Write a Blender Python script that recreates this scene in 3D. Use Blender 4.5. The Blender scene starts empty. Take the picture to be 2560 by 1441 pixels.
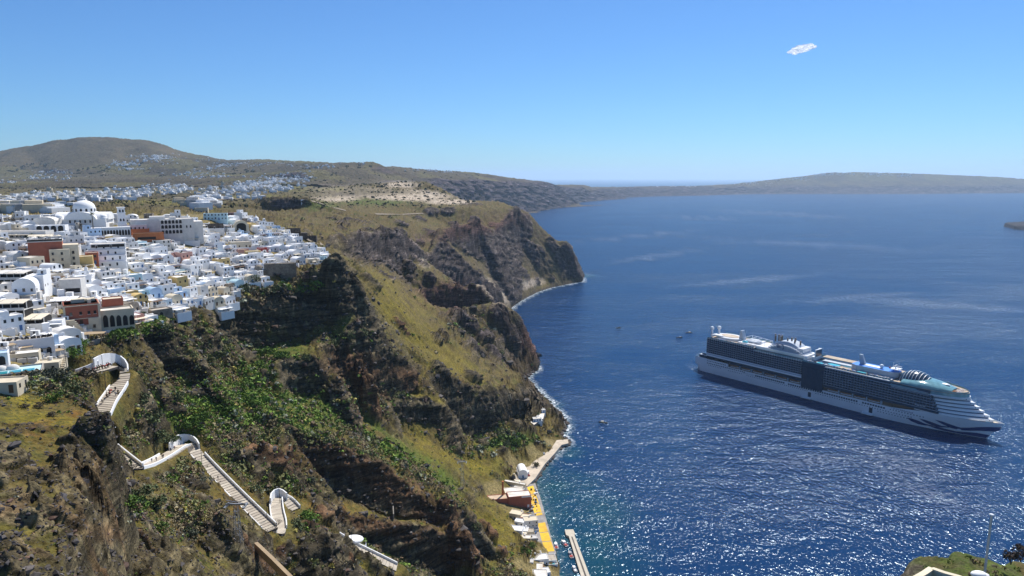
import bpy, bmesh, math, random, time
import numpy as np
from mathutils import Vector, Matrix
from mathutils.geometry import delaunay_2d_cdt
T0 = time.time()
R = math.radians
scn = bpy.context.scene
col = scn.collection
# ------------------------------------------------------------------ camera
CAM_H = 250.0
PITCH = R(9.2)
FPX = 1707.0                     # focal length in pixels of the 2560 px wide frame
SP, CP = math.sin(PITCH), math.cos(PITCH)
cam_d = bpy.data.cameras.new('camera')
cam_d.sensor_width = 36.0
cam_d.lens = 36.0 * FPX / 2560.0
cam_d.clip_start = 1.0
cam_d.clip_end = 200000.0
cam = bpy.data.objects.new('camera', cam_d)
col.objects.link(cam)
cam.location = (0, 0, CAM_H)
cam.rotation_euler = (R(90) - PITCH, 0, 0)
scn.camera = cam
# ------------------------------------------------------------------ sky and sun
SUN_AZ, SUN_EL = R(27), R(54)    # azimuth clockwise from +Y
world = bpy.data.worlds.new('World')
scn.world = world
world.use_nodes = True
wn = world.node_tree
wn.nodes.clear()
sky = wn.nodes.new('ShaderNodeTexSky')
sky.sky_type = 'NISHITA'
sky.sun_disc = False
sky.sun_elevation = SUN_EL
sky.sun_rotation = SUN_AZ
sky.altitude = 100
sky.air_density = 1.0
sky.dust_density = 0.1
sky.ozone_density = 1.5
bg = wn.nodes.new('ShaderNodeBackground')
bg.inputs['Strength'].default_value = 0.07
wo = wn.nodes.new('ShaderNodeOutputWorld')
tint = wn.nodes.new('ShaderNodeVectorMath'); tint.operation = 'MULTIPLY'
tint.inputs[1].default_value = (0.52, 0.90, 1.38)
wn.links.new(sky.outputs[0], tint.inputs[0])
wn.links.new(tint.outputs[0], bg.inputs[0])
wn.links.new(bg.outputs[0], wo.inputs[0])
sun_d = bpy.data.lights.new('sun', 'SUN')
sun_d.energy = 5.0
sun_d.angle = R(0.53)
sun_d.color = (1.0, 0.95, 0.87)
sun = bpy.data.objects.new('sun', sun_d)
col.objects.link(sun)
sdir = Vector((math.cos(SUN_EL) * math.sin(SUN_AZ), math.cos(SUN_EL) * math.cos(SUN_AZ), math.sin(SUN_EL)))
sun.rotation_euler = sdir.to_track_quat('Z', 'Y').to_euler()
sun.location = (0, 0, 600)
scn.view_settings.view_transform = 'Standard'
scn.view_settings.look = 'None'
scn.view_settings.exposure = 0.3
scn.view_settings.gamma = 1.0
scn.view_settings.use_curve_mapping = False
scn.render.engine = 'CYCLES'
scn.cycles.use_denoising = True
scn.cycles.max_bounces = 6
scn.cycles.volume_bounces = 2
scn.cycles.sample_clamp_indirect = 6.0

# ------------------------------------------------------------------ helpers
def tag(o, label=None, cat=None, group=None, kind=None):
    if label: o['label'] = label
    if cat: o['category'] = cat
    if group: o['group'] = group
    if kind: o['kind'] = kind
    return o

def drop(py):
    """how much a sight line through picture row py falls per metre of forward distance"""
    b = (720.0 - py) / FPX
    return (SP - b * CP) / (CP + b * SP)

def lat(px, py):
    b = (720.0 - py) / FPX
    return ((px - 1280.0) / FPX) / (CP + b * SP)

def P(px, py, Y):                # a place seen at (px, py) that lies Y metres ahead
    return (lat(px, py) * Y, Y, CAM_H - drop(py) * Y)

def PZ(px, py, z=0.0):           # the same, for a known height above the sea
    Y = (CAM_H - z) / drop(py)
    return (lat(px, py) * Y, Y, z)

def proj(X, Y, Z):
    """world -> picture pixels (numpy friendly); only used to lay things out while building"""
    d = Z - CAM_H
    f = Y * CP - d * SP
    up = Y * SP + d * CP
    return 1280.0 + FPX * X / f, 720.0 - FPX * up / f

rng = np.random.default_rng(7)
_perm = rng.permutation(4096).astype(np.int64)
_g = rng.normal(size=(4096, 3)); _g /= np.linalg.norm(_g, axis=1)[:, None]
_g = _g.astype(np.float32)

def noise3(x, y, z):
    """gradient noise, about -1..1"""
    x = np.asarray(x, np.float32); y = np.asarray(y, np.float32); z = np.asarray(z, np.float32)
    x, y, z = np.broadcast_arrays(x, y, z)
    xi = np.floor(x); yi = np.floor(y); zi = np.floor(z)
    xf = x - xi; yf = y - yi; zf = z - zi
    xi = xi.astype(np.int64) & 4095; yi = yi.astype(np.int64) & 4095; zi = zi.astype(np.int64) & 4095
    def fade(t): return t * t * t * (t * (t * 6 - 15) + 10)
    u, v, w = fade(xf), fade(yf), fade(zf)
    p0 = _perm[xi]; p1 = _perm[(xi + 1) & 4095]
    a = _perm[(p0 + yi) & 4095]; b = _perm[(p0 + yi + 1) & 4095]
    c = _perm[(p1 + yi) & 4095]; d = _perm[(p1 + yi + 1) & 4095]
    z1 = zi + 1
    def gr(h, zz, dx, dy, dz):
        g = _g[_perm[(h + zz) & 4095]]
        return g[..., 0] * dx + g[..., 1] * dy + g[..., 2] * dz
    n000 = gr(a, zi, xf, yf, zf); n001 = gr(a, z1, xf, yf, zf - 1)
    n010 = gr(b, zi, xf, yf - 1, zf); n011 = gr(b, z1, xf, yf - 1, zf - 1)
    n100 = gr(c, zi, xf - 1, yf, zf); n101 = gr(c, z1, xf - 1, yf, zf - 1)
    n110 = gr(d, zi, xf - 1, yf - 1, zf); n111 = gr(d, z1, xf - 1, yf - 1, zf - 1)
    l0 = (n000 + w * (n001 - n000)) + v * ((n010 + w * (n011 - n010)) - (n000 + w * (n001 - n000)))
    l1 = (n100 + w * (n101 - n100)) + v * ((n110 + w * (n111 - n110)) - (n100 + w * (n101 - n100)))
    return (l0 + u * (l1 - l0)) * 1.6

def fbm(x, y, z, s, o=4, ridged=False, gain=0.5):
    r = 0; a = 1.0; t = 0
    for i in range(o):
        n = noise3(x / s + 17.3 * i, y / s + 5.1 * i, z / s + 9.7 * i)
        if ridged: n = 1 - 2 * np.abs(n)
        r = r + a * n; t += a; a *= gain; s *= 0.49
    return r / t

def sstep(a, b, x):
    t = np.clip((x - a) / (b - a), 0, 1)
    return t * t * (3 - 2 * t)

# ------------------------------------------------------------------ materials
class NT:
    def __init__(s, name):
        s.m = bpy.data.materials.new(name); s.m.use_nodes = True
        s.t = s.m.node_tree; s.t.nodes.clear()
        s.out = s.t.nodes.new('ShaderNodeOutputMaterial')
    def n(s, typ, **kw):
        nd = s.t.nodes.new(typ)
        for k, v in kw.items():
            if k in nd.inputs: nd.inputs[k].default_value = v
            else: setattr(nd, k, v)
        return nd
    def l(s, a, b): s.t.links.new(a, b)

def mat(name, rgb, rough=0.8, var=0.12, scale=0.8, bump=0.0, bscale=3.0, metal=0.0, spec=0.3, var_rgb=None, coord='Object', alpha_glass=False, stretch=(1, 1, 1)):
    """a plain procedural surface: base colour broken up by two noises, optional fine bump"""
    k = NT(name)
    b = k.n('ShaderNodeBsdfPrincipled')
    b.inputs['Roughness'].default_value = rough
    b.inputs['Metallic'].default_value = metal
    b.inputs['Specular IOR Level'].default_value = spec
    tc = k.n('ShaderNodeTexCoord')
    geo = k.n('ShaderNodeObjectInfo')
    mp = k.n('ShaderNodeMapping'); mp.inputs['Scale'].default_value = stretch
    k.l(tc.outputs[coord], mp.inputs[0])
    add = k.n('ShaderNodeVectorMath', operation='ADD')
    k.l(mp.outputs[0], add.inputs[0]); k.l(geo.outputs['Location'], add.inputs[1])
    n1 = k.n('ShaderNodeTexNoise'); n1.inputs['Scale'].default_value = scale; n1.inputs['Detail'].default_value = 6; n1.inputs['Roughness'].default_value = 0.62
    k.l(add.outputs[0], n1.inputs['Vector'])
    ramp = k.n('ShaderNodeMapRange'); ramp.inputs['From Min'].default_value = 0.3; ramp.inputs['From Max'].default_value = 0.7
    ramp.inputs['To Min'].default_value = 1 - var; ramp.inputs['To Max'].default_value = 1 + var
    k.l(n1.outputs['Fac'], ramp.inputs['Value'])
    rnd = k.n('ShaderNodeMapRange'); rnd.inputs['To Min'].default_value = 1 - var * 0.5; rnd.inputs['To Max'].default_value = 1 + var * 0.5
    k.l(geo.outputs['Random'], rnd.inputs['Value'])
    mul = k.n('ShaderNodeMath', operation='MULTIPLY'); k.l(ramp.outputs[0], mul.inputs[0]); k.l(rnd.outputs[0], mul.inputs[1])
    if var_rgb:
        mx = k.n('ShaderNodeMix', data_type='RGBA'); mx.inputs['A'].default_value = (*rgb, 1); mx.inputs['B'].default_value = (*var_rgb, 1)
        n2 = k.n('ShaderNodeTexNoise'); n2.inputs['Scale'].default_value = scale * 0.35; n2.inputs['Detail'].default_value = 5
        k.l(add.outputs[0], n2.inputs['Vector'])
        r2 = k.n('ShaderNodeMapRange'); r2.inputs['From Min'].default_value = 0.42; r2.inputs['From Max'].default_value = 0.62
        k.l(n2.outputs['Fac'], r2.inputs['Value']); k.l(r2.outputs[0], mx.inputs['Factor'])
        csrc = mx.outputs['Result']
    else:
        c = k.n('ShaderNodeRGB'); c.outputs[0].default_value = (*rgb, 1); csrc = c.outputs[0]
    vm = k.n('ShaderNodeVectorMath', operation='SCALE'); k.l(csrc, vm.inputs[0]); k.l(mul.outputs[0], vm.inputs['Scale'])
    k.l(vm.outputs[0], b.inputs['Base Color'])
    if bump:
        nb = k.n('ShaderNodeTexNoise'); nb.inputs['Scale'].default_value = bscale; nb.inputs['Detail'].default_value = 5
        k.l(add.outputs[0], nb.inputs['Vector'])
        bp = k.n('ShaderNodeBump'); bp.inputs['Strength'].default_value = 1; bp.inputs['Distance'].default_value = bump
        k.l(nb.outputs['Fac'], bp.inputs['Height']); k.l(bp.outputs[0], b.inputs['Normal'])
    k.l(b.outputs[0], k.out.inputs[0])
    return k.m

def new_obj(name, me, parent=None):
    o = bpy.data.objects.new(name, me); col.objects.link(o)
    if parent is not None: o.parent = parent
    return o

def np_mesh(name, verts, faces, mats=(), smooth=False, cols=None, mi=None):
    """fast mesh from numpy: faces (n,3) or (n,4)"""
    me = bpy.data.meshes.new(name)
    verts = np.asarray(verts, np.float32); faces = np.asarray(faces, np.int32)
    n, kk = faces.shape
    me.vertices.add(len(verts)); me.vertices.foreach_set('co', verts.ravel())
    me.loops.add(n * kk); me.loops.foreach_set('vertex_index', faces.ravel())
    me.polygons.add(n)
    me.polygons.foreach_set('loop_start', np.arange(0, n * kk, kk, dtype=np.int32))
    me.polygons.foreach_set('loop_total', np.full(n, kk, np.int32))
    if mi is not None: me.polygons.foreach_set('material_index', np.asarray(mi, np.int32))
    me.update(calc_edges=True)
    me.polygons.foreach_set('use_smooth', np.full(n, smooth))
    if cols is not None:
        for nm, arr in cols.items():
            if arr.ndim == 2:
                at = me.color_attributes.new(nm, 'FLOAT_COLOR', 'POINT')
                c4 = np.ones((len(verts), 4), np.float32); c4[:, :3] = arr
                at.data.foreach_set('color', c4.ravel())
            else:
                at = me.attributes.new(nm, 'FLOAT', 'POINT'); at.data.foreach_set('value', arr.astype(np.float32))
    for m_ in mats: me.materials.append(m_)
    return me
# ------------------------------------------------------------------ the lie of the land
# Breaklines: (picture x, picture y, metres ahead) give a place; H gives places by direction, distance and height.
PTS = []; EDG = []
def addp(u, Y, z):
    PTS.append((u, math.log(Y), z)); return len(PTS) - 1
def line(*pts, join=True):
    prev = None
    for p in pts:
        X, Y, Z = P(*p)
        i = addp(X / Y, Y, Z)
        if join and prev is not None: EDG.append((prev, i))
        prev = i
def H(*pts, join=False):
    prev = None
    for px, Y, z in pts:
        i = addp(lat(px, 720), Y, z)
        if join and prev is not None: EDG.append((prev, i))
        prev = i
def shore(*pts):
    """coastline at sea level with the sea bed falling away to its right"""
    prev = None
    for px, py in pts:
        X, Y, Z = PZ(px, py, 0.3)
        i = addp(X / Y, Y, Z)
        addp(X / Y + 14.0 / Y, Y * 1.004, -9)
        if prev is not None: EDG.append((prev, i))
        prev = i
# near ring below the frame
H((-160, 50, 205), (200, 55, 203), (420, 80, 180), (700, 120, 150), (1000, 180, 100), (1250, 260, 40), (1420, 330, -6), (1520, 300, -8), (1600, 50, -8))
line((-160, 1441, 84), (0, 1441, 88), (150, 1441, 95), (300, 1441, 128), (400, 1441, 155), (560, 1441, 190), (700, 1441, 222), (950, 1441, 262), (1110, 1475, 330), (1250, 1441, 362), (1340, 1441, 388))
# rocky knoll at lower left
line((0, 1300, 108), (150, 1300, 112), (235, 1320, 120))
line((276, 1070, 152), (276, 1120, 149), (274, 1190, 147), (244, 1202, 141), (230, 1260, 136), (236, 1290, 131), (254, 1330, 127), (296, 1385, 138))
line((240, 1030, 168), (175, 1080, 150), (180, 1130, 143), (130, 1170, 133), (170, 1250, 125), (235, 1320, 120))
line((0, 1100, 140), (0, 1200, 122), (100, 1000, 168), join=False)
line((-160, 960, 172), (0, 962, 172), (120, 958, 178), (200, 1005, 171), (236, 1030, 168), (276, 1070, 152))
H((290, 162, 154), (290, 150, 155), (262, 152, 155), (252, 145, 156), (258, 139, 157), (310, 145, 156), join=True)
H((240, 190, 171), (285, 175, 162))
line((300, 1085, 236), (302, 1200, 192), (302, 1250, 180), (302, 1320, 168), (345, 1345, 164), (400, 1400, 165), join=False)
line((-160, 950, 195), (0, 950, 192), (100, 940, 205), (200, 952, 214), (232, 1000, 222))
line((212, 935, 226), (238, 940, 232), (246, 985, 229))
# path spur
line((150, 945, 243), (235, 927, 250), (290, 917, 262), (325, 932, 264), (302, 965, 252), (262, 1040, 231))
line((240, 1032, 226), (262, 1040, 231))
line((345, 960, 277), (312, 1060, 248), (350, 1100, 245))
line((285, 1050, 236), (318, 1000, 258), (330, 965, 268))
line((272, 1116, 226), (305, 1140, 220), (335, 1165, 215), (340, 1178, 213))
line((340, 1178, 214), (395, 1152, 240), (450, 1115, 272), (490, 1130, 272), (675, 1320, 237))
line((400, 1190, 232), (470, 1160, 250), (640, 1330, 224))
line((690, 1245, 274), (735, 1272, 272))
line((712, 1332, 241), (690, 1245, 273))
line((845, 1340, 268), (990, 1415, 270), (1060, 1432, 285))
line((560, 1150, 275), (700, 1180, 290), (640, 1110, 300), (600, 1000, 335), (450, 1000, 292), (700, 1060, 315), (780, 1230, 288), join=False)
line((450, 1280, 200), (560, 1300, 208), (560, 1380, 200), (760, 1400, 232), (640, 1380, 215), (850, 1400, 246), join=False)
line((330, 1290, 182), (400, 1260, 198), (400, 1340, 180), join=False)
# rock crest over the terrace wall, dark broken cliff under the pool
line((330, 805, 300), (395, 815, 312), (440, 832, 318), (452, 845, 322))
line((345, 905, 301), (365, 945, 303), (400, 955, 306), (452, 938, 314))
line((456, 880, 348), (520, 900, 362), (470, 850, 350), (560, 870, 375))
line((440, 795, 340), (500, 795, 362), (535, 830, 372))
line((440, 845, 338), (480, 868, 358), (535, 868, 369))
# edge of town along the cliff
line((0, 900, 226), (100, 905, 238), (170, 900, 250), (250, 850, 283), (330, 830, 302), (420, 785, 345), (500, 768, 388), (580, 745, 425), (700, 690, 470), (820, 660, 510))
line((-160, 780, 270), (0, 780, 270), (100, 780, 285), (230, 760, 322), (330, 760, 345), (480, 720, 412), (600, 700, 448), (690, 660, 490))
line((-160, 700, 315), (100, 700, 325), (250, 680, 368), (400, 660, 432), (550, 650, 482), (720, 620, 550))
line((-160, 620, 380), (0, 620, 382), (200, 620, 400), (400, 610, 470), (550, 600, 530), (720, 600, 582), (790, 618, 560))
line((-160, 560, 430), (0, 570, 435), (200, 565, 470), (300, 562, 482), (450, 558, 520), (560, 545, 575), (660, 560, 605))
# big dark bowl under the town
line((520, 778, 398), (590, 772, 425), (640, 760, 436), (700, 722, 452), (760, 735, 462), (850, 692, 478), (880, 705, 486), (905, 745, 490))
line((535, 840, 391), (580, 852, 418), (640, 872, 428), (720, 860, 445), (800, 815, 462), (872, 788, 477), (905, 775, 489))
line((760, 665, 486), (850, 665, 505), (870, 690, 500))
H((890, 540, 160), (915, 545, 152))
# long green slope
line((880, 650, 650), (920, 680, 640), (1019, 729, 760), (1091, 770, 762), (1126, 807, 760), (1169, 839, 745), (1185, 885, 742), (1247, 912, 762), (1300, 939, 792))
line((885, 795, 478), (913, 845, 478), (947, 868, 497), (976, 886, 508), (1029, 926, 530), (1091, 939, 560), (1138, 948, 576), (1185, 979, 590), (1232, 973, 612), (1288, 979, 642), (1307, 957, 692), (1312, 940, 780))
line((920, 760, 540), (960, 740, 620), (1000, 850, 580), (1100, 880, 640), (1200, 930, 680), join=False)
line((820, 862, 446), (860, 828, 460), (885, 795, 478))
line((800, 872, 430), (835, 878, 452), (947, 868, 497))
line((806, 925, 430), (850, 940, 448), (950, 1002, 488), (1029, 987, 525))
line((1050, 950, 540), (1029, 987, 524))
line((1000, 1000, 500), (1055, 988, 520), (1110, 1020, 530), (1130, 1040, 540))
line((1000, 1045, 496), (1060, 1062, 512), (1120, 1075, 524), (1150, 1085, 540))
line((1100, 1000, 556), (1160, 1102, 565), (1190, 1085, 580), (1250, 1062, 602), (1290, 1040, 634))
line((1310, 1000, 668), (1298, 1030, 640), (1340, 1040, 655), (1345, 1060, 640), join=False)
line((1312, 958, 720), (1340, 984, 742), (1372, 1012, 705))
# valley of scrub
line((620, 930, 386), (560, 900, 378), (650, 885, 422), (800, 872, 426), (700, 1000, 362), (800, 1000, 400), (800, 1050, 372), (900, 1050, 432), (900, 1100, 402), join=False)
line((690, 905, 386), (720, 893, 396), (790, 892, 410), (832, 925, 412), (845, 950, 414))
line((705, 962, 386), (720, 988, 390), (765, 988, 402), (815, 962, 410), (840, 955, 416))
line((960, 1010, 472), (1000, 1080, 486), (1100, 1110, 506), (1000, 1150, 402), (1000, 1100, 452), (1100, 1200, 442), join=False)
# red-brown ridge
line((695, 1050, 328), (760, 1090, 336), (850, 1120, 346), (940, 1150, 360), (1000, 1200, 370), (1070, 1255, 376), (1130, 1285, 380), (1172, 1280, 392))
line((690, 1110, 322), (720, 1160, 324), (770, 1200, 331), (850, 1245, 339), (950, 1290, 353), (1050, 1308, 370), (1120, 1335, 374), (1160, 1345, 384))
line((780, 1272, 298), (870, 1290, 316), (980, 1305, 334), (1060, 1312, 350), (1130, 1345, 362), (1165, 1375, 370), (1160, 1430, 366))
line((785, 1310, 293), (870, 1345, 311), (950, 1395, 323), (1020, 1425, 334), (1100, 1441, 352))
line((1176, 1290, 425), (1190, 1400, 384), (1200, 1300, 430), (1250, 1300, 440), (1300, 1350, 424), (1350, 1400, 408), (1250, 1400, 392), (1200, 1350, 405), join=False)
line((1215, 1242, 486), (1200, 1200, 502), (1150, 1150, 517), (1250, 1150, 548), (1290, 1190, 545), (1300, 1140, 572), (1320, 1215, 532), (1250, 1100, 582), (1310, 1250, 500), (1320, 1330, 452), (1360, 1420, 402), join=False)
# port terrace and shore
shore((1400, 1460), (1392, 1400), (1386, 1380), (1362, 1300), (1338, 1210), (1340, 1185), (1372, 1150), (1395, 1120), (1420, 1108), (1400, 1085), (1415, 1064), (1400, 1040), (1378, 1012), (1352, 990), (1325, 960), (1310, 945), (1330, 928))
# dark headland
line((1150, 772, 880), (1200, 760, 900), (1260, 757, 908), (1292, 782, 902), (1310, 832, 892), (1331, 890, 880), (1333, 920, 866))
line((1130, 790, 862), (1150, 832, 842), (1200, 882, 802), (1247, 908, 786), (1302, 935, 822))
line((1220, 800, 880), (1270, 840, 868), (1240, 850, 850), join=False)
H((1150, 960, 40), (1210, 985, 12), (1260, 970, -2), (1310, 940, -9), (1350, 900, -9))
# pale round cliff
line((1040, 730, 880), (1130, 712, 922), (1200, 700, 950), (1218, 730, 936), (1226, 760, 922))
line((1060, 762, 880), (1120, 802, 906), (1150, 795, 918), (1205, 765, 936), (1224, 765, 928))
H((1126, 812, 72))
line((1130, 705, 965), (1000, 690, 902), (950, 660, 822), join=False)
# second headland, rim and faces
line((820, 600, 682), (900, 590, 782), (1000, 575, 950), (1100, 558, 1150), (1200, 540, 1350), (1290, 525, 1600), (1320, 531, 1690), (1345, 560, 1680), (1385, 595, 1670), (1420, 600, 1650), (1428, 640, 1645), (1446, 690, 1640))
line((830, 625, 668), (900, 620, 768), (1000, 605, 935), (1100, 590, 1135), (1200, 572, 1335), (1280, 560, 1570), (1330, 575, 1650))
line((850, 640, 672), (900, 650, 752), (1000, 650, 925), (1060, 640, 1050), (1100, 610, 1170), (1200, 605, 1370), (1300, 610, 1590), (1390, 640, 1630))
line((1010, 645, 1040), (1100, 690, 1085), (1200, 690, 1185), (1200, 650, 1320), (1300, 650, 1530), (1250, 737, 1235), (1350, 700, 1560), (1390, 680, 1600), (1430, 695, 1638), join=False)
shore((1230, 800), (1262, 785), (1280, 766), (1300, 752), (1340, 731), (1380, 718), (1410, 712), (1447, 705))
H((1462, 1700, -9), (1440, 1900, -9), (1345, 2300, -9), (1300, 2000, 90), (1250, 2300, 60), (1200, 2600, 5), (1250, 3300, -9), (1480, 1500, -9))
# plateau, quarry hill, plain
line((700, 560, 722), (800, 560, 760), (900, 560, 900), (830, 520, 1080), (900, 520, 1250), (1000, 540, 1220), (1100, 520, 1480), (1250, 503, 1660), (1180, 520, 1480), join=False)
line((655, 512, 1048), (668, 494, 1052), (720, 488, 1062), (765, 492, 1056), (780, 505, 1050))
line((664, 528, 1042), (700, 541, 1048), (740, 536, 1052), (772, 518, 1046))
line((780, 500, 1250), (900, 505, 1380), (1000, 508, 1480), (1120, 500, 1680), join=False)
line((790, 478, 1600), (900, 468, 1700), (1000, 454, 1830), (1060, 452, 1850), (1100, 468, 1840), (1125, 485, 1830))
line((1135, 500, 1790), (1105, 497, 1770), (1040, 478, 1780))
H((1150, 2100, 190), (1000, 2300, 190), (900, 2300, 200), (1200, 2000, 150), (760, 2200, 205))
line((-160, 520, 700), (200, 520, 720), (430, 520, 760), (600, 520, 800), join=False)
line((-160, 500, 1100), (0, 500, 1100), (400, 500, 1000), (600, 495, 1300), join=False)
line((-160, 470, 2500), (0, 470, 2500), (400, 470, 2400), (620, 478, 2000), (760, 455, 2700), join=False)
NEAR_END = 2400.0
# far country
line((-160, 444, 4300), (0, 448, 4200), (130, 440, 4300), (260, 410, 4500), (330, 395, 4600), (400, 392, 4650), (470, 398, 4700), (560, 408, 4600))
H((0, 4700, 240), (150, 4900, 260), (330, 5000, 300), (480, 5000, 330))
line((-160, 400, 6100), (0, 378, 6000), (50, 368, 5900), (130, 351, 5800), (180, 350, 5800), (240, 339, 5700), (275, 340, 5700), (330, 348, 5750), (370, 350, 5800), (400, 358, 5800), (470, 384, 5700), (540, 396, 5600), (600, 402, 5500))
line((600, 402, 5400), (650, 402, 5000), (700, 404, 4700), (760, 406, 4300), (830, 412, 4000), (880, 409, 3800), (925, 408, 3700), (960, 418, 3900), (1030, 426, 4200), (1100, 428, 4400), (1160, 434, 4700), (1210, 434, 4900), (1270, 444, 5400), (1340, 449, 6000), (1372, 455, 6600))
line((1372, 455, 6600), (1378, 460, 7000), (1460, 461, 7900), (1470, 466, 8400), (1600, 466, 9900), (1750, 465, 10600), (1810, 461, 10900), (1900, 452, 11500), (2000, 440, 11800), (2085, 428, 12000), (2150, 429, 12050), (2250, 432, 12100), (2330, 434, 12200), (2420, 438, 12300), (2490, 440, 12400), (2560, 446, 12500), (2700, 450, 12700))
H((-160, 7500, 200), (0, 8000, 150), (300, 8000, 150), (600, 8000, 100), (900, 7000, 60), (1100, 7500, 20), (1250, 8000, -12), (1400, 9500, -12), (1600, 12000, -12), (1800, 12700, -12), (2000, 13600, -12), (2300, 13900, -12), (2700, 14200, -12), (1300, 14500, -12), (-160, 14500, -12), (2700, 14500, -12))
line((600, 440, 3600), (500, 430, 4100), (760, 430, 3300), (700, 450, 2600), (850, 440, 3000), (800, 455, 2600), join=False)
# far caldera wall: brink, ledge, foot
line((820, 425, 3350), (900, 424, 3450), (960, 436, 3550), (1060, 446, 3850), (1180, 452, 4250), (1280, 462, 4900), (1360, 466, 5800))
line((800, 462, 3050), (900, 465, 3150), (980, 470, 3200), (1080, 478, 3500), (1180, 490, 4000), (1300, 500, 4900), (1400, 500, 5900), (1440, 500, 6100))
def farshore(*pts):
    prev = None
    for px, py in pts:
        X, Y, Z = PZ(px, py, 2)
        i = addp(X / Y, Y, Z)
        addp(X / Y, Y * 0.955, -14)
        if prev is not None: EDG.append((prev, i))
        prev = i
farshore((1180, 552), (1250, 541), (1320, 531), (1375, 521), (1410, 517), (1441, 514), (1444, 505), (1500, 500), (1548, 497), (1560, 493), (1640, 490), (1760, 488), (1850, 485), (1960, 484), (2150, 484), (2300, 484), (2420, 483), (2560, 481), (2700, 480))
line((1450, 480, 7200), (1548, 482, 8450), (1640, 476, 9650), (1850, 474, 10600), (2100, 470, 11150), (2300, 470, 11150), (2560, 468, 11400), (2060, 455, 11500), (2330, 455, 11600), join=False)
H((1600, 2600, -14), (1600, 5000, -14), (2700, 5000, -14), (2700, 2000, -14), (2000, 8500, -14), (2700, 9500, -14), (1450, 4500, -14))

verts2 = [Vector((p[0] * 10, p[1] * 10)) for p in PTS]
cv, ce, cf, ov, oe, of_ = delaunay_2d_cdt(verts2, EDG, [], 0, 1e-5)
cz = np.zeros(len(cv))
pz = np.array([p[2] for p in PTS]); pxy = np.array([(p[0] * 10, p[1] * 10) for p in PTS])
for i, lst in enumerate(ov):
    if lst: cz[i] = pz[lst[0]]
    else:      # crossing of two breaklines: take the nearest given height
        d2 = ((pxy - np.array(cv[i])) ** 2).sum(1); j = np.argsort(d2)[:2]; cz[i] = pz[j].mean()
cvn = np.array([(v[0], v[1]) for v in cv]) / 10.0
TRI = []
for f in cf:
    for k in range(1, len(f) - 1): TRI.append((f[0], f[k], f[k + 1]))

def raster(us, vs):
    """height of the triangulated surface on a regular (u, ln Y) grid"""
    g = np.full((len(us), len(vs)), np.nan, np.float32)
    du = us[1] - us[0]; dv = vs[1] - vs[0]
    for a, b, c in TRI:
        p = cvn[[a, b, c]]; z = cz[[a, b, c]]
        i0 = max(0, int((p[:, 0].min() - us[0]) / du)); i1 = min(len(us) - 1, int((p[:, 0].max() - us[0]) / du) + 1)
        j0 = max(0, int((p[:, 1].min() - vs[0]) / dv)); j1 = min(len(vs) - 1, int((p[:, 1].max() - vs[0]) / dv) + 1)
        if i1 < i0 or j1 < j0: continue
        U, V = np.meshgrid(us[i0:i1 + 1], vs[j0:j1 + 1], indexing='ij')
        d = (p[1, 1] - p[2, 1]) * (p[0, 0] - p[2, 0]) + (p[2, 0] - p[1, 0]) * (p[0, 1] - p[2, 1])
        if abs(d) < 1e-14: continue
        w0 = ((p[1, 1] - p[2, 1]) * (U - p[2, 0]) + (p[2, 0] - p[1, 0]) * (V - p[2, 1])) / d
        w1 = ((p[2, 1] - p[0, 1]) * (U - p[2, 0]) + (p[0, 0] - p[2, 0]) * (V - p[2, 1])) / d
        w2 = 1 - w0 - w1
        ok = (w0 >= -1e-6) & (w1 >= -1e-6) & (w2 >= -1e-6)
        sub = g[i0:i1 + 1, j0:j1 + 1]
        sub[ok] = (w0 * z[0] + w1 * z[1] + w2 * z[2])[ok]
    g[np.isnan(g)] = -9
    return g

def blur(g, r, axis):
    k = np.exp(-0.5 * (np.arange(-3 * r, 3 * r + 1) / r) ** 2); k /= k.sum()
    pad = [(0, 0), (0, 0)]; pad[axis] = (3 * r, 3 * r)
    gp = np.pad(g, pad, mode='edge'); out = np.zeros_like(g)
    n = g.shape[axis]
    for i, w in enumerate(k):
        out += w * (gp[i:i + n] if axis == 0 else gp[:, i:i + n])
    return out

UMIN, UMAX = lat(-140, 720), lat(1520, 720)
US = np.linspace(UMIN, UMAX, 1100)
VS = np.linspace(math.log(52), math.log(NEAR_END), 2600)
GN = blur(blur(raster(US, VS), 2, 0), 2, 1)
UF = np.linspace(UMIN, lat(2700, 720), 900)
VF = np.linspace(math.log(NEAR_END * 0.98), math.log(14400), 500)
GF = blur(blur(raster(UF, VF), 3, 0), 2, 1)

def sample(G, us, vs, u, v):
    fi = np.clip((u - us[0]) / (us[1] - us[0]), 0, len(us) - 1.001); fj = np.clip((v - vs[0]) / (vs[1] - vs[0]), 0, len(vs) - 1.001)
    i = fi.astype(int); j = fj.astype(int); a = fi - i; b = fj - j
    return (G[i, j] * (1 - a) + G[i + 1, j] * a) * (1 - b) + (G[i, j + 1] * (1 - a) + G[i + 1, j + 1] * a) * b

def gz(X, Y):
    """ground height before the fine relief, anywhere in the near land"""
    X = np.asarray(X, float); Y = np.asarray(Y, float)
    return sample(GN, US, VS, X / Y, np.log(Y))

def gzf(X, Y):
    X = np.asarray(X, float); Y = np.asarray(Y, float)
    return np.where(Y < NEAR_END, sample(GN, US, VS, X / Y, np.log(np.minimum(Y, NEAR_END))), sample(GF, UF, VF, X / Y, np.log(np.maximum(Y, NEAR_END))))

def hit(px, py, y0=60.0, y1=2300.0, G=None):
    """where the sight line through (px, py) first meets the ground"""
    Ys = np.exp(np.linspace(math.log(y0), math.log(y1), 4000))
    u = lat(px, py)
    z = gzf(u * Ys, Ys) if y1 > 2300 else gz(u * Ys, Ys)
    ray = CAM_H - drop(py) * Ys
    k = np.nonzero(z >= ray)[0]
    if len(k) == 0: return None
    return (u * Ys[k[0]], Ys[k[0]], float(z[k[0]]))

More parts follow.
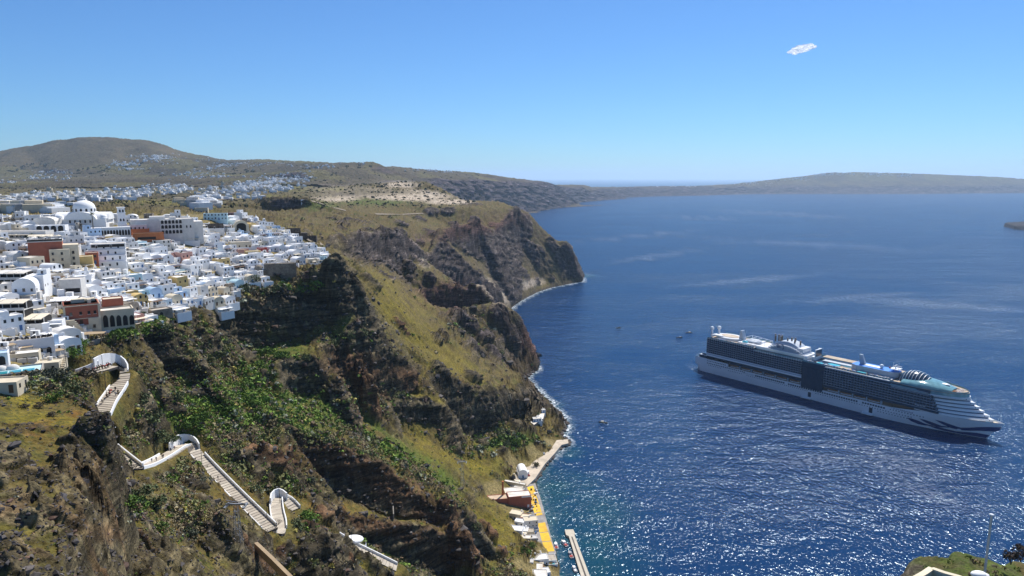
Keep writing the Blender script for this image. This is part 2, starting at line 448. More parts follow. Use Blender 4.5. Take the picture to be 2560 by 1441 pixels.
# soft spots given in picture pixels: (x, y, half width, half height, tilt in degrees)
def spots(px, py, lst):
    m = np.zeros_like(px)
    for (x, y, rx, ry, t) in lst:
        c, s = math.cos(R(t)), math.sin(R(t))
        dx, dy = px - x, py - y
        a = (dx * c + dy * s) / rx; b = (-dx * s + dy * c) / ry
        m = np.maximum(m, np.clip(1.25 - np.sqrt(a * a + b * b), 0, 1))
    return m

GREEN = [(560, 1010, 150, 60, 10), (650, 1000, 120, 50, 15), (740, 1030, 110, 50, 20), (470, 1040, 120, 60, 0), (640, 940, 60, 40, 0), (700, 880, 80, 25, 0), (800, 720, 60, 25, -10), (880, 840, 60, 45, 0), (420, 810, 80, 22, -10),
         (1000, 1130, 90, 30, 30), (1090, 1180, 90, 25, 35), (660, 1150, 50, 25, 0), (780, 1310, 30, 25, 0), (330, 1260, 60, 25, 0), (940, 505, 110, 10, 0), (800, 515, 50, 12, 0), (830, 1030, 90, 30, 20), (900, 1060, 90, 22, 25), (1240, 1110, 50, 22, 0), (1310, 1100, 30, 22, 0), (300, 830, 60, 20, 0)]
YELLOW = [(1000, 780, 120, 60, 35), (1050, 830, 120, 50, 35), (1130, 900, 90, 40, 30), (960, 720, 70, 40, 30), (1070, 1000, 60, 15, 20), (1080, 1120, 100, 45, 35), (1180, 1150, 80, 60, 20), (1250, 1330, 70, 60, 30), (330, 1290, 70, 30, 0), (120, 1050, 110, 22, 0), (60, 1010, 60, 20, 0), (1210, 1300, 40, 60, 20), (1100, 1290, 60, 12, 10), (880, 1420, 90, 25, 0), (700, 1400, 60, 30, 20), (980, 1290, 60, 12, 15)]
OCHRE = [(540, 930, 60, 18, 25), (580, 950, 60, 20, 20), (470, 1210, 40, 40, 0), (760, 1240, 60, 20, 20), (850, 1270, 60, 14, 10), (200, 1040, 60, 20, 0), (110, 1080, 90, 30, 0), (470, 1330, 60, 30, 0), (600, 1250, 60, 40, 30), (1150, 960, 30, 10, 30), (560, 720, 40, 20, 10)]
PALE = [(880, 478, 110, 12, 2), (980, 490, 130, 10, 4), (840, 492, 60, 12, 0), (1060, 486, 70, 10, 5), (1125, 505, 60, 6, 0), (1040, 640, 40, 10, 45), (1300, 715, 60, 12, -10), (1230, 730, 50, 20, 40), (1000, 462, 50, 8, 0)]
RED = [(880, 920, 90, 45, 15), (920, 1010, 45, 60, 0), (1010, 950, 60, 30, 30), (900, 1180, 200, 40, 32), (1020, 1240, 180, 50, 32), (1090, 1290, 90, 50, 40), (1120, 1380, 60, 60, 30), (950, 1320, 160, 25, 15), (1320, 870, 25, 60, 0), (750, 1150, 80, 30, 30), (250, 1340, 60, 25, 10), (1100, 740, 100, 40, -5), (1180, 570, 140, 25, -12)]
BARE = [(300, 1400, 160, 50, 5), (100, 1180, 110, 30, 0), (60, 1240, 80, 50, 0), (1060, 600, 120, 30, -10), (900, 640, 80, 30, 20), (1220, 610, 120, 40, -5), (1330, 640, 80, 60, 20), (450, 1380, 120, 40, 5), (1270, 830, 70, 70, 10)]
# outcrops: rock lumps that stand out of the slope (x, y, radius in m, height in m, kind)
LUMPS = [(905, 1000, 9, 17, 'r'), (925, 1040, 8, 12, 'r'), (885, 965, 7, 10, 'r'), (775, 705, 7, 8, 'd'), (788, 712, 5, 5, 'd'), (575, 1150, 4, 3, 'd'), (605, 1155, 5, 3, 'd'), (640, 1145, 7, 4, 'r'), (690, 1165, 8, 6, 'r'), (650, 1185, 6, 4, 'd'),
         (485, 1225, 4, 3, 'd'), (500, 1260, 4, 3, 'd'), (585, 1385, 6, 4, 'd'), (540, 1360, 5, 3, 'd'), (900, 1395, 9, 5, 'd'), (850, 1420, 10, 5, 'd'), (800, 1420, 8, 5, 'd'), (960, 1430, 9, 4, 'd'), (780, 1330, 5, 3, 'r'), (805, 1300, 5, 5, 'r'), (820, 1360, 7, 4, 'd'),
         (330, 1390, 8, 4, 'd'), (420, 1405, 6, 3, 'd'), (610, 900, 9, 5, 'd'), (500, 955, 5, 4, 'd'), (660, 950, 6, 4, 'd'), (420, 1020, 6, 4, 'd'), (480, 985, 5, 3, 'd'), (1120, 1320, 9, 8, 'r'), (1150, 1390, 9, 10, 'r'), (1180, 1420, 8, 7, 'r'), (1225, 1350, 6, 7, 'r'), (1250, 1390, 6, 6, 'r'), (1205, 1330, 5, 7, 'r'),
         (1140, 800, 14, 12, 'd'), (1175, 820, 14, 10, 'd'), (1210, 850, 14, 12, 'd'), (1250, 800, 16, 12, 'd'), (1285, 860, 14, 10, 'd'), (1230, 890, 12, 8, 'd'), (1090, 850, 8, 5, 'd'), (1106, 842, 8, 5, 'd'), (1000, 820, 7, 3, 'r'), (1100, 930, 10, 5, 'd'), (1180, 945, 9, 5, 'd'), (960, 690, 12, 5, 'd'), (925, 715, 10, 6, 'd'), (1010, 710, 10, 4, 'd'),
         (1340, 1015, 12, 8, 'd'), (1385, 1045, 8, 9, 'd'), (1395, 1055, 7, 6, 'd'), (1320, 1080, 8, 5, 'd'), (1290, 1070, 9, 6, 'd'), (1260, 1135, 6, 4, 'd'), (1200, 1110, 6, 4, 'd'), (1000, 560, 14, 4, 'd'), (870, 550, 12, 4, 'd'), (900, 556, 14, 4, 'd'), (830, 548, 10, 3, 'd'), (1050, 548, 18, 5, 'd'), (1120, 528, 20, 5, 'd'), (1080, 530, 20, 5, 'd'), (1180, 512, 30, 6, 'd'),
         (960, 610, 14, 12, 'd'), (1010, 600, 14, 10, 'd'), (900, 610, 10, 10, 'd'), (860, 615, 9, 8, 'd'), (930, 650, 12, 8, 'd'), (1080, 590, 18, 16, 'd'), (1140, 600, 20, 18, 'd'), (1190, 590, 22, 16, 'd'), (1240, 580, 22, 16, 'd'), (1300, 580, 22, 18, 'd'), (1250, 640, 22, 16, 'd'), (1330, 640, 22, 16, 'd'), (1380, 620, 20, 16, 'd'), (1400, 660, 18, 12, 'd'), (1200, 640, 18, 10, 'd'), (1300, 680, 18, 9, 'd'), (1050, 660, 12, 8, 'd')]
_rl = random.Random(4)
for _ in range(75): LUMPS.append((_rl.uniform(-20, 250), _rl.uniform(1140, 1441), _rl.uniform(1.0, 3.2), _rl.uniform(0.5, 1.9), _rl.choice('dddddr')))
for _ in range(45): LUMPS.append((_rl.uniform(150, 258), _rl.uniform(1110, 1360), _rl.uniform(1.0, 2.4), _rl.uniform(0.5, 1.5), 'd'))
for _ in range(40): LUMPS.append((_rl.uniform(300, 900), _rl.uniform(1370, 1441), _rl.uniform(1.2, 3.5), _rl.uniform(0.8, 2.2), _rl.choice('dddr')))
for _ in range(50): LUMPS.append((_rl.uniform(820, 1400), _rl.uniform(560, 760), _rl.uniform(5, 12), _rl.uniform(4, 9), 'd'))
lump_pts = []
for (x, y, r_, h_, k_) in LUMPS:
    if y < 700 and not 765 < x < 795: h_ *= 0.5
    q = hit(x, y)
    if q: lump_pts.append((q[0], q[1], r_, h_, k_))

PATHS = [  # centre line places and width of every visible flight
    ([(150, 945, 244), (200, 936, 247), (245, 926, 251), (282, 915, 258)], 5.0),
    ([(282, 915, 258), (303, 925, 262), (306, 945, 259), (290, 975, 250), (268, 1005, 240), (252, 1040, 230)], 5.6),
    ([(276, 1122, 225), (305, 1146, 219.5), (338, 1172, 214)], 4.6),
    ([(338, 1172, 214), (365, 1165, 226), (395, 1150, 241), (425, 1132, 257), (450, 1115, 271), (470, 1110, 276)], 4.6),
    ([(470, 1110, 276), (486, 1126, 273), (500, 1145, 270), (560, 1207, 259), (620, 1267, 247.5), (680, 1325, 237)], 4.8),
    ([(680, 1325, 237), (698, 1338, 239), (700, 1310, 247), (692, 1280, 259), (690, 1250, 271)], 4.6),
    ([(690, 1250, 271), (706, 1243, 275), (722, 1256, 273), (738, 1274, 270)], 4.4),
    ([(848, 1344, 266), (890, 1370, 267), (940, 1394, 267.5), (992, 1420, 268)], 4.6),
]
PATH3 = [([Vector(P(*q)) for q in pts], w) for pts, w in PATHS]
def carve(X, Y, Z):
    """level the ground under the flights; returns new Z and a 0..1 mask"""
    best = np.full(X.shape, 1e9); zz = Z.copy()
    for pts, w in PATH3:
        for a, b in zip(pts[:-1], pts[1:]):
            bx0, bx1 = min(a.x, b.x) - 12, max(a.x, b.x) + 12; by0, by1 = min(a.y, b.y) - 12, max(a.y, b.y) + 12
            k = (X > bx0) & (X < bx1) & (Y > by0) & (Y < by1)
            if not k.any(): continue
            dx, dy = b.x - a.x, b.y - a.y
            t = np.clip(((X[k] - a.x) * dx + (Y[k] - a.y) * dy) / (dx * dx + dy * dy), 0, 1)
            d = np.hypot(X[k] - a.x - t * dx, Y[k] - a.y - t * dy) - w / 2
            h = a.z + t * (b.z - a.z) - 0.45
            bb = best[k]; zk = zz[k]; m = d < bb; bb[m] = d[m]; zk[m] = h[m]; best[k] = bb; zz[k] = zk
    m = 1 - sstep(0.5, 4.5, best)
    return Z + (zz - Z) * m, 1 - sstep(0.8, 4.0, best)

def build_sheet(name, us, v0, v1, rows, G, GU, GV, far):
    nc = len(us)
    vs = np.linspace(v0, v1, 2600 if not far else 900)
    U, V = np.meshgrid(us, vs, indexing='ij')
    Z = sample(G, GU, GV, U, V)
    Y = np.exp(V); X = U * Y
    _, py = proj(X, Y, Z)
    # spread the rows by how much of the picture each stretch of ground fills (seen also from a little to the side)
    d = np.abs(np.diff(py, axis=1)) + np.diff(vs)[None, :] * 30.0
    dz = np.abs(np.diff(Z, axis=1)) / Y[:, 1:] * FPX * 0.5
    d = d + dz
    d[(Z[:, 1:] < -6) & (Z[:, :-1] < -6)] = 0.002
    d = blur(d.astype(np.float32), 12, 0)
    c = np.concatenate([np.zeros((nc, 1)), np.cumsum(d, axis=1)], axis=1)
    c /= c[:, -1:]
    t = np.linspace(0, 1, rows)
    VV = np.stack([np.interp(t, c[i], vs) for i in range(nc)])
    UU = np.repeat(us[:, None], rows, 1)
    Y = np.exp(VV).astype(np.float32); X = (UU * Y).astype(np.float32)
    Z = sample(G, GU, GV, UU, VV).astype(np.float32)
    Zb = Z.copy()
    # slope of the broad surface
    e = np.maximum(1.2, Y * 0.004)
    def zz(x, y): return sample(G, GU, GV, x / y, np.log(y))
    gx = (zz(X + e, Y) - zz(X - e, Y)) / (2 * e); gy = (zz(X, Y + e) - zz(X, Y - e)) / (2 * e)
    slope = np.sqrt(gx * gx + gy * gy)
    # lumps
    lum = np.zeros_like(Z); lred = np.zeros_like(Z)
    if not far:
        wx = X + 3.5 * noise3(X / 7, Y / 7, 0 * X); wy = Y + 3.5 * noise3(X / 7 + 50, Y / 7, 0 * X)
        for (lx, ly, r_, h_, k_) in lump_pts:
            i0, i1 = np.searchsorted(us, (lx - 2 * r_) / ly), np.searchsorted(us, (lx + 2 * r_) / ly)
            i0 = max(0, i0 - 2); i1 = min(nc, i1 + 2)
            if i1 <= i0: continue
            q = np.sqrt((wx[i0:i1] - lx) ** 2 + (wy[i0:i1] - ly) ** 2) / r_
            w = 1 - sstep(0.62, 1.12, q)
            lum[i0:i1] = np.maximum(lum[i0:i1], w)
            Z[i0:i1] += h_ * w * (1.0 - 0.35 * np.clip(q, 0, 1))
            if k_ == 'r': lred[i0:i1] = np.maximum(lred[i0:i1], w)
    px, py = proj(X, Y, Z)
    px = px.astype(np.float32); py = py.astype(np.float32)
    built = np.zeros_like(Z)
    if not far:
        w1 = fbm(X, Y, 0 * X, 26, 4)
        for (bx, by, br) in FLATS:
            built = np.maximum(built, 1 - sstep(0.75, 1.15, np.sqrt((X - bx) ** 2 + (Y - by) ** 2) / br))
        built = np.maximum(built, town_mask(X, Y))
        Z, pm = carve(X, Y, Z); pathm = pm
        built = np.maximum(built, pm)
    else: pathm = 0 * Z
    steep = np.maximum(sstep(1.1, 1.9, slope), sstep(0.25, 0.8, lum))
    if far: steep = np.maximum(steep, np.where(Y > 7600, sstep(150, 80, Z + 45 * fbm(X, Y, 0 * X, 300, 4)), sstep(0.22, 0.55, slope + 0.12 * fbm(X, Y, 0 * X, 200, 4)) * sstep(2800, 3300, Y) * (Z < 300)))
    steep = steep * (1 - built)
    sc = np.clip(Y / 330.0, 0.45, 5.0)              # relief grows with distance so that it still reads
    sc = np.minimum(sc, 1 + (Y / 700))
    gl = np.maximum(slope, 1e-3)
    ox, oy = -gx / gl, -gy / gl                      # downhill direction
    r1 = fbm(X, Y, Z * 0.6, 18, 4, ridged=True)
    r2 = fbm(X + 300, Y, Z * 0.8, 6.5, 4, ridged=True)
    r3 = fbm(X, Y + 90, Z * 1.3, 2.4, 3, ridged=True)
    zt = Z + 0.22 * X + 0.1 * Y
    strata = noise3(X / 60, Y / 60, zt / (3.0 if not far else 22.0)) * 1.2 + noise3(X / 40 + 9, Y / 40, zt / (1.2 if not far else 9.0)) * 0.6
    amp = steep * sc
    push = amp * (1.0 * r1 + 1.35 * r2 + 0.7 * r3 + 1.0 * strata) * (0.5 + 0.5 * sstep(170, 260, Y))
    if far: push = amp * (0.6 * r1 + 0.8 * r2 + 2.6 * strata) * 1.6
    # rolling ground, small hummocks, gullies down the slopes
    h1 = fbm(X, Y, 0 * X, 40, 4); h2 = fbm(X + 70, Y, 0 * X, 9, 4); h3 = fbm(X, Y - 70, 0 * X, 2.4, 3)
    gull = fbm(X * 0.35, Y * 1.4 + X * 0.5, 0 * X, 16, 3, ridged=True)
    soft = (1 - built) * (1 - 0.6 * steep)
    yel0 = spots(px + 18 * h2, py + 12 * h2, YELLOW); grn0 = spots(px + 18 * h2, py + 12 * h2, GREEN); bare0 = spots(px, py, BARE)
    quiet = 1 - 0.8 * np.clip(1.5 * np.maximum(yel0, grn0), 0, 1)
    rockpatch = sstep(0.22, 0.45, r2 * 0.55 + h2 * 0.75 + 0.35 * sstep(0.5, 1.0, slope) - 0.12) * soft * (1 - sstep(700, 1200, Y) * 0.4) * quiet
    near = sstep(330, 150, Y)
    Z = Z + soft * sc * (0.7 * h1 + 0.7 * h2 + 0.3 * h3) + rockpatch * (0.9 + 1.2 * np.clip(r3, 0, 1)) * np.minimum(sc, 1.6)
    Z = Z + soft * 1.6 * np.minimum(sc, 2.5) * (gull - 0.3) * sstep(0.35, 0.8, slope) * sstep(200, 320, Y)
    Z = Z + steep * sc * 0.7 * r2
    if not far: Z = Z + (1 - built) * spots(px, py, [(110, 1200, 170, 130, 20), (80, 1340, 190, 120, 0), (400, 1410, 220, 50, 5)]) * sstep(230, 190, Y) * (0.55 * np.clip(fbm(X, Y, 0 * X, 5, 4, ridged=True), -0.3, 1) + 0.35 * fbm(X, Y + 33, 0 * X, 1.4, 3, ridged=True))
    else: Z = Z + sstep(30, 80, Zb) * (1 - built) * (11 * (fbm(X, Y, 0 * X, 420, 5, ridged=True) - 0.35) + 4 * fbm(X, Y, 0 * X, 110, 4, ridged=True)) * np.where(Zb > 300, 1.6, 1.0)
    inland = sstep(-0.5, 4.0, Zb)
    X2 = X + ox * push * inland; Y2 = Y + oy * push * inland
    Z = np.where(Zb < 1.5, np.minimum(Z, Zb + np.maximum(0, 0.8 * r2 + 0.4)), Z)
    # ---------------- base colour (albedo of soil, rock and growth, sunlit speckle painted on rock)
    def C(r, g, b): return np.array([r, g, b], np.float32)
    n1 = fbm(X, Y, 0 * X, 60, 5) ; n2 = fbm(X + 500, Y, 0 * X, 16, 5); n3 = fbm(X, Y + 500, 0 * X, 4, 4)
    green = spots(px + 22 * n2, py + 14 * n3, GREEN); yel = spots(px + 22 * n2, py + 14 * n3, YELLOW); och = spots(px + 20 * n3, py + 14 * n2, OCHRE)
    pale = spots(px + 20 * n2, py + 5 * n3, PALE); red = spots(px + 22 * n2, py + 14 * n3, RED); bare = spots(px + 22 * n2, py + 14 * n3, BARE)
    base = C(0.126, 0.105, 0.050)
    c = np.broadcast_to(base, Z.shape + (3,)).copy()
    def mixc(c, rgb, w): return c + (C(*rgb) - c) * w[..., None]
    c = mixc(c, (0.085, 0.10, 0.035), sstep(-0.1, 0.35, n2) * 0.7)
    c = mixc(c, (0.145, 0.125, 0.055), sstep(0.0, 0.4, n3 + 0.3 * n1) * 0.6)
    c = mixc(c, (0.175, 0.155, 0.035), np.clip(yel * 1.2, 0, 1) * sstep(-0.35, 0.25, n2 + 0.4 * n3))
    c = mixc(c, (0.15, 0.085, 0.035), np.clip(och * 1.2, 0, 1) * sstep(-0.3, 0.3, n3))
    c = mixc(c, (0.08, 0.13, 0.03), np.clip(green * 1.3, 0, 1) * sstep(-0.45, 0.2, n2 + 0.5 * n3))
    c = mixc(c, (0.06, 0.052, 0.032), sstep(0.15, 0.5, -n2 + 0.3 * n3) * 0.45)
    c = mixc(c, (0.50, 0.47, 0.43), np.clip(pale * 1.8, 0, 1) * sstep(-0.8, -0.1, n2 + 0.5 * n3))
    rk = C(0.054, 0.049, 0.054)[None, None, :] * (1 + 0.75 * fbm(X, Y, Z, 5, 4)[..., None])
    sunlit = sstep(0.12, 0.42, fbm(X + 40, Y, Z * 0.7, 5.5, 5))
    rk = mixc(rk, (0.17, 0.155, 0.155), sunlit * 0.7)  # paler patches paint sunlit highlights into the rock colour
    rk = mixc(rk, (0.085, 0.048, 0.042), np.clip(np.maximum(red * 1.3, lred), 0, 1) * (0.75 + 0.25 * n2))
    if not far: rk = rk + (C(0.125, 0.11, 0.10) * (1 + 0.5 * n3[..., None]) - rk) * (spots(px, py, [(110, 1200, 190, 150, 20), (80, 1340, 220, 130, 0), (400, 1410, 240, 60, 5)]) * sstep(230, 190, Y) * 0.7)[..., None]
    band = sstep(-0.4, 0.5, strata)[..., None]
    rk = rk * (0.62 + 0.75 * band)
    knoll = spots(px + 10 * n2, py + 10 * n3, [(110, 1180, 150, 130, 20), (60, 1330, 160, 110, 0), (420, 1410, 200, 50, 5)]) * sstep(230, 190, Y)
    rockpatch = np.maximum(rockpatch, knoll * sstep(0.0, 0.35, n3 + 0.6 * h2))
    wrock = np.clip(np.maximum(np.maximum(steep, rockpatch * 0.85), sstep(0.2, 0.9, bare * (0.6 + 0.9 * n3))), 0, 1)
    c = c + (rk - c) * wrock[..., None]
    moss = sstep(0.2, 0.5, h2 + 0.3 * n3) * steep * 0.5
    c = mixc(c, (0.07, 0.075, 0.03), moss)
    # port, paths and built ground
    c = mixc(c, (0.24, 0.21, 0.165), np.clip(built - pathm, 0, 1) * 0.85)
    c = mixc(c, (0.06, 0.052, 0.045), sstep(3.5, 1.0, Zb + 2 * n3) * (1 - built))   # wet rocks at the shore
    if far or True:
        plain = sstep(650, 900, Y) * np.maximum(sstep(0.25, 0.12, slope), 0.9 * sstep(2300, 2800, Y) * sstep(0.4, 0.3, slope) * (Z < 330)) * sstep(205, 212, Zb + 4 * n1 + (Y > 2300) * 20)
        fy = Y + 0.35 * X + 40 * n1
        cell = noise3(np.floor(fy / (45 + Y * 0.02)) * 7.3, np.floor((X + 60 * n1) / (150 + Y * 0.03)) * 3.7, 0 * X)
        fcol = np.where((cell > 0.15)[..., None], C(0.135, 0.14, 0.05), np.where((cell < -0.25)[..., None], C(0.05, 0.048, 0.036), C(0.095, 0.09, 0.055)))
        c = c + (fcol - c) * (plain * 0.75)[..., None]
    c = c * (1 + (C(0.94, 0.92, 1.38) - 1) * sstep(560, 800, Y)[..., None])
    c = c * (1 + 0.18 * n3[..., None]) * C(0.99, 0.89, 0.50)
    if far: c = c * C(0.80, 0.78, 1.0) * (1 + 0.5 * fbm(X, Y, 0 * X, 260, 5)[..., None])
    c = np.clip(c, 0.01, 0.6)
    verts = np.stack([X2, Y2, Z], -1).reshape(-1, 3)
    ii = np.arange(nc * rows).reshape(nc, rows)
    f = np.stack([ii[:-1, :-1], ii[1:, :-1], ii[1:, 1:], ii[:-1, 1:]], -1).reshape(-1, 4)
    lo = Z.reshape(-1)[f].max(1)
    f = f[lo > -2.5]
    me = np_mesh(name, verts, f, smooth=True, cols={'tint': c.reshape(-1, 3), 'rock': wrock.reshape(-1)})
    return me, dict(X=X2, Y=Y2, Z=Z, slope=slope, green=green, built=built, steep=steep, px=px, py=py, yel=yel, rock=wrock)

def ground_material(name, fine=1.0):
    k = NT(name)
    b = k.n('ShaderNodeBsdfPrincipled'); b.inputs['Roughness'].default_value = 0.95; b.inputs['Specular IOR Level'].default_value = 0.15
    at = k.n('ShaderNodeAttribute'); at.attribute_name = 'tint'
    ar = k.n('ShaderNodeAttribute'); ar.attribute_name = 'rock'
    tc = k.n('ShaderNodeTexCoord')
    def nz(s, d=6, r=0.65):
        n = k.n('ShaderNodeTexNoise'); n.inputs['Scale'].default_value = s; n.inputs['Detail'].default_value = d; n.inputs['Roughness'].default_value = r
        k.l(tc.outputs['Object'], n.inputs['Vector']); return n
    n1 = nz(0.55 * fine); n2 = nz(0.09 * fine); n3 = nz(1.6 * fine, 4)
    m1 = k.n('ShaderNodeMapRange'); m1.inputs['From Min'].default_value = 0.28; m1.inputs['From Max'].default_value = 0.72; m1.inputs['To Min'].default_value = 0.45; m1.inputs['To Max'].default_value = 1.6
    k.l(n1.outputs['Fac'], m1.inputs['Value'])
    m2 = k.n('ShaderNodeMapRange'); m2.inputs['From Min'].default_value = 0.3; m2.inputs['From Max'].default_value = 0.7; m2.inputs['To Min'].default_value = 0.75; m2.inputs['To Max'].default_value = 1.25
    k.l(n2.outputs['Fac'], m2.inputs['Value'])
    mm = k.n('ShaderNodeMath', operation='MULTIPLY'); k.l(m1.outputs[0], mm.inputs[0]); k.l(m2.outputs[0], mm.inputs[1])
    sc = k.n('ShaderNodeVectorMath', operation='SCALE'); k.l(at.outputs['Color'], sc.inputs[0]); k.l(mm.outputs[0], sc.inputs['Scale'])
    # sprinkle of tufts: green and straw specks off the rock
    vo = k.n('ShaderNodeTexVoronoi'); vo.inputs['Scale'].default_value = 0.9 * fine; k.l(tc.outputs['Object'], vo.inputs['Vector'])
    lt = k.n('ShaderNodeMapRange'); lt.inputs['From Min'].default_value = 0.42; lt.inputs['From Max'].default_value = 0.28
    k.l(vo.outputs['Distance'], lt.inputs['Value'])
    inv = k.n('ShaderNodeMath', operation='SUBTRACT'); inv.inputs[0].default_value = 0.75; k.l(ar.outputs['Fac'], inv.inputs[1])
    mul = k.n('ShaderNodeMath', operation='MULTIPLY', use_clamp=True); k.l(lt.outputs[0], mul.inputs[0]); k.l(inv.outputs[0], mul.inputs[1])
    cr = k.n('ShaderNodeValToRGB')
    el = cr.color_ramp.elements; el[0].color = (0.03, 0.045, 0.015, 1); el[0].position = 0.0; el[1].color = (0.16, 0.13, 0.06, 1); el[1].position = 1.0
    e2 = cr.color_ramp.elements.new(0.5); e2.color = (0.06, 0.07, 0.025, 1)
    k.l(vo.outputs['Color'], cr.inputs[0])
    mp4 = k.n('ShaderNodeMapping'); mp4.inputs['Scale'].default_value = (0.05 * fine, 0.05 * fine, 0.9 * fine); mp4.inputs['Rotation'].default_value = (0.08, -0.16, 0); k.l(tc.outputs['Object'], mp4.inputs[0])
    n4 = k.n('ShaderNodeTexNoise'); n4.inputs['Scale'].default_value = 1.0; n4.inputs['Detail'].default_value = 5; n4.inputs['Roughness'].default_value = 0.7; k.l(mp4.outputs[0], n4.inputs['Vector'])
    m4 = k.n('ShaderNodeMapRange'); m4.inputs['From Min'].default_value = 0.38; m4.inputs['From Max'].default_value = 0.62; m4.inputs['To Min'].default_value = -0.5; m4.inputs['To Max'].default_value = 0.9; k.l(n4.outputs['Fac'], m4.inputs['Value'])
    s4 = k.n('ShaderNodeMath', operation='MULTIPLY_ADD'); k.l(m4.outputs[0], s4.inputs[0]); k.l(ar.outputs['Fac'], s4.inputs[1]); s4.inputs[2].default_value = 1.0
    sc4 = k.n('ShaderNodeVectorMath', operation='SCALE'); k.l(sc.outputs[0], sc4.inputs[0]); k.l(s4.outputs[0], sc4.inputs['Scale']); sc = sc4
    mx = k.n('ShaderNodeMix', data_type='RGBA'); k.l(mul.outputs[0], mx.inputs['Factor']); k.l(sc.outputs[0], mx.inputs['A']); k.l(cr.outputs[0], mx.inputs['B'])
    k.l(mx.outputs['Result'], b.inputs['Base Color'])
    bp = k.n('ShaderNodeBump'); bp.inputs['Distance'].default_value = 0.9 / fine; bp.inputs['Strength'].default_value = 0.9
    ad = k.n('ShaderNodeMath', operation='ADD'); k.l(n1.outputs['Fac'], ad.inputs[0])
    h3 = k.n('ShaderNodeMath', operation='MULTIPLY'); h3.inputs[1].default_value = 0.45; k.l(n3.outputs['Fac'], h3.inputs[0]); k.l(h3.outputs[0], ad.inputs[1])
    k.l(ad.outputs[0], bp.inputs['Height']); k.l(bp.outputs[0], b.inputs['Normal'])
    k.l(b.outputs[0], k.out.inputs[0])
    return k.m

# level ground under the port (centre x, y, radius) is kept free of relief
FLATS = []
for (x, y, z, r_) in [(1330, 1170, 3, 14), (1350, 1140, 3, 13), (1385, 1110, 3, 10), (1310, 1195, 3, 12), (1290, 1165, 4, 10), (1325, 1250, 3, 11), (1335, 1290, 3, 11), (1350, 1340, 3, 10), (1365, 1380, 3, 9), (1365, 1430, 3, 12), (1320, 1420, 8, 10), (1290, 1260, 5, 16), (1250, 1235, 8, 14), (1310, 1320, 8, 12)]:
    q = PZ(x, y, z); FLATS.append((q[0], q[1], r_))

TOWN = [P(*p)[:2] for p in [(-160, 920, 222), (0, 935, 212), (110, 925, 232), (172, 885, 255), (240, 842, 287), (330, 832, 300), (420, 790, 345), (500, 768, 390), (590, 748, 430), (700, 690, 472), (828, 656, 512), (795, 615, 575), (740, 590, 615), (650, 545, 640), (520, 525, 640), (300, 520, 600), (-160, 525, 600)]]
def town_mask(X, Y):
    ins = np.zeros(X.shape, bool); n = len(TOWN)
    for i in range(n):
        x1, y1 = TOWN[i]; x2, y2 = TOWN[(i + 1) % n]
        cond = ((y1 > Y) != (y2 > Y))
        with np.errstate(divide='ignore', invalid='ignore'):
            xi = (x2 - x1) * (Y - y1) / (y2 - y1 + 1e-9) + x1
        ins ^= cond & (X < xi)
    return ins.astype(np.float32) * 0.9

ground_mat = ground_material('hillside_ground', 1.0)
far_mat = ground_material('distant_ground', 0.12)
cols_near = np.linspace(lat(-110, 720), lat(1490, 720), 680)
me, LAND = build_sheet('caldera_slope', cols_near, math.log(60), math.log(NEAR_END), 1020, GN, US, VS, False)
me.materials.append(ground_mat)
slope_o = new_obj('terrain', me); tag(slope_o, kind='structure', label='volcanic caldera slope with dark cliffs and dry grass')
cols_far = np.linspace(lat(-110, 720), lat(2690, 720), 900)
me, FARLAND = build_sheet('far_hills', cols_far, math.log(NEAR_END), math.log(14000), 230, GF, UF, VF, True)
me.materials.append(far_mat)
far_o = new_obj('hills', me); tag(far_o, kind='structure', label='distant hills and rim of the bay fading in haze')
print('LAND', round(time.time() - T0, 1))
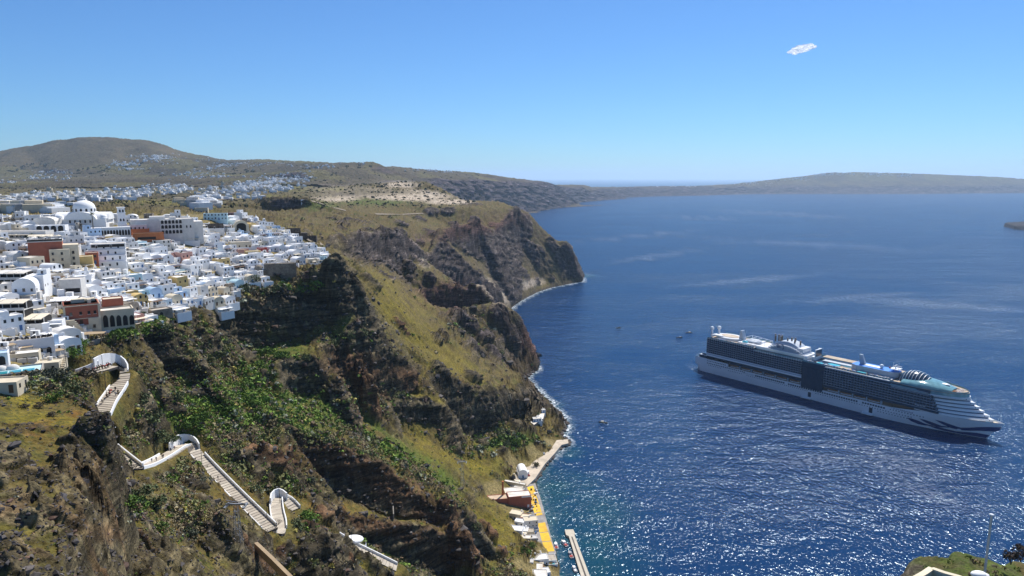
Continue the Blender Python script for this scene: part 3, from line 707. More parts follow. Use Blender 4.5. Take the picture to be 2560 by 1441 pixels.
# ------------------------------------------------------------------ the sea
def build_sea():
    vs = np.concatenate([np.linspace(math.log(40), math.log(2500), 300), np.linspace(math.log(2500), math.log(90000), 60)[1:]])
    th = np.linspace(R(-60), R(60), 330)
    TH, V = np.meshgrid(th, vs, indexing='ij')
    rr = np.exp(V); X = rr * np.sin(TH); Y = rr * np.cos(TH)
    Yc = np.maximum(Y, 45)
    # depth of water over the bed near the shore
    bed = np.where((np.abs(X / Yc) < 0.9) & (Y > 60) & (Y < 2400), sample(GN, US, VS, np.clip(X / Yc, US[0], US[-1]), np.log(np.clip(Yc, 60, 2399))), -9)
    bed = np.where((X / Yc > US[-1]) | (X / Yc < US[0]), -9, bed)
    shoal = sstep(-9.0, -0.5, bed).astype(np.float32)
    # port basin is shallow and green
    for (x, y, r_) in [(1400, 1280, 60), (1385, 1220, 45), (1405, 1380, 60), (1390, 1335, 50), (1400, 1441, 50), (1400, 1130, 25), (1370, 1010, 20), (1460, 690, 40)]:
        q = PZ(x, y, 0); d = np.sqrt((X - q[0]) ** 2 + (Y - q[1]) ** 2) / r_
        shoal = np.maximum(shoal, 0.8 * (1 - sstep(0.3, 1.3, d)))
    foam = sstep(-7.5, -1.0, bed + 4.5 * noise3(X / 14, Y / 14, 0 * X) + 2.0 * noise3(X / 5, Y / 5, 0 * X))
    foam = foam * sstep(-8.9, -7.0, bed)
    foam = foam * (sstep(560, 620, Y) * 0.9 + 0.12)
    spx, spy = proj(X, Yc, 0 * X); ruffle = spots(spx + 30 * noise3(X / 60, Y / 60, 0 * X), spy + 6 * noise3(X / 40, Y / 90, 0 * X), [(2250, 1165, 130, 36, 12), (2330, 1235, 150, 22, 20), (2180, 1135, 70, 16, 10), (2380, 765, 330, 9, 4), (2120, 745, 160, 7, -4), (1960, 535, 190, 6, 3), (1600, 590, 170, 6, -6), (1750, 545, 120, 4, 2), (1880, 700, 200, 6, -5), (1640, 640, 120, 7, -8), (1762, 930, 50, 10, 20), (1480, 686, 30, 5, 5), (2050, 1150, 120, 18, 0), (2000, 610, 260, 7, 3)])
    verts = np.stack([X, Y, 0 * X], -1).reshape(-1, 3)
    n0, n1 = X.shape
    ii = np.arange(n0 * n1).reshape(n0, n1)
    f = np.stack([ii[:-1, :-1], ii[1:, :-1], ii[1:, 1:], ii[:-1, 1:]], -1).reshape(-1, 4)
    # the sheet is wider where nothing but water is near; skip what lies under the hill
    return np_mesh('sea', verts, f[:, ::-1], smooth=True, cols={'shoal': shoal.reshape(-1), 'foam': foam.reshape(-1).astype(np.float32), 'ruffle': ruffle.reshape(-1).astype(np.float32)})

def sea_material():
    k = NT('sea_water')
    body = k.n('ShaderNodeBsdfDiffuse'); gl = k.n('ShaderNodeBsdfGlossy'); mixs = k.n('ShaderNodeMixShader')
    gl.inputs['Color'].default_value = (0.72, 0.88, 1.0, 1)
    tc = k.n('ShaderNodeTexCoord')
    def nz(scale, det=4, rough=0.6, stretch=(1, 1, 1), rot=0.0, dist=0.0):
        mp = k.n('ShaderNodeMapping'); mp.inputs['Scale'].default_value = stretch; mp.inputs['Rotation'].default_value = (0, 0, rot)
        k.l(tc.outputs['Object'], mp.inputs[0])
        n = k.n('ShaderNodeTexNoise'); n.inputs['Scale'].default_value = scale; n.inputs['Detail'].default_value = det
        n.inputs['Roughness'].default_value = rough; n.inputs['Distortion'].default_value = dist
        k.l(mp.outputs[0], n.inputs['Vector']); return n.outputs['Fac']
    def mr(src, a, b_, c, d):
        m = k.n('ShaderNodeMapRange'); m.inputs['From Min'].default_value = a; m.inputs['From Max'].default_value = b_
        m.inputs['To Min'].default_value = c; m.inputs['To Max'].default_value = d; k.l(src, m.inputs['Value']); return m.outputs[0]
    def ma(op, a, b_=None, clamp=False):
        m = k.n('ShaderNodeMath', operation=op, use_clamp=clamp)
        for i, s in enumerate((a, b_)):
            if s is None: continue
            if isinstance(s, (int, float)): m.inputs[i].default_value = s
            else: k.l(s, m.inputs[i])
        return m.outputs[0]
    big = nz(0.0022, 5, 0.6, (1, 2.2, 1), R(-20), 0.4)     # wind patches
    streak = nz(0.006, 5, 0.65, (0.7, 4.0, 1), R(-12), 0.5)
    swell = nz(0.03, 2, 0.5, (1, 1.6, 1), R(18))
    wave = nz(0.23, 1.5, 0.5, (1.5, 1.0, 1), R(-14), 0.5)
    chop = nz(0.5, 2, 0.5, (1.2, 1.0, 1), R(20), 0.6)
    wind = mr(ma('ADD', big, ma('MULTIPLY', streak, 0.6)), 0.68, 0.90, 0.55, 1.2)
    ru = k.n('ShaderNodeAttribute'); ru.attribute_name = 'ruffle'
    wind = ma('ADD', wind, ma('MULTIPLY', ru.outputs['Fac'], 0.45))
    h = ma('ADD', ma('MULTIPLY', swell, 3.0), ma('ADD', ma('MULTIPLY', wave, 1.36), ma('MULTIPLY', chop, 0.62)))
    bp = k.n('ShaderNodeBump')
    bp.inputs['Strength'].default_value = 1.0; k.l(wind, bp.inputs['Distance']); k.l(h, bp.inputs['Height'])
    k.l(bp.outputs[0], gl.inputs['Normal'])
    gl.inputs['Roughness'].default_value = 0.155
    lw = k.n('ShaderNodeLayerWeight'); lw.inputs['Blend'].default_value = 0.5; k.l(bp.outputs[0], lw.inputs['Normal'])
    sheen = ma('ADD', 0.025, ma('MULTIPLY', ma('POWER', lw.outputs['Facing'], 4.0), 0.34))
    sh = k.n('ShaderNodeAttribute'); sh.attribute_name = 'shoal'
    fo = k.n('ShaderNodeAttribute'); fo.attribute_name = 'foam'
    m1 = k.n('ShaderNodeMix', data_type='RGBA'); m1.inputs['A'].default_value = (0.0008, 0.024, 0.086, 1); m1.inputs['B'].default_value = (0.006, 0.055, 0.065, 1)
    k.l(ma('MULTIPLY', sh.outputs['Fac'], mr(nz(0.03, 5), 0.35, 0.6, 0.5, 1.0)), m1.inputs['Factor'])
    m2 = k.n('ShaderNodeMix', data_type='RGBA'); m2.inputs['B'].default_value = (0.75, 0.78, 0.8, 1)
    k.l(m1.outputs['Result'], m2.inputs['A'])
    crest = mr(nz(0.22, 6, 0.75, (1, 2.2, 1), R(20)), 0.66, 0.74, 0.0, 0.55)          # small breaking crests out at sea
    cap = ma('ADD', ma('MULTIPLY', crest, mr(streak, 0.5, 0.65, 0.0, 1.0)), ma('MULTIPLY', ma('MULTIPLY', ru.outputs['Fac'], 0.24), mr(nz(0.16, 7, 0.78, (1, 2.0, 1), R(-10), 0.6), 0.46, 0.68, 0.0, 1.0)))
    lace = mr(nz(0.35, 6, 0.7), 0.45, 0.6, 0.0, 1.0)
    ff = ma('MAXIMUM', ma('MULTIPLY', ma('MULTIPLY', fo.outputs['Fac'], 1.15), lace, True), cap)
    k.l(ff, m2.inputs['Factor'])
    k.l(m2.outputs['Result'], body.inputs['Color'])
    k.l(ma('MULTIPLY', sheen, ma('SUBTRACT', 1.0, ff)), mixs.inputs[0])
    k.l(body.outputs[0], mixs.inputs[1]); k.l(gl.outputs[0], mixs.inputs[2])
    k.l(mixs.outputs[0], k.out.inputs[0])
    return k.m
sea_me = build_sea(); sea_me.materials.append(sea_material())
sea = new_obj('sea', sea_me); tag(sea, kind='structure', label='deep blue sea glittering under the sun')

# ------------------------------------------------------------------ haze
def haze():
    bm = bmesh.new(); bmesh.ops.create_cube(bm, size=1)
    me = bpy.data.meshes.new('haze'); bm.to_mesh(me); bm.free()
    o = new_obj('haze', me)
    x0, x1, y0, y1, z0, z1 = -95000, 95000, -3000, 95000, -16, 720
    o.scale = (x1 - x0, y1 - y0, z1 - z0); o.location = ((x0 + x1) / 2, (y0 + y1) / 2, (z0 + z1) / 2)
    k = NT('haze_air')
    v = k.n('ShaderNodeVolumePrincipled')
    v.inputs['Color'].default_value = (0.60, 0.80, 1.0, 1)
    v.inputs['Density'].default_value = HAZE_DENSITY
    v.inputs['Anisotropy'].default_value = 0.35
    k.l(v.outputs[0], k.out.inputs['Volume'])
    me.materials.append(k.m)
    tag(o, kind='stuff', label='thin blue haze over the bay', cat='haze')
HAZE_DENSITY = 3.2e-5
haze()
print('SEA', round(time.time() - T0, 1))
# ------------------------------------------------------------------ mesh builder
class MB:
    """collects simple shapes and links them as ONE mesh object"""
    def __init__(s): s.v = []; s.f = []; s.m = []
    def quad(s, a, b, c, d, m=0):
        i = len(s.v); s.v += [tuple(a), tuple(b), tuple(c), tuple(d)]; s.f.append((i, i + 1, i + 2, i + 3)); s.m.append(m); return s
    def poly(s, pts, m=0):
        i = len(s.v); s.v += [tuple(p) for p in pts]; s.f.append(tuple(range(i, i + len(pts)))); s.m.append(m); return s
    def box(s, x0, x1, y0, y1, z0, z1, m=0, M=None, top=None):
        c = [(x0, y0, z0), (x1, y0, z0), (x1, y1, z0), (x0, y1, z0), (x0, y0, z1), (x1, y0, z1), (x1, y1, z1), (x0, y1, z1)]
        if M is not None: c = [tuple(M @ Vector(p)) for p in c]
        i = len(s.v); s.v += c
        for q in ((3, 2, 1, 0), (4, 5, 6, 7), (0, 1, 5, 4), (1, 2, 6, 5), (2, 3, 7, 6), (3, 0, 4, 7)):
            s.f.append(tuple(i + k for k in q)); s.m.append(m)
        if top is not None: s.m[-5] = top
        return s
    def prism(s, pts, z0, z1, m=0, mt=None):
        """upright prism over a polygon of (x, y), counter-clockwise"""
        n = len(pts); i = len(s.v)
        s.v += [(p[0], p[1], z0) for p in pts] + [(p[0], p[1], z1) for p in pts]
        for k in range(n):
            j = (k + 1) % n; s.f.append((i + k, i + j, i + n + j, i + n + k)); s.m.append(m)
        s.f.append(tuple(i + n + k for k in range(n))); s.m.append(m if mt is None else mt)
        s.f.append(tuple(i + k for k in reversed(range(n)))); s.m.append(m)
        return s
    def tube(s, p0, p1, r0, r1=None, n=6, m=0):
        r1 = r0 if r1 is None else r1
        p0 = Vector(p0); p1 = Vector(p1); d = (p1 - p0)
        if d.length < 1e-6: return s
        d.normalize(); a = d.orthogonal().normalized(); b = d.cross(a); i = len(s.v)
        for k in range(n):
            t = 2 * math.pi * k / n; s.v.append(tuple(p0 + (a * math.cos(t) + b * math.sin(t)) * r0))
        for k in range(n):
            t = 2 * math.pi * k / n; s.v.append(tuple(p1 + (a * math.cos(t) + b * math.sin(t)) * r1))
        for k in range(n):
            j = (k + 1) % n; s.f.append((i + k, i + j, i + n + j, i + n + k)); s.m.append(m)
        s.f.append(tuple(i + n + k for k in range(n))); s.m.append(m); s.f.append(tuple(i + k for k in reversed(range(n)))); s.m.append(m)
        return s
    def path(s, pts, r, n=5, m=0):
        for a, b in zip(pts[:-1], pts[1:]): s.tube(a, b, r, r, n, m)
        return s
    def ball(s, c, rx, ry=None, rz=None, n=12, k=8, m=0, lo=-90, hi=90):
        ry = rx if ry is None else ry; rz = rx if rz is None else rz; i = len(s.v)
        for a in range(k + 1):
            p = R(lo + (hi - lo) * a / k)
            for b in range(n):
                t = 2 * math.pi * b / n
                s.v.append((c[0] + rx * math.cos(p) * math.cos(t), c[1] + ry * math.cos(p) * math.sin(t), c[2] + rz * math.sin(p)))
        for a in range(k):
            for b in range(n):
                j = (b + 1) % n; s.f.append((i + a * n + b, i + a * n + j, i + (a + 1) * n + j, i + (a + 1) * n + b)); s.m.append(m)
        return s
    def grid(s, P2, m=0, flip=False):
        n0, n1 = len(P2), len(P2[0]); i = len(s.v)
        for row in P2: s.v += [tuple(p) for p in row]
        for a in range(n0 - 1):
            for b in range(n1 - 1):
                q = (i + a * n1 + b, i + a * n1 + b + 1, i + (a + 1) * n1 + b + 1, i + (a + 1) * n1 + b)
                s.f.append(q[::-1] if flip else q); s.m.append(m)
        return s
    def mesh(s, name, mats, smooth=False):
        me = bpy.data.meshes.new(name)
        me.from_pydata(s.v, [], s.f)
        for mm in (mats if isinstance(mats, (list, tuple)) else [mats]): me.materials.append(mm)
        me.polygons.foreach_set('material_index', s.m)
        if smooth: me.polygons.foreach_set('use_smooth', [True] * len(s.f))
        me.update(); return me
    def build(s, name, mats, parent=None, smooth=False):
        return new_obj(name, s.mesh(name, mats, smooth), parent)

def empty(name, loc, rz=0.0):
    o = bpy.data.objects.new(name, None); col.objects.link(o)
    o.location = loc; o.rotation_euler = (0, 0, rz); o.empty_display_size = 0.5
    return o

def copy_tree(o, parent=None):
    c = o.copy(); col.objects.link(c); c.parent = parent
    for k in ('label', 'category', 'group'):
        pass
    for ch in o.children: copy_tree(ch, c)
    return c

# ------------------------------------------------------------------ shared materials
M = {}
M['white'] = mat('white_limewash', (0.80, 0.80, 0.79), 0.85, 0.05, 0.6, 0.01)
M['offwhite'] = mat('old_limewash', (0.66, 0.64, 0.60), 0.9, 0.12, 0.5, 0.02)
M['cream'] = mat('cream_plaster', (0.62, 0.54, 0.40), 0.9, 0.10, 0.5)
M['ochre'] = mat('ochre_plaster', (0.58, 0.42, 0.17), 0.9, 0.10, 0.5)
M['terracotta'] = mat('terracotta_plaster', (0.36, 0.12, 0.075), 0.9, 0.12, 0.5)
M['orange'] = mat('rust_orange_plaster', (0.42, 0.15, 0.06), 0.9, 0.12, 0.5)
M['pink'] = mat('pink_plaster', (0.52, 0.30, 0.25), 0.9, 0.10, 0.5)
M['paleblue'] = mat('pale_blue_plaster', (0.42, 0.56, 0.72), 0.9, 0.08, 0.5)
M['aqua'] = mat('pale_aqua_plaster', (0.45, 0.62, 0.66), 0.9, 0.08, 0.5)
M['blue'] = mat('blue_paint', (0.10, 0.25, 0.58), 0.6, 0.08, 0.5)
M['stone'] = mat('brown_stone', (0.17, 0.14, 0.11), 0.95, 0.35, 0.9, 0.06, var_rgb=(0.24, 0.21, 0.17))
M['darkstone'] = mat('dark_lava_stone', (0.07, 0.058, 0.05), 0.95, 0.35, 1.2, 0.06, var_rgb=(0.12, 0.10, 0.085))
M['roof'] = mat('pale_flat_roof', (0.60, 0.55, 0.47), 0.95, 0.16, 0.25, var_rgb=(0.70, 0.68, 0.64))
M['greyroof'] = mat('weathered_grey_roof', (0.42, 0.41, 0.39), 0.95, 0.2, 0.3, var_rgb=(0.52, 0.50, 0.47))
M['glass'] = mat('dark_window', (0.018, 0.022, 0.028), 0.15, 0.1, 0.5, spec=0.5)
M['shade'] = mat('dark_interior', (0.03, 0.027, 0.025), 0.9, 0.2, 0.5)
M['wood'] = mat('brown_wood', (0.13, 0.07, 0.035), 0.7, 0.2, 2.0)
M['bluewood'] = mat('blue_shutter', (0.06, 0.15, 0.32), 0.6, 0.1, 2.0)
M['canvas'] = mat('cream_canvas', (0.70, 0.62, 0.48), 0.9, 0.06, 0.8)
M['pool'] = mat('pool_water', (0.05, 0.30, 0.34), 0.08, 0.06, 0.5, spec=0.5)
M['steel'] = mat('galvanised_steel', (0.35, 0.36, 0.37), 0.45, 0.1, 1.0, metal=0.6)
M['darkmetal'] = mat('dark_iron', (0.035, 0.033, 0.032), 0.6, 0.1, 1.0)
M['concrete'] = mat('concrete', (0.40, 0.36, 0.30), 0.95, 0.15, 0.4, 0.02, var_rgb=(0.33, 0.30, 0.26))
M['tread'] = mat('pale_step_stone', (0.46, 0.41, 0.33), 0.95, 0.18, 1.2, 0.02, var_rgb=(0.37, 0.32, 0.26))
M['riser'] = mat('basalt_riser', (0.10, 0.09, 0.08), 0.95, 0.2, 1.0)
M['tan'] = mat('tan_concrete', (0.36, 0.27, 0.17), 0.95, 0.12, 0.4)
M['yellow'] = mat('yellow_quay_paint', (0.72, 0.46, 0.03), 0.8, 0.12, 0.4, var_rgb=(0.60, 0.36, 0.04))
M['red'] = mat('red_paint', (0.35, 0.035, 0.03), 0.6, 0.1, 0.5)
M['black'] = mat('black_rubber', (0.02, 0.02, 0.02), 0.7, 0.1, 0.5)
M['leaf'] = mat('green_leaves', (0.045, 0.075, 0.02), 0.8, 0.35, 1.2, var_rgb=(0.075, 0.10, 0.025))
M['olive'] = mat('grey_green_leaves', (0.075, 0.085, 0.045), 0.85, 0.3, 1.2, var_rgb=(0.05, 0.065, 0.03))
M['dry'] = mat('dry_brown_twigs', (0.10, 0.08, 0.055), 0.95, 0.3, 1.2, var_rgb=(0.07, 0.055, 0.04))
M['bark'] = mat('grey_bark', (0.11, 0.09, 0.07), 0.95, 0.25, 2.0)
M['skin'] = mat('skin', (0.45, 0.28, 0.2), 0.7, 0.05, 1.0)
M['donkey'] = mat('brown_hide', (0.055, 0.03, 0.02), 0.8, 0.15, 1.5)
M['grey'] = mat('grey_paint', (0.30, 0.31, 0.32), 0.7, 0.08, 0.5)

def surf(px, py, **k):
    q = hit(px, py, **k)
    return q
# ------------------------------------------------------------------ stepped mule path
path_root = empty('path', PATH3[0][0][0]); tag(path_root, 'zigzag stepped mule path with whitewashed parapets down the slope', kind='structure')
base = Vector(path_root.location)
step_b = MB(); step_b.box(-0.5, 0.5, -0.5, 0.5, -0.9, 0, 0, top=1)
def lin(pts):
    L = [0.0]
    for a, b in zip(pts[:-1], pts[1:]): L.append(L[-1] + (b.xy - a.xy).length)
    return L
def along(pts, L, s):
    s = max(0, min(L[-1], s))
    for i in range(len(L) - 1):
        if s <= L[i + 1] or i == len(L) - 2:
            t = (s - L[i]) / max(1e-6, L[i + 1] - L[i]); d = (pts[i + 1] - pts[i]); return pts[i].lerp(pts[i + 1], t), d
def smooth_line(pts, n=3):
    for _ in range(n):
        out = [pts[0]]
        for a, b in zip(pts[:-1], pts[1:]): out += [a.lerp(b, 0.25), a.lerp(b, 0.75)]
        pts = out + [pts[-1]]
    return pts
step_mesh = step_b.mesh('step', [M['riser'], M['tread']])
FLAT = {0, 3}
PLINES = []
for pi, (pts, w) in enumerate(PATH3):
    sp = smooth_line(pts, 2); L = lin(sp); PLINES.append((sp, L, w))
    pitch = 1.5 if pi not in FLAT else 2.6
    n = int(L[-1] / pitch)
    for k in range(n + 1):
        c, d = along(sp, L, (k + 0.5) * L[-1] / (n + 1))
        c2, _ = along(sp, L, (k + 1.0) * L[-1] / (n + 1)); c1, _ = along(sp, L, k * L[-1] / (n + 1))
        o = new_obj('step', step_mesh, path_root); o.location = Vector((c.x, c.y, max(c1.z, c2.z) - 0.06)) - base
        dzs = (c2.z - c1.z); ln = L[-1] / (n + 1); o.location.z = (c1.z + c2.z) / 2 - base.z + 0.02; o.rotation_euler = (0, -math.atan2(dzs - math.copysign(min(abs(dzs), 0.16), dzs), ln), math.atan2(d.y, d.x)); o.scale = (ln + 0.12, w, 1)
def parapet(pi, side, s0=0.0, s1=1.0, h=0.9, th=0.45, hs=None, material='white', name='parapet'):
    sp, L, w = PLINES[pi]; n = max(3, int(L[-1] * (s1 - s0) / 1.2)); b = MB(); prev = None
    for k in range(n + 1):
        t = s0 + (s1 - s0) * k / n; c, d = along(sp, L, t * L[-1]); d2 = Vector((d.x, d.y, 0)).normalized(); nrm = Vector((-d2.y, d2.x, 0)) * side
        hh = h if hs is None else float(np.interp(k / n, np.linspace(0, 1, len(hs)), hs))
        a = c + nrm * (w / 2) - base; e = a + nrm * th
        ring = [a + Vector((0, 0, -3.0)), a + Vector((0, 0, hh)), a + nrm * th * 0.5 + Vector((0, 0, hh + 0.12)), e + Vector((0, 0, hh)), e + Vector((0, 0, -3.0))]
        if prev:
            for q in range(4): b.quad(prev[q], ring[q], ring[q + 1], prev[q + 1])
        else: b.poly(ring)
        prev = ring
    b.poly(prev[::-1]); return b.build(name, [M[material]], path_root)
parapet(0, 1, 0, 0.8, hs=[1.0, 1.5, 2.2, 3.0], name='retaining_wall'); parapet(0, -1, 0, 0.45)
parapet(1, 1, 0.30, 1.0, h=0.9); parapet(1, -1, 0.22, 1.0, h=0.7)
parapet(2, 1, 0, 1.0, h=1.0); 
parapet(3, 1, 0.0, 0.62, hs=[1.2, 1.0, 0.9]); parapet(3, -1, 0.0, 0.97, h=0.6)
parapet(4, 1, 0.14, 0.98, h=1.1); parapet(4, -1, 0.12, 0.96, h=0.8)
parapet(5, 1, 0.15, 1.0, h=0.7); parapet(5, -1, 0.2, 1.0, h=1.0)
parapet(6, 1, 0.4, 1.0, h=1.0)
parapet(7, 1, 0, 1.0, h=1.1, th=0.6); parapet(7, -1, 0.2, 0.6, h=0.4)
# the stone revetment below the path
parapet(3, -1, 0.45, 0.98, h=-0.3, th=1.2, material='stone', name='revetment')

def on_path(pi, t, off=0.0):
    sp, L, w = PLINES[pi]; c, d = along(sp, L, t * L[-1]); d2 = Vector((d.x, d.y, 0)).normalized()
    return c + Vector((-d2.y, d2.x, 0)) * off * w * 0.5, math.atan2(d2.y, d2.x)

# ---- figures
def skin_mesh(name, verts, edges, radii, root=0, sub=1):
    me = bpy.data.meshes.new(name); me.from_pydata([Vector(v) for v in verts], edges, [])
    o = bpy.data.objects.new(name, me); col.objects.link(o)
    md = o.modifiers.new('s', 'SKIN'); md.use_smooth_shade = True
    for i, r_ in enumerate(radii):
        sv = me.skin_vertices[0].data[i]; sv.radius = (r_, r_) if not isinstance(r_, tuple) else r_; sv.use_root = (i == root)
    sb = o.modifiers.new('u', 'SUBSURF'); sb.levels = sub; sb.render_levels = sub
    dg = bpy.context.evaluated_depsgraph_get(); out = bpy.data.meshes.new_from_object(o.evaluated_get(dg)); bpy.data.objects.remove(o); out.name = name
    return out
def person_mesh(pose):
    st = 0.18 if pose == 'walk' else 0.05
    v = [(0, 0, 0.95), (0, 0, 1.2), (0, 0.01, 1.42), (0, 0.02, 1.52), (0, 0.0, 1.62),
         (0.10, 0, 0.9), (0.11, -st, 0.48), (0.11, st * -1.2 + 0.05, 0.07), (0.11, -st * 1.2 - 0.1, 0.04),
         (-0.10, 0, 0.9), (-0.11, st * 0.4, 0.48), (-0.11, st * 1.4, 0.09), (-0.11, st * 1.4 - 0.12, 0.04),
         (0.19, 0.01, 1.4), (0.25, st * 0.8, 1.13), (0.24, st * 0.3 - 0.1, 0.90), (-0.19, 0.01, 1.4), (-0.25, -st * 0.6, 1.13), (-0.23, -st - 0.1, 0.92)]
    e = [(0, 1), (1, 2), (2, 3), (3, 4), (0, 5), (5, 6), (6, 7), (7, 8), (0, 9), (9, 10), (10, 11), (11, 12), (2, 13), (13, 14), (14, 15), (2, 16), (16, 17), (17, 18)]
    r_ = [0.14, 0.13, 0.13, 0.06, 0.095, 0.095, 0.06, 0.045, 0.04, 0.095, 0.06, 0.045, 0.04, 0.06, 0.045, 0.035, 0.06, 0.045, 0.035]
    return skin_mesh('person', v, e, r_)
CL = {'dark': (0.03, 0.03, 0.035), 'navy': (0.03, 0.05, 0.12), 'white': (0.6, 0.6, 0.58), 'red': (0.35, 0.04, 0.03), 'khaki': (0.25, 0.2, 0.12), 'black': (0.012, 0.012, 0.014), 'denim': (0.07, 0.11, 0.2)}
CM = {k: mat('clothing_' + k, v, 0.9, 0.1, 2.0) for k, v in CL.items()}
HAIR = mat('dark_hair', (0.02, 0.013, 0.01), 0.8, 0.1, 2.0)
_pm = {p_: person_mesh(p_) for p_ in ('walk', 'stand')}
def dressed(base_me, top, bottom):
    me = base_me.copy(); me.materials.clear()
    for m_ in (CM[top], CM[bottom], M['skin'], HAIR): me.materials.append(m_)
    for p_ in me.polygons:
        z = p_.center.z; x = abs(p_.center.x)
        p_.material_index = 2 if (z > 1.5 and not (z > 1.62 or p_.center.y > 0.05)) else 3 if z > 1.5 else (2 if (x > 0.19 and z < 1.12) else 1 if z < 0.98 else 0)
    return me
_dm = {}
def person(loc, rz, top, bottom, pose, label, group=None):
    k = (top, bottom, pose)
    if k not in _dm: _dm[k] = dressed(_pm[pose], top, bottom)
    o = new_obj('person', _dm[k]); o.location = loc; o.rotation_euler = (0, 0, rz + math.pi / 2)
    tag(o, label, 'person', group); return o
for (pi, t, off, top, bot, pose, flip, lab) in [
    (3, 0.34, 0.2, 'dark', 'denim', 'walk', 0, 'person in dark top and jeans, lowest walker on the flight above the revetment'),
    (3, 0.39, -0.1, 'navy', 'black', 'walk', 0, 'person in navy top climbing just above the lowest walker on the middle flight'),
    (3, 0.46, -0.5, 'black', 'black', 'stand', 3.1, 'person all in black by the low kerb, left of a close pair'),
    (3, 0.49, -0.45, 'black', 'denim', 'stand', 3.1, 'person in black top beside the low kerb, right of a close pair'),
    (3, 0.56, 0.3, 'dark', 'khaki', 'walk', 0, 'person in khaki trousers walking along the white parapet below the hairpin'),
    (3, 0.74, 0.2, 'navy', 'dark', 'walk', 3.1, 'person in navy and dark clothes near the foot of the shaded hairpin wall'),
    (3, 0.80, 0.0, 'red', 'dark', 'walk', 3.1, 'person in red top under the shaded hairpin wall'),
    (4, 0.40, -0.35, 'dark', 'dark', 'walk', 3.1, 'lone dark-clothed person midway down the long straight flight'),
    (1, 0.52, 0.6, 'black', 'khaki', 'walk', 3.1, 'person in black top beside the parapet opposite the four mules'),
    (1, 0.58, 0.55, 'white', 'dark', 'walk', 0, 'person in white top beside the parapet, just below one in black'),
    (7, 0.52, -0.1, 'black', 'denim', 'walk', 3.1, 'person in black top walking below the round white kiosk'),
    (7, 0.57, 0.1, 'dark', 'dark', 'walk', 3.1, 'dark-clothed person just beyond the walker below the white kiosk'),
]:
    c, a = on_path(pi, t, off); person((c.x, c.y, c.z + 0.02), a + flip, top, bot, pose, lab)
def mule_mesh():
    v = [(0, 0, 1.05), (0.5, 0, 1.12), (-0.55, 0, 1.08), (0.75, 0, 1.3), (0.98, 0, 1.58), (1.22, 0, 1.5), (1.36, 0, 1.42), (-0.75, 0, 1.0), (-0.82, 0, 0.6)]
    e = [(0, 1), (0, 2), (1, 3), (3, 4), (4, 5), (5, 6), (2, 7), (7, 8)]; r_ = [0.3, 0.27, 0.27, 0.16, 0.13, 0.1, 0.075, 0.05, 0.03]
    for sx, kx, y in ((0.5, 0.02, 0.14), (0.5, -0.05, -0.14), (-0.55, 0.0, 0.14), (-0.55, 0.1, -0.14)):
        i = len(v); fore = sx > 0
        v += [(sx, y, 0.85), (sx + (0.03 if fore else -0.1), y, 0.5), (sx + kx, y, 0.1), (sx + kx + 0.04, y, 0.03)]
        e += [(1 if fore else 2, i), (i, i + 1), (i + 1, i + 2), (i + 2, i + 3)]; r_ += [0.12, 0.06, 0.045, 0.05]
    for y in (0.06, -0.06):
        i = len(v); v.append((0.95, y * 1.2, 1.8)); e.append((4, i)); r_.append(0.03)
    return skin_mesh('mule', v, e, r_)
_mule = mule_mesh()
MC = {'dark brown': (0.03, 0.018, 0.012), 'chestnut': (0.11, 0.04, 0.02), 'grey': (0.12, 0.11, 0.105)}
_mm = {}
for k, v in MC.items():
    me = _mule.copy(); me.materials.clear(); me.materials.append(mat('hide_' + k.replace(' ', '_'), v, 0.8, 0.15, 2.0)); _mm[k] = me
saddle = MB(); saddle.grid([[(x, -0.33, 0.95), (x, -0.3, 1.28), (x, 0, 1.42), (x, 0.3, 1.28), (x, 0.33, 0.95)] for x in (-0.35, 0, 0.35)], 0, True)
saddle_me = {k: saddle.mesh('saddle', [CM[k]]) for k in ('red', 'khaki', 'dark')}
ORD = ['first', 'second', 'third', 'fourth', 'fifth', 'sixth', 'seventh', 'eighth', 'ninth', 'tenth', 'eleventh', 'twelfth', 'thirteenth', 'fourteenth', 'fifteenth', 'sixteenth', 'seventeenth', 'eighteenth', 'nineteenth', 'twentieth',
       'twenty-first', 'twenty-second', 'twenty-third', 'twenty-fourth', 'twenty-fifth', 'twenty-sixth', 'twenty-seventh', 'twenty-eighth', 'twenty-ninth', 'thirtieth', 'thirty-first', 'thirty-second', 'thirty-third', 'thirty-fourth', 'thirty-fifth', 'thirty-sixth', 'thirty-seventh', 'thirty-eighth', 'thirty-ninth', 'fortieth']
def mule(c, a, colour, sad, label, group=None):
    o = new_obj('mule', _mm[colour]); o.location = (c.x, c.y, c.z + 0.02); o.rotation_euler = (0, 0, a); tag(o, label, 'mule', group)
    new_obj('saddle', saddle_me[sad], o); return o
rs = random.Random(11)
for i in range(16):
    c, a = on_path(0, 0.10 + 0.056 * i, -0.15 + 0.25 * rs.random()); hc = rs.choice(['dark brown', 'dark brown', 'chestnut'])
    mule(c, a + rs.choice([1.2, 1.4, 1.7, -1.5]), hc, rs.choice(['red', 'khaki', 'dark']), '%s mule, %s from the left in the long line along the wall' % (hc, ORD[i]), 'mules waiting along the path')
for i, (t, off, hc, sd) in enumerate([(0.44, 0.0, 'dark brown', 'dark'), (0.50, -0.35, 'chestnut', 'red'), (0.56, -0.25, 'dark brown', 'red'), (0.60, -0.45, 'chestnut', 'khaki'), (0.73, -0.5, 'grey', 'khaki')]):
    c, a = on_path(1, t, off)
    mule(c, a + [0.2, -0.3, 0.1, 0.4, 0.0][i], hc, sd, ['dark brown mule, topmost one standing on the upper flight', 'chestnut mule with red saddle, second down the upper flight', 'dark brown mule with red saddle, third down the upper flight', 'chestnut mule with khaki saddle, fourth down the upper flight', 'grey mule on its own, lowest on the upper flight'][i], 'mules on the steps')
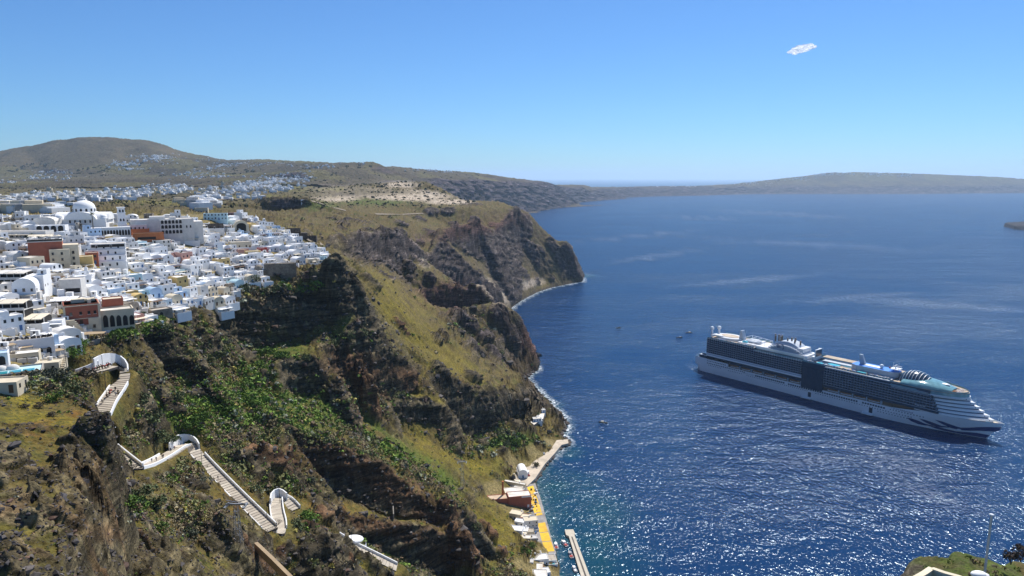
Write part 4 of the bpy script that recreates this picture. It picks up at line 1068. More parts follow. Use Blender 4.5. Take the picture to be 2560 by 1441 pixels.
# ---- lamp posts and poles along the path
def lamp(px, py, h, label, lean=0.0, cat='lamp post', arm=True):
    q = hit(px, py)
    if not q: return
    t = empty('lamp_post' if arm else 'utility_pole', q); tag(t, label, cat, 'thin poles along the path')
    b = MB(); b.tube((0, 0, -1), (lean * h, 0, h), 0.11, 0.07, 6); b.build('pole', [M['darkmetal']], t)
    if arm:
        b = MB(); b.tube((lean * h, 0, h), (lean * h - 0.7, -0.2, h + 0.1), 0.05, 0.04, 5); b.build('bracket', [M['darkmetal']], t)
        b = MB(); b.ball((lean * h - 0.85, -0.25, h + 0.02), 0.28, 0.2, 0.14, 8, 5); b.build('lamp_shade', [M['steel']], t)
for a in [(302, 1135, 9, 'tall thin lamp post beside the low white wall by the dark rock'), (266, 985, 8, 'thin lamp post halfway down the uppermost flight of steps'), (259, 940, 8, 'thin lamp post left of the top of the uppermost flight'), (168, 930, 9, 'thin pole at the left end of the line of mules'),
          (505, 1160, 9, 'tall thin lamp post by the top of the long straight flight'), (668, 1300, 9, 'lamp post beside the bottom of the long straight flight'), (700, 1262, 8, 'lamp post by the curved hairpin wall above the last steps'), (741, 1266, 9, 'lamp post standing right of the hairpin wall'),
          (836, 1316, 8, 'thin pole on the slope above the white kiosk'), (880, 1368, 8, 'thin pole standing in front of the round white kiosk'), (1155, 1275, 8, 'lone pole on the slope left of the brick building')]:
    lamp(*a)
# ---- round white kiosk beside the lowest flight
q = Vector(P(884, 1362, 272)); k_ = empty('kiosk', q); tag(k_, 'round white kiosk with a wide flat shell roof beside the lowest flight', 'kiosk')
b = MB(); b.prism([(2.6 * math.cos(t), 2.2 * math.sin(t)) for t in [2 * math.pi * i / 20 for i in range(20)]], -3, 2.6, 0); b.build('wall', [M['white']], k_)
b = MB(); b.ball((0, 0, 2.6), 4.3, 3.3, 1.0, 28, 6, 0, 0, 90); b.prism([(4.3 * math.cos(t), 3.3 * math.sin(t)) for t in [2 * math.pi * i / 28 for i in range(28)]], 2.3, 2.65, 0); b.build('roof', [M['white']], k_, True)
b = MB(); b.box(-1.4, 1.2, -2.35, -2.1, 0.6, 2.1, 0); b.build('window', [M['shade']], k_)
b = MB()
for i in range(14):
    a0, a1 = -0.5 * math.pi + i * 0.16, -0.5 * math.pi + (i + 1) * 0.16
    r_ = 4.4; b.quad((r_ * math.cos(a0) + 1, r_ * math.sin(a0), -3), (r_ * math.cos(a1) + 1, r_ * math.sin(a1), -3), (r_ * math.cos(a1) + 1, r_ * math.sin(a1), 0.8), (r_ * math.cos(a0) + 1, r_ * math.sin(a0), 0.8))
b.build('parapet', [M['white']], k_)
# long tan concrete cableway beam and stone retaining walls on the terraces
def wall_thing(pts, h, th, material, label, name='retaining_wall', cat='wall', blocks=0, down=2.0):
    P3 = [Vector(P(*p)) for p in pts]; t = empty(name, P3[0]); tag(t, label, cat); o0 = P3[0]
    b = MB()
    for a, c in zip(P3[:-1], P3[1:]):
        d = (c - a); d.z = 0; d.normalize(); n_ = Vector((-d.y, d.x, 0)) * th / 2
        b.v += [tuple(x - o0) for x in (a - n_ - Vector((0, 0, down)), c - n_ - Vector((0, 0, down)), c + n_ - Vector((0, 0, down)), a + n_ - Vector((0, 0, down)), a - n_ + Vector((0, 0, h)), c - n_ + Vector((0, 0, h)), c + n_ + Vector((0, 0, h)), a + n_ + Vector((0, 0, h)))]
        i = len(b.v) - 8
        for f in ((3, 2, 1, 0), (4, 5, 6, 7), (0, 1, 5, 4), (1, 2, 6, 5), (2, 3, 7, 6), (3, 0, 4, 7)): b.f.append(tuple(i + k for k in f)); b.m.append(0)
    b.build('body' if blocks == 0 else 'core', [M[material]], t)
    if blocks:      # face stones standing proud of the core
        sb = MB(); sb.box(-0.5, 0.5, -0.5, 0.5, -0.5, 0.5, 0); sme = sb.mesh('stone', [M[material]]); rr = random.Random(len(pts) + int(h * 10))
        for a, c in zip(P3[:-1], P3[1:]):
            d = (c - a); Ls = d.xy.length; an = math.atan2(d.y, d.x); nx = Vector((math.sin(an), -math.cos(an), 0))
            x = 0.5
            while x < Ls - 0.4:
                z = 0.3
                while z < h:
                    if rr.random() < 0.72:
                        pnt = a + d * (x / Ls) + nx * (th / 2); o = new_obj('stone', sme, t)
                        o.location = pnt - o0 + Vector((0, 0, z)); o.rotation_euler = (rr.uniform(-0.05, 0.05), rr.uniform(-0.08, 0.08), an + rr.uniform(-0.05, 0.05)); o.scale = (rr.uniform(0.8, 1.3), 0.34, rr.uniform(0.45, 0.7))
                    z += 0.75
                x += blocks
    return t
wall_thing([(640, 1362, 212), (680, 1400, 205), (735, 1455, 196)], 0.9, 1.2, 'tan', 'long tan concrete beam running down the slope at the bottom edge', 'concrete_beam', 'beam')
wall_thing([(306, 1332, 172), (345, 1312, 184), (388, 1292, 196)], 3.4, 0.8, 'stone', 'stacked stone retaining wall beside the yellow-flowered terrace', blocks=1.3)
wall_thing([(335, 1332, 171), (392, 1306, 188)], 0.8, 0.4, 'concrete', 'thin pale kerb in front of the stacked stone wall', 'kerb', 'kerb')
wall_thing([(246, 1240, 172), (285, 1218, 186), (302, 1192, 198)], 1.2, 0.7, 'stone', 'highest of three curved terrace walls under the dark rock')
wall_thing([(246, 1258, 168), (290, 1235, 182), (318, 1208, 192)], 1.2, 0.7, 'stone', 'middle one of three curved terrace walls under the dark rock')
wall_thing([(246, 1272, 164), (285, 1258, 172), (325, 1228, 184)], 1.0, 0.6, 'stone', 'lowest of three curved terrace walls under the dark rock')
wall_thing([(520, 1130, 280), (560, 1124, 286), (590, 1118, 290)], 2.6, 0.8, 'darkstone', 'dark dry-stone terrace wall right of the hairpin')
wall_thing([(490, 1300, 214), (520, 1270, 226), (552, 1262, 232)], 2.4, 0.8, 'darkstone', 'dark terrace wall on the knoll between the path flights')
wall_thing([(450, 868, 331), (468, 866, 334), (484, 868, 338)], 4.5, 2.5, 'stone', 'ruined round stone bastion beside the tall dark rock', 'ruined_wall', 'ruin', blocks=1.4)
wall_thing([(983, 1270, 339), (984, 1290, 334)], 1.2, 0.5, 'concrete', 'small pale wall at the end of the grassy ledge')
wall_thing([(1308, 1338, 436), (1345, 1385, 416)], 0.8, 1.0, 'concrete', 'pale concrete channel on the slope above the port', 'channel', 'channel')
wall_thing([(236, 922, 252), (248, 915, 256), (262, 909, 260), (276, 907, 264), (290, 908, 267), (303, 913, 268.5), (314, 922, 268), (321, 934, 266), (322, 948, 263)], 4.0, 0.5, 'white', 'tall curved white retaining wall round the top hairpin of the path', down=4)
wall_thing([(424, 1128, 261.5), (429, 1117, 266), (437, 1109, 271), (448, 1104, 275), (460, 1102, 278.5), (473, 1103, 280), (484, 1107, 279.5), (493, 1115, 277.5), (499, 1126, 275)], 3.1, 0.5, 'white', 'tall curved white retaining wall round the middle hairpin of the path', down=4)
wall_thing([(677, 1264, 266), (679, 1252, 270), (687, 1243, 274), (698, 1239, 276), (708, 1243, 275.5), (718, 1251, 274)], 3.4, 0.5, 'white', 'curved white wall round the lowest hairpin of the path', down=4)
# cableway pylon
def pylon(px, py, h, label, tilt=0.0, mat_='steel'):
    q = hit(px, py); t = empty('cableway_pylon', q); tag(t, label, 'pylon')
    b = MB(); w = h * 0.07; tops = [(sx * 0.5, sy * 0.5, h) for sx, sy in ((-1, -1), (1, -1), (1, 1), (-1, 1))]; bots = [(sx * w, sy * w, -1) for sx, sy in ((-1, -1), (1, -1), (1, 1), (-1, 1))]
    for a, c in zip(bots, tops): b.tube(a, c, 0.13, 0.09, 4)
    b.build('leg_frame', [M[mat_]], t)
    b = MB(); n = 9
    for i in range(n):
        for k in range(4):
            A = Vector(bots[k]).lerp(Vector(tops[k]), i / n); B = Vector(bots[(k + 1) % 4]).lerp(Vector(tops[(k + 1) % 4]), (i + 1) / n); b.tube(A, B, 0.05, 0.05, 3)
            C2 = Vector(bots[(k + 1) % 4]).lerp(Vector(tops[(k + 1) % 4]), i / n); b.tube(A, C2, 0.05, 0.05, 3)
    b.build('lattice', [M[mat_]], t)
    b = MB(); b.box(-3.2, 3.2, -0.25, 0.25, h, h + 0.5, 0); b.tube((-3, 0, h + 0.5), (3, 0, h + 1.6), 0.12); b.tube((3, 0, h + 0.5), (-3, 0, h + 1.6), 0.12)
    for x in (-3, 3): b.box(x - 0.3, x + 0.3, -1.8, 1.8, h - 0.5, h, 0)
    b.build('crossarm', [M[mat_]], t); return Vector(q) + Vector((0, 0, h))
p1 = pylon(598, 1385, 17, 'tall lattice cableway pylon rising from the near slope', mat_='steel')
p2 = pylon(1156, 1218, 19, 'lattice cableway pylon standing on the green slope above the port', mat_='steel')
for i, off in enumerate((-3, 3)):
    b = MB(); a = Vector((p1.x + off, p1.y, p1.z)); c = Vector((p2.x + off, p2.y, p2.z)); pts = []
    for k in range(17):
        t = k / 16; pts.append(a.lerp(c, t) - Vector((0, 0, 4 * 5 * t * (1 - t))) - a)
    b.path([tuple(x) for x in pts], 0.05, 3); o = b.build('cable', [M['darkmetal']]); o.location = a; tag(o, ['left', 'right'][i] + ' one of two thin cables strung between the lattice pylons', 'cable')
print('PATH', round(time.time() - T0, 1))
# ------------------------------------------------------------------ the cliff-top town
rt = random.Random(21)
def unit_box_mesh(name, material, m2=None):
    b = MB(); b.box(-0.5, 0.5, -0.5, 0.5, 0, 1, 0, top=(1 if m2 else None)); return b.mesh(name, [material] + ([m2] if m2 else []))
WIN = {}
for nm, fr in (('white', 'white'), ('blue', 'bluewood'), ('wood', 'wood')):
    b = MB(); b.box(-0.45, 0.45, -0.06, 0.04, 0, 1.25, 0); b.box(-0.55, 0.55, -0.03, 0.05, -0.1, 0, 1); WIN[nm] = b.mesh('window', [M['glass'], M[fr]])
    b = MB(); b.box(-0.5, 0.5, -0.07, 0.04, 0, 2.1, 0); b.box(-0.4, 0.4, -0.1, -0.06, 0.2, 1.9, 1); WIN[nm + '_door'] = b.mesh('door', [M[fr], M['shade'] if fr == 'white' else M[fr]])
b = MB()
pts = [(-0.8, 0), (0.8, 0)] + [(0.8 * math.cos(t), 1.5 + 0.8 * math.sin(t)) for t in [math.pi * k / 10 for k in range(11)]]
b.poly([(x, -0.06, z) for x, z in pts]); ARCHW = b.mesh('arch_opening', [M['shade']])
def add_win(root, x, z, y, kind='white', s=1.0, side=0, hw=0):
    """side 0 = front (-y), 1 = right (+x), -1 = left"""
    me = WIN[kind] if kind in WIN else ARCHW
    o = new_obj('door' if kind.endswith('door') else 'arch_opening' if kind == 'arch' else 'window', me, root)
    if side == 0: o.location = (x, y, z)
    else: o.location = (hw * side, y + x, z); o.rotation_euler = (0, 0, math.pi / 2 * side)
    o.scale = (s, 1, s); return o
def parapet_roof(b, x0, x1, y0, y1, z0, z1, m=0, mt=1, p=0.35, t=0.22, batter=0.0):
    """walls with a sunk flat roof behind a low parapet"""
    o = [(x0 - batter, y0 - batter, z0), (x1 + batter, y0 - batter, z0), (x1 + batter, y1 + batter, z0), (x0 - batter, y1 + batter, z0)]
    u = [(x0, y0, z1), (x1, y0, z1), (x1, y1, z1), (x0, y1, z1)]
    v = [(x0 + t, y0 + t, z1), (x1 - t, y0 + t, z1), (x1 - t, y1 - t, z1), (x0 + t, y1 - t, z1)]
    w = [(a[0], a[1], z1 - p) for a in v]
    i = len(b.v); b.v += o + u + v + w
    for k in range(4):
        j = (k + 1) % 4
        b.f.append((i + k, i + j, i + 4 + j, i + 4 + k)); b.m.append(m)
        b.f.append((i + 4 + k, i + 4 + j, i + 8 + j, i + 8 + k)); b.m.append(m)
        b.f.append((i + 8 + k, i + 8 + j, i + 12 + j, i + 12 + k)); b.m.append(m)
    b.f.append((i + 12, i + 13, i + 14, i + 15)); b.m.append(mt)
def barrel(b, x0, x1, y0, y1, z, h, m=0, n=8, along='y'):
    rows = []
    for k in range(n + 1):
        a = math.pi * k / n
        if along == 'y':
            x = (x0 + x1) / 2 - (x1 - x0) / 2 * math.cos(a); rows.append([(x, y0, z + h * math.sin(a)), (x, y1, z + h * math.sin(a))])
        else:
            y = (y0 + y1) / 2 - (y1 - y0) / 2 * math.cos(a); rows.append([(x0, y, z + h * math.sin(a)), (x1, y, z + h * math.sin(a))])
    b.grid(rows, m, along == 'y')
    b.poly([r_[0] for r_ in rows], m); b.poly([r_[1] for r_ in reversed(rows)], m)
UMB = MB(); UMB.tube((0, 0, 0), (0, 0, 2.4), 0.05, 0.05, 4, 1)
for k in range(8):
    a0, a1 = 2 * math.pi * k / 8, 2 * math.pi * (k + 1) / 8; UMB.poly([(0, 0, 2.9), (1.6 * math.cos(a0), 1.6 * math.sin(a0), 2.2), (1.6 * math.cos(a1), 1.6 * math.sin(a1), 2.2)], 0)
UMB_ME = UMB.mesh('parasol', [M['canvas'], M['darkmetal']])
CHM = MB(); CHM.box(-0.35, 0.35, -0.35, 0.35, 0, 1.3, 0); CHM.box(-0.45, 0.45, -0.45, 0.45, 1.3, 1.45, 0); CHM_ME = CHM.mesh('chimney', [M['white']])
TNK = MB(); TNK.tube((-0.6, 0, 0.45), (0.6, 0, 0.45), 0.4, 0.4, 8, 0); TNK.quad((-0.9, -0.5, 0), (0.9, -0.5, 0), (0.9, -1.5, 0.9), (-0.9, -1.5, 0.9), 1); TNK_ME = TNK.mesh('water_heater', [M['steel'], M['glass']])

def house(loc, yaw, w, d, h, kind, colr, label, roofm='white', group='houses of the cliff-top town', deep=6.0, wins=True, wk=None, name='house', cat='house'):
    t = empty(name, loc, yaw); tag(t, label, cat, group)
    b = MB(); hw = w / 2; fm = [M[colr], M[roofm]]
    wk = wk or rt.choice(['white', 'blue', 'blue', 'wood']); fy = -d / 2
    if kind in ('flat', 'tall', 'terrace', 'roofroom'):
        parapet_roof(b, -hw, hw, -d / 2, d / 2, -deep, h, batter=0.15)
        b.build('wall', fm, t)
        if kind == 'roofroom' or (kind == 'tall' and rt.random() < 0.4):
            b = MB(); rw = w * rt.uniform(0.35, 0.55); sx = rt.choice((-1, 1)); rx0 = -hw if sx < 0 else hw - rw
            parapet_roof(b, rx0, rx0 + rw, d / 2 - d * 0.5, d / 2, h - 0.35, h + 2.2); b.build('roof_room', fm, t)
            add_win(t, rx0 + rw / 2, h + 0.2, d / 2 - d * 0.5, wk)
    elif kind == 'vault':
        b.box(-hw, hw, -d / 2, d / 2, -deep, h * 0.72, 0); barrel(b, -hw, hw, -d / 2 - 0.002, d / 2 + 0.002, h * 0.72, min(hw, h * 0.42), 0)
        b.build('wall', fm, t)
    elif kind == 'dome':
        parapet_roof(b, -hw, hw, -d / 2, d / 2, -deep, h * 0.7); b.build('wall', fm, t)
        b = MB(); r_ = min(hw, d / 2) * 0.72; b.tube((0, 0, h * 0.7 - 0.4), (0, 0, h * 0.7 + 1.0), r_, r_, 14); b.ball((0, 0, h * 0.7 + 1.0), r_, r_, r_ * 0.85, 14, 6, 0, 0, 90); b.tube((0, 0, h * 0.7 + 1 + r_ * 0.85), (0, 0, h * 0.7 + 2 + r_ * 0.85), 0.08); b.build('dome', [M[colr]], t, True)
    if wins:
        n = max(1, int(w / 2.4)); ndoor = rt.randrange(n)
        floors = 2 if h > 5.2 else 1
        for fl in range(floors):
            for k in range(n):
                x = -hw + (k + 0.5) * w / n; z = 0.9 + fl * 2.9
                if fl == 0 and k == ndoor: add_win(t, x, 0.05, fy - 0.1, wk + '_door')
                elif rt.random() < 0.85: add_win(t, x, z, fy, wk, rt.choice((0.9, 1.0, 1.15)))
        m_ = max(1, int(d / 3))
        for k in range(m_):
            if rt.random() < 0.8: add_win(t, -d / 2 + (k + 0.5) * d / m_, 0.9 + (2.9 if floors == 2 and rt.random() < 0.6 else 0), 0, wk, 0.9, 1, hw)
            if rt.random() < 0.4: add_win(t, -d / 2 + (k + 0.5) * d / m_, 0.9, 0, wk, 0.9, -1, hw)
    # terrace in front, a step lower, with its own low wall
    if kind == 'terrace' or rt.random() < 0.5:
        b = MB(); td = rt.uniform(2.2, 4.0); parapet_roof(b, -hw - 0.4, hw + 0.2, -d / 2 - td, -d / 2 + 0.1, -deep - 0.6, 0.75, p=0.9, t=0.2); b.build('terrace', [M['white' if colr != 'offwhite' else 'offwhite'], M[rt.choice(['roof', 'greyroof', 'white', 'tread'])]], t)
        if rt.random() < 0.28:
            o = new_obj('parasol', UMB_ME, t); o.location = (rt.uniform(-hw + 1, hw - 1), -d / 2 - td / 2, -0.1)
        if rt.random() < 0.10:
            b = MB(); b.box(-hw * 0.6, hw * 0.5, -d / 2 - td * 0.85, -d / 2 - td * 0.3, -0.3, 0.1, 0); b.build('plunge_pool', [M['pool']], t)
        if rt.random() < 0.3:
            b = MB(); yy = -d / 2 - td * 0.9
            for x in (-hw + 0.3, 0, hw - 0.3): b.tube((x, yy, 0), (x, yy, 2.4), 0.07, 0.07, 4)
            b.box(-hw, hw, yy - 0.1, -d / 2, 2.4, 2.5, 1); b.build('pergola', [M['white'], M[rt.choice(['canvas', 'wood', 'white'])]], t)
    if rt.random() < 0.3:      # outside stair
        b = MB(); s_ = rt.choice((-1, 1)); n = 7
        for k in range(n):
            z1 = h * (k + 1) / n * 0.98; y0 = -d / 2 + d * k / n
            b.box(min(s_ * hw, s_ * (hw + 1.1)), max(s_ * hw, s_ * (hw + 1.1)), y0, y0 + d / n + 0.002 * 0, -deep, z1, 0)
        b.build('stair', [M[colr]], t)
    if rt.random() < 0.35:
        o = new_obj('chimney', CHM_ME, t); o.location = (rt.uniform(-hw + 0.6, hw - 0.6), d / 2 - 0.7, (h if kind != 'vault' else h * 0.9) - 0.3); o.scale = (1, 1, rt.uniform(0.6, 1.2))
    if rt.random() < 0.12 and kind in ('flat', 'tall'):
        o = new_obj('water_heater', TNK_ME, t); o.location = (0, d / 4, h - 0.35)
    return t

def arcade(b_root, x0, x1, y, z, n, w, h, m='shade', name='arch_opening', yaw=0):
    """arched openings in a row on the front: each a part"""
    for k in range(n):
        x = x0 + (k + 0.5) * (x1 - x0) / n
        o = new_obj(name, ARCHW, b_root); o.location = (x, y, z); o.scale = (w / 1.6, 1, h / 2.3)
EXC = []
def mark(px, py, Y=None, yaw=0.0, r=None, excl=None):
    q = hit(px, py) or P(px, py, Y)
    if excl: EXC.append((q[0], q[1], excl))
    return Vector(q)
FACE = 0.35            # most fronts look down the slope, towards the water and a little towards the camera
# 1 cathedral ------------------------------------------------------------
q = mark(215, 568, 470, excl=27); c = empty('cathedral', q, 0.28); tag(c, 'large white domed cathedral on the skyline of the town', 'cathedral')
b = MB(); b.box(-15, 15, -10, 10, -8, 6.0, 0); barrel(b, -9.5, 9.5, -11, 11, 5.8, 5.2, 0, 14); barrel(b, -16, 16, -7.5, 7.5, 5.4, 5.0, 0, 14, 'x'); b.build('nave', [M['white']], c)
b = MB(); b.tube((0, 0, 8), (0, 0, 13.2), 7.0, 7.0, 28); b.build('drum', [M['white']], c)
for k in range(14):
    a = 2 * math.pi * k / 14; o = new_obj('window', ARCHW, c); o.location = (7.05 * math.sin(a), -7.05 * math.cos(a), 10.9); o.rotation_euler = (0, 0, a); o.scale = (0.8, 1, 0.85)
b = MB(); b.ball((0, 0, 13.2), 6.7, 6.7, 5.2, 28, 9, 0, 0, 90); b.build('dome', [M['white']], c, True)
b = MB(); b.box(-0.12, 0.12, -0.12, 0.12, 18.2, 21.4, 0); b.box(-0.8, 0.8, -0.1, 0.1, 20.2, 20.5, 0); b.build('cross', [M['white']], c)
for x, y in ((-13, -7), (13, -7), (-13, 7), (13, 7)):
    b = MB(); b.tube((x, y, 5), (x, y, 7.2), 2.6, 2.6, 14); b.ball((x, y, 7.2), 2.5, 2.5, 2.0, 14, 5, 0, 0, 90); b.build('corner_dome', [M['white']], c, True)
for x in (-6, -3, 0, 3, 6): o = new_obj('window', ARCHW, c); o.location = (x, -11.03, 3.5); o.scale = (0.6, 1, 0.9)
b = MB(); b.box(-17, -2, -17, -10, -8, 2.2, 0, top=1); b.build('porch', [M['white'], M['greyroof']], c)
# arcade gallery and bell tower
q = mark(278, 592, 455, excl=13); g_ = empty('arcaded_gallery', q, 0.62); tag(g_, 'long white gallery with a row of round arches right of the cathedral', 'gallery')
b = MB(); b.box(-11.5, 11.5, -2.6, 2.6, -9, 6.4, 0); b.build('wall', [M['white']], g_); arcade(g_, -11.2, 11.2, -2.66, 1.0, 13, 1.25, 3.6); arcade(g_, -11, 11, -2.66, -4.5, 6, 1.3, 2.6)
q = mark(308, 588, 462, excl=5); w_ = empty('bell_tower', q, 0.62); tag(w_, 'tall square white bell tower right of the cathedral dome', 'bell tower')
b = MB(); b.box(-2.6, 2.6, -2.6, 2.6, -8, 8, 0); b.box(-2.3, 2.3, -2.3, 2.3, 8, 15.4, 0); b.box(-2.1, 2.1, -2.1, 2.1, 15.4, 19, 0); b.box(-2.5, 2.5, -2.5, 2.5, 18.6, 19.1, 0); b.box(-2.7, 2.7, -2.7, 2.7, 7.8, 8.2, 0); b.box(-2.5, 2.5, -2.5, 2.5, 15.2, 15.5, 0)
b.build('shaft', [M['white']], w_)
for z, s_ in ((15.7, 0.6), (9.6, 0.6)):
    for x in (-0.9, 0.9):
        o = new_obj('window', ARCHW, w_); o.location = (x, -2.34 + (0.2 if z > 15 else 0), z); o.scale = (s_, 1, s_ * 1.3)
        o = new_obj('window', ARCHW, w_); o.location = (2.34 - (0.2 if z > 15 else 0), x, z); o.rotation_euler = (0, 0, math.pi / 2); o.scale = (s_, 1, s_ * 1.3)
# 2 big arcaded hall
q = mark(408, 585, 520, excl=26); m_ = empty('arcaded_mansion', q, 0.5); tag(m_, 'wide white three-storey building with arched balconies right of the bell tower', 'mansion')
b = MB(); parapet_roof(b, -20, 20, -7, 9, -8, 10.8, 0, 1); b.box(-2, 13, -8.6, -7.002, -8, 10.2, 0); b.box(-22, -10, -9, -7.002, -8, 7.5, 0); b.box(20.002, 26, -5, 9, -8, 8.5, 0); b.build('wall', [M['offwhite'], M['roof']], m_)
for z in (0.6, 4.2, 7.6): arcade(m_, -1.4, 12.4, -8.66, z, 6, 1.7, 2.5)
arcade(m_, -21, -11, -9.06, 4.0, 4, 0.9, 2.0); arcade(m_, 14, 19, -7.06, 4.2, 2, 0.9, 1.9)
b = MB(); b.box(-8, 2, -2, 6, 10.4, 12.6, 0); b.box(5, 9, 0, 5, 10.4, 12.0, 0); b.build('roof_room', [M['offwhite']], m_)
# 3 small arcaded house at left
q = mark(132, 588, 425, excl=10); t = house(q, 0.35, 16, 9, 6.4, 'flat', 'white', 'white house with four dark round arches left of the cathedral', roofm='white', wins=False); arcade(t, -7.6, 7.6, -4.56, 2.4, 4, 2.9, 3.8)
q = mark(118, 570, 450, excl=8); t = house(q, 0.2, 13, 8, 6.5, 'vault', 'offwhite', 'grey-walled hall with a bright low vault behind the four-arched house', wins=False)
q = mark(60, 595, 420, excl=14); t = house(q, 0.1, 30, 9, 4.5, 'flat', 'offwhite', 'long low grey-white building left of the four-arched house', roofm='roof')
# 4 red and ochre tower house
q = mark(140, 665, 365, excl=13); t = empty('tower_house', q, 0.55); tag(t, 'tall red and ochre block with a flat parasol-covered roof terrace', 'apartment block')
b = MB(); b.box(-11, 4, -6, 8, -9, 13.5, 0); b.box(-11.2, 4.2, -6.2, 8.2, 13.5, 13.9, 2); b.build('wall', [M['terracotta'], M['cream'], M['roof']], t)
b = MB(); b.box(-2, 7, -9, -6.002, -9, 9.5, 0); b.box(4.002, 11, -6, 4, -9, 11.5, 0); b.build('ochre_wing', [M['cream']], t)
for z in (0.5, 3.6, 6.7): 
    for x in (-0.5, 3.5): add_win(t, x, z, -9.0, 'wood', 1.1)
    add_win(t, 0, z, -6, 'wood', 1.2, 0); add_win(t, 8.5, z, -6, 'wood', 1.2)
for x in (-8, -4.5, -1, 2.5): o = new_obj('parasol', UMB_ME, t); o.location = (x, -1.5, 13.9)
b = MB()
for x in (-11, -6, -1, 4): b.tube((x, -6, 13.9), (x, -6, 16.4), 0.08, 0.08, 4)
b.box(-11, 0, -2, 7, 16.2, 16.4, 1); b.box(-11, 4.2, -6.1, -6.0, 13.9, 14.9, 0); b.build('roof_canopy', [M['darkmetal'], M['canvas']], t)
# 5 orange-red house behind
q = mark(372, 607, 445, excl=12); t = house(q, 0.62, 18, 9, 7, 'tall', 'orange', 'rust-red house with a dark veranda below the arcaded mansion', roofm='wood', wins=False); b = MB(); b.box(-7, 4, -4.55, -4.45, 2.6, 4.4, 0); b.build('veranda_opening', [M['shade']], t)
for x in (-6, -1, 5): add_win(t, x, 0.2, -4.5, 'wood')
q = mark(345, 590, 465, excl=8); t = house(q, 0.55, 14, 8, 5, 'flat', 'orange', 'low red-roofed house directly left above the rust-red house', roofm='terracotta')
# 6 red mansion with arcade
q = mark(232, 822, 297, excl=17); t = empty('red_mansion', q, 0.60); tag(t, 'dark red mansion with cream trim, flat cream roofs and a row of tall arches', 'mansion')
b = MB(); parapet_roof(b, -10, 3, -5, 7, -4, 12.0, 0, 1, 0.4, 0.4); b.build('wall', [M['terracotta'], M['cream']], t)
b = MB(); b.box(-10.3, 3.3, -5.3, 7.3, 11.2, 11.6, 0); b.box(-10.2, -9.4, -5.2, -4.4, -4, 11.2, 0); b.box(2.4, 3.2, -5.2, -4.4, -4, 11.2, 0); b.box(-10.1, 3.1, -5.1, -4.9, 5.6, 5.9, 0); b.build('cream_trim', [M['cream']], t)
b = MB(); b.box(-1.5, 3.02, -5.8, -5.1, -4, 5.8, 0); b.box(-6, -1.5, -6.6, -5.1, -4, 3.0, 0); b.build('cream_wing', [M['cream']], t)
for x in (-7.5, -4, -1.0, 1.2): add_win(t, x, 7.4, -5.02, 'white', 1.1)
add_win(t, -4.0, 3.0, -5.02, 'wood_door', 1.1); add_win(t, 0.5, 1.5, -5.82, 'wood', 1.1)
b = MB(); b.box(-7, -2, 0, 4, 11.9, 13.4, 0); b.box(-1.2, 0.2, -4.2, -2.8, 11.9, 13.6, 0); b.box(-3, 2, 3, 6.5, 11.9, 12.8, 0); b.build('roof_blocks', [M['cream']], t)
b = MB(); parapet_roof(b, 3.2, 16, -3.5, 6, -6, 8.0, 0, 1, 0.5, 0.5); b.build('arcade_wing', [M['cream'], M['roof']], t)
for k in range(5):
    o = new_obj('arch_opening', ARCHW, t); o.location = (4.9 + 2.5 * k, -3.56, 0.6 - 0.0 * k); o.scale = (1.15, 1, 2.35 - 0.12 * k)
b = MB(); parapet_roof(b, 5, 13, 6.002, 13, 0, 11.5, 0, 1); b.build('rear_wing', [M['terracotta'], M['cream']], t); b = MB(); b.box(3.25, 3.35, -3.4, 1.6, 8.4, 10.4, 0); b.build('loggia_opening', [M['shade']], t)
b = MB()
for k in range(9): b.box(-7.0 + 0.55 * k, -6.45 + 0.55 * k, -8.2, -6.62, -4, 6.0 - 0.75 * k, 0)
b.box(-9.5, -7.0, -8.2, -6.62, -4, 6.0, 0); b.build('outer_stair', [M['cream']], t)
# 7 hotel terrace: curved stone wall, pool, straw canopies
cx, cy, cz_ = P(270, 838, 287); t = empty('hotel_terrace', (cx, cy, cz_), 0.0); tag(t, 'stone-walled hotel terrace with a long turquoise pool above the cliff', 'terrace'); EXC.append((cx + 6, cy + 4, 15)); EXC.append((cx + 18, cy + 22, 14))
tp = [P(x, y, Y) for x, y, Y in ((160, 842, 272), (200, 852, 273), (235, 850, 276), (262, 842, 283), (262, 832, 287), (300, 826, 295), (340, 812, 308), (372, 802, 318), (378, 790, 330), (345, 785, 328), (300, 795, 318), (240, 812, 300), (165, 822, 286))]
top = max(p_[2] for p_ in tp) - 3.0
lst = [(p_[0] - cx, p_[1] - cy) for p_ in tp]
if sum(a[0] * b_[1] - b_[0] * a[1] for a, b_ in zip(lst, lst[1:] + lst[:1])) < 0: lst = lst[::-1]
b = MB(); b.prism(lst, -16, top - cz_, 0, 1); b.build('retaining_wall', [M['stone'], M['tread']], t)
zt = top - cz_
pa, pb = Vector(P(297, 812, 305)), Vector(P(348, 795, 322)); d_ = (pb - pa); d_.z = 0; d_.normalize(); n_ = Vector((-d_.y, d_.x, 0))
pl = [pa, pb, pb + n_ * 4.2, pa + n_ * 4.2]; b = MB(); b.poly([(p_.x - cx, p_.y - cy, zt + 0.06) for p_ in pl]); b.build('pool_water', [M['pool']], t)
b = MB()
for a, e in zip(pl, pl[1:] + pl[:1]):
    dd = (e - a); dd.z = 0; dd.normalize(); nn = Vector((dd.y, -dd.x, 0)) * 0.5
    b.poly([(a.x - cx, a.y - cy, zt + 0.1), (e.x - cx, e.y - cy, zt + 0.1), (e.x - cx + nn.x, e.y - cy + nn.y, zt + 0.1), (a.x - cx + nn.x, a.y - cy + nn.y, zt + 0.1)])
b.build('pool_edge', [M['white']], t)
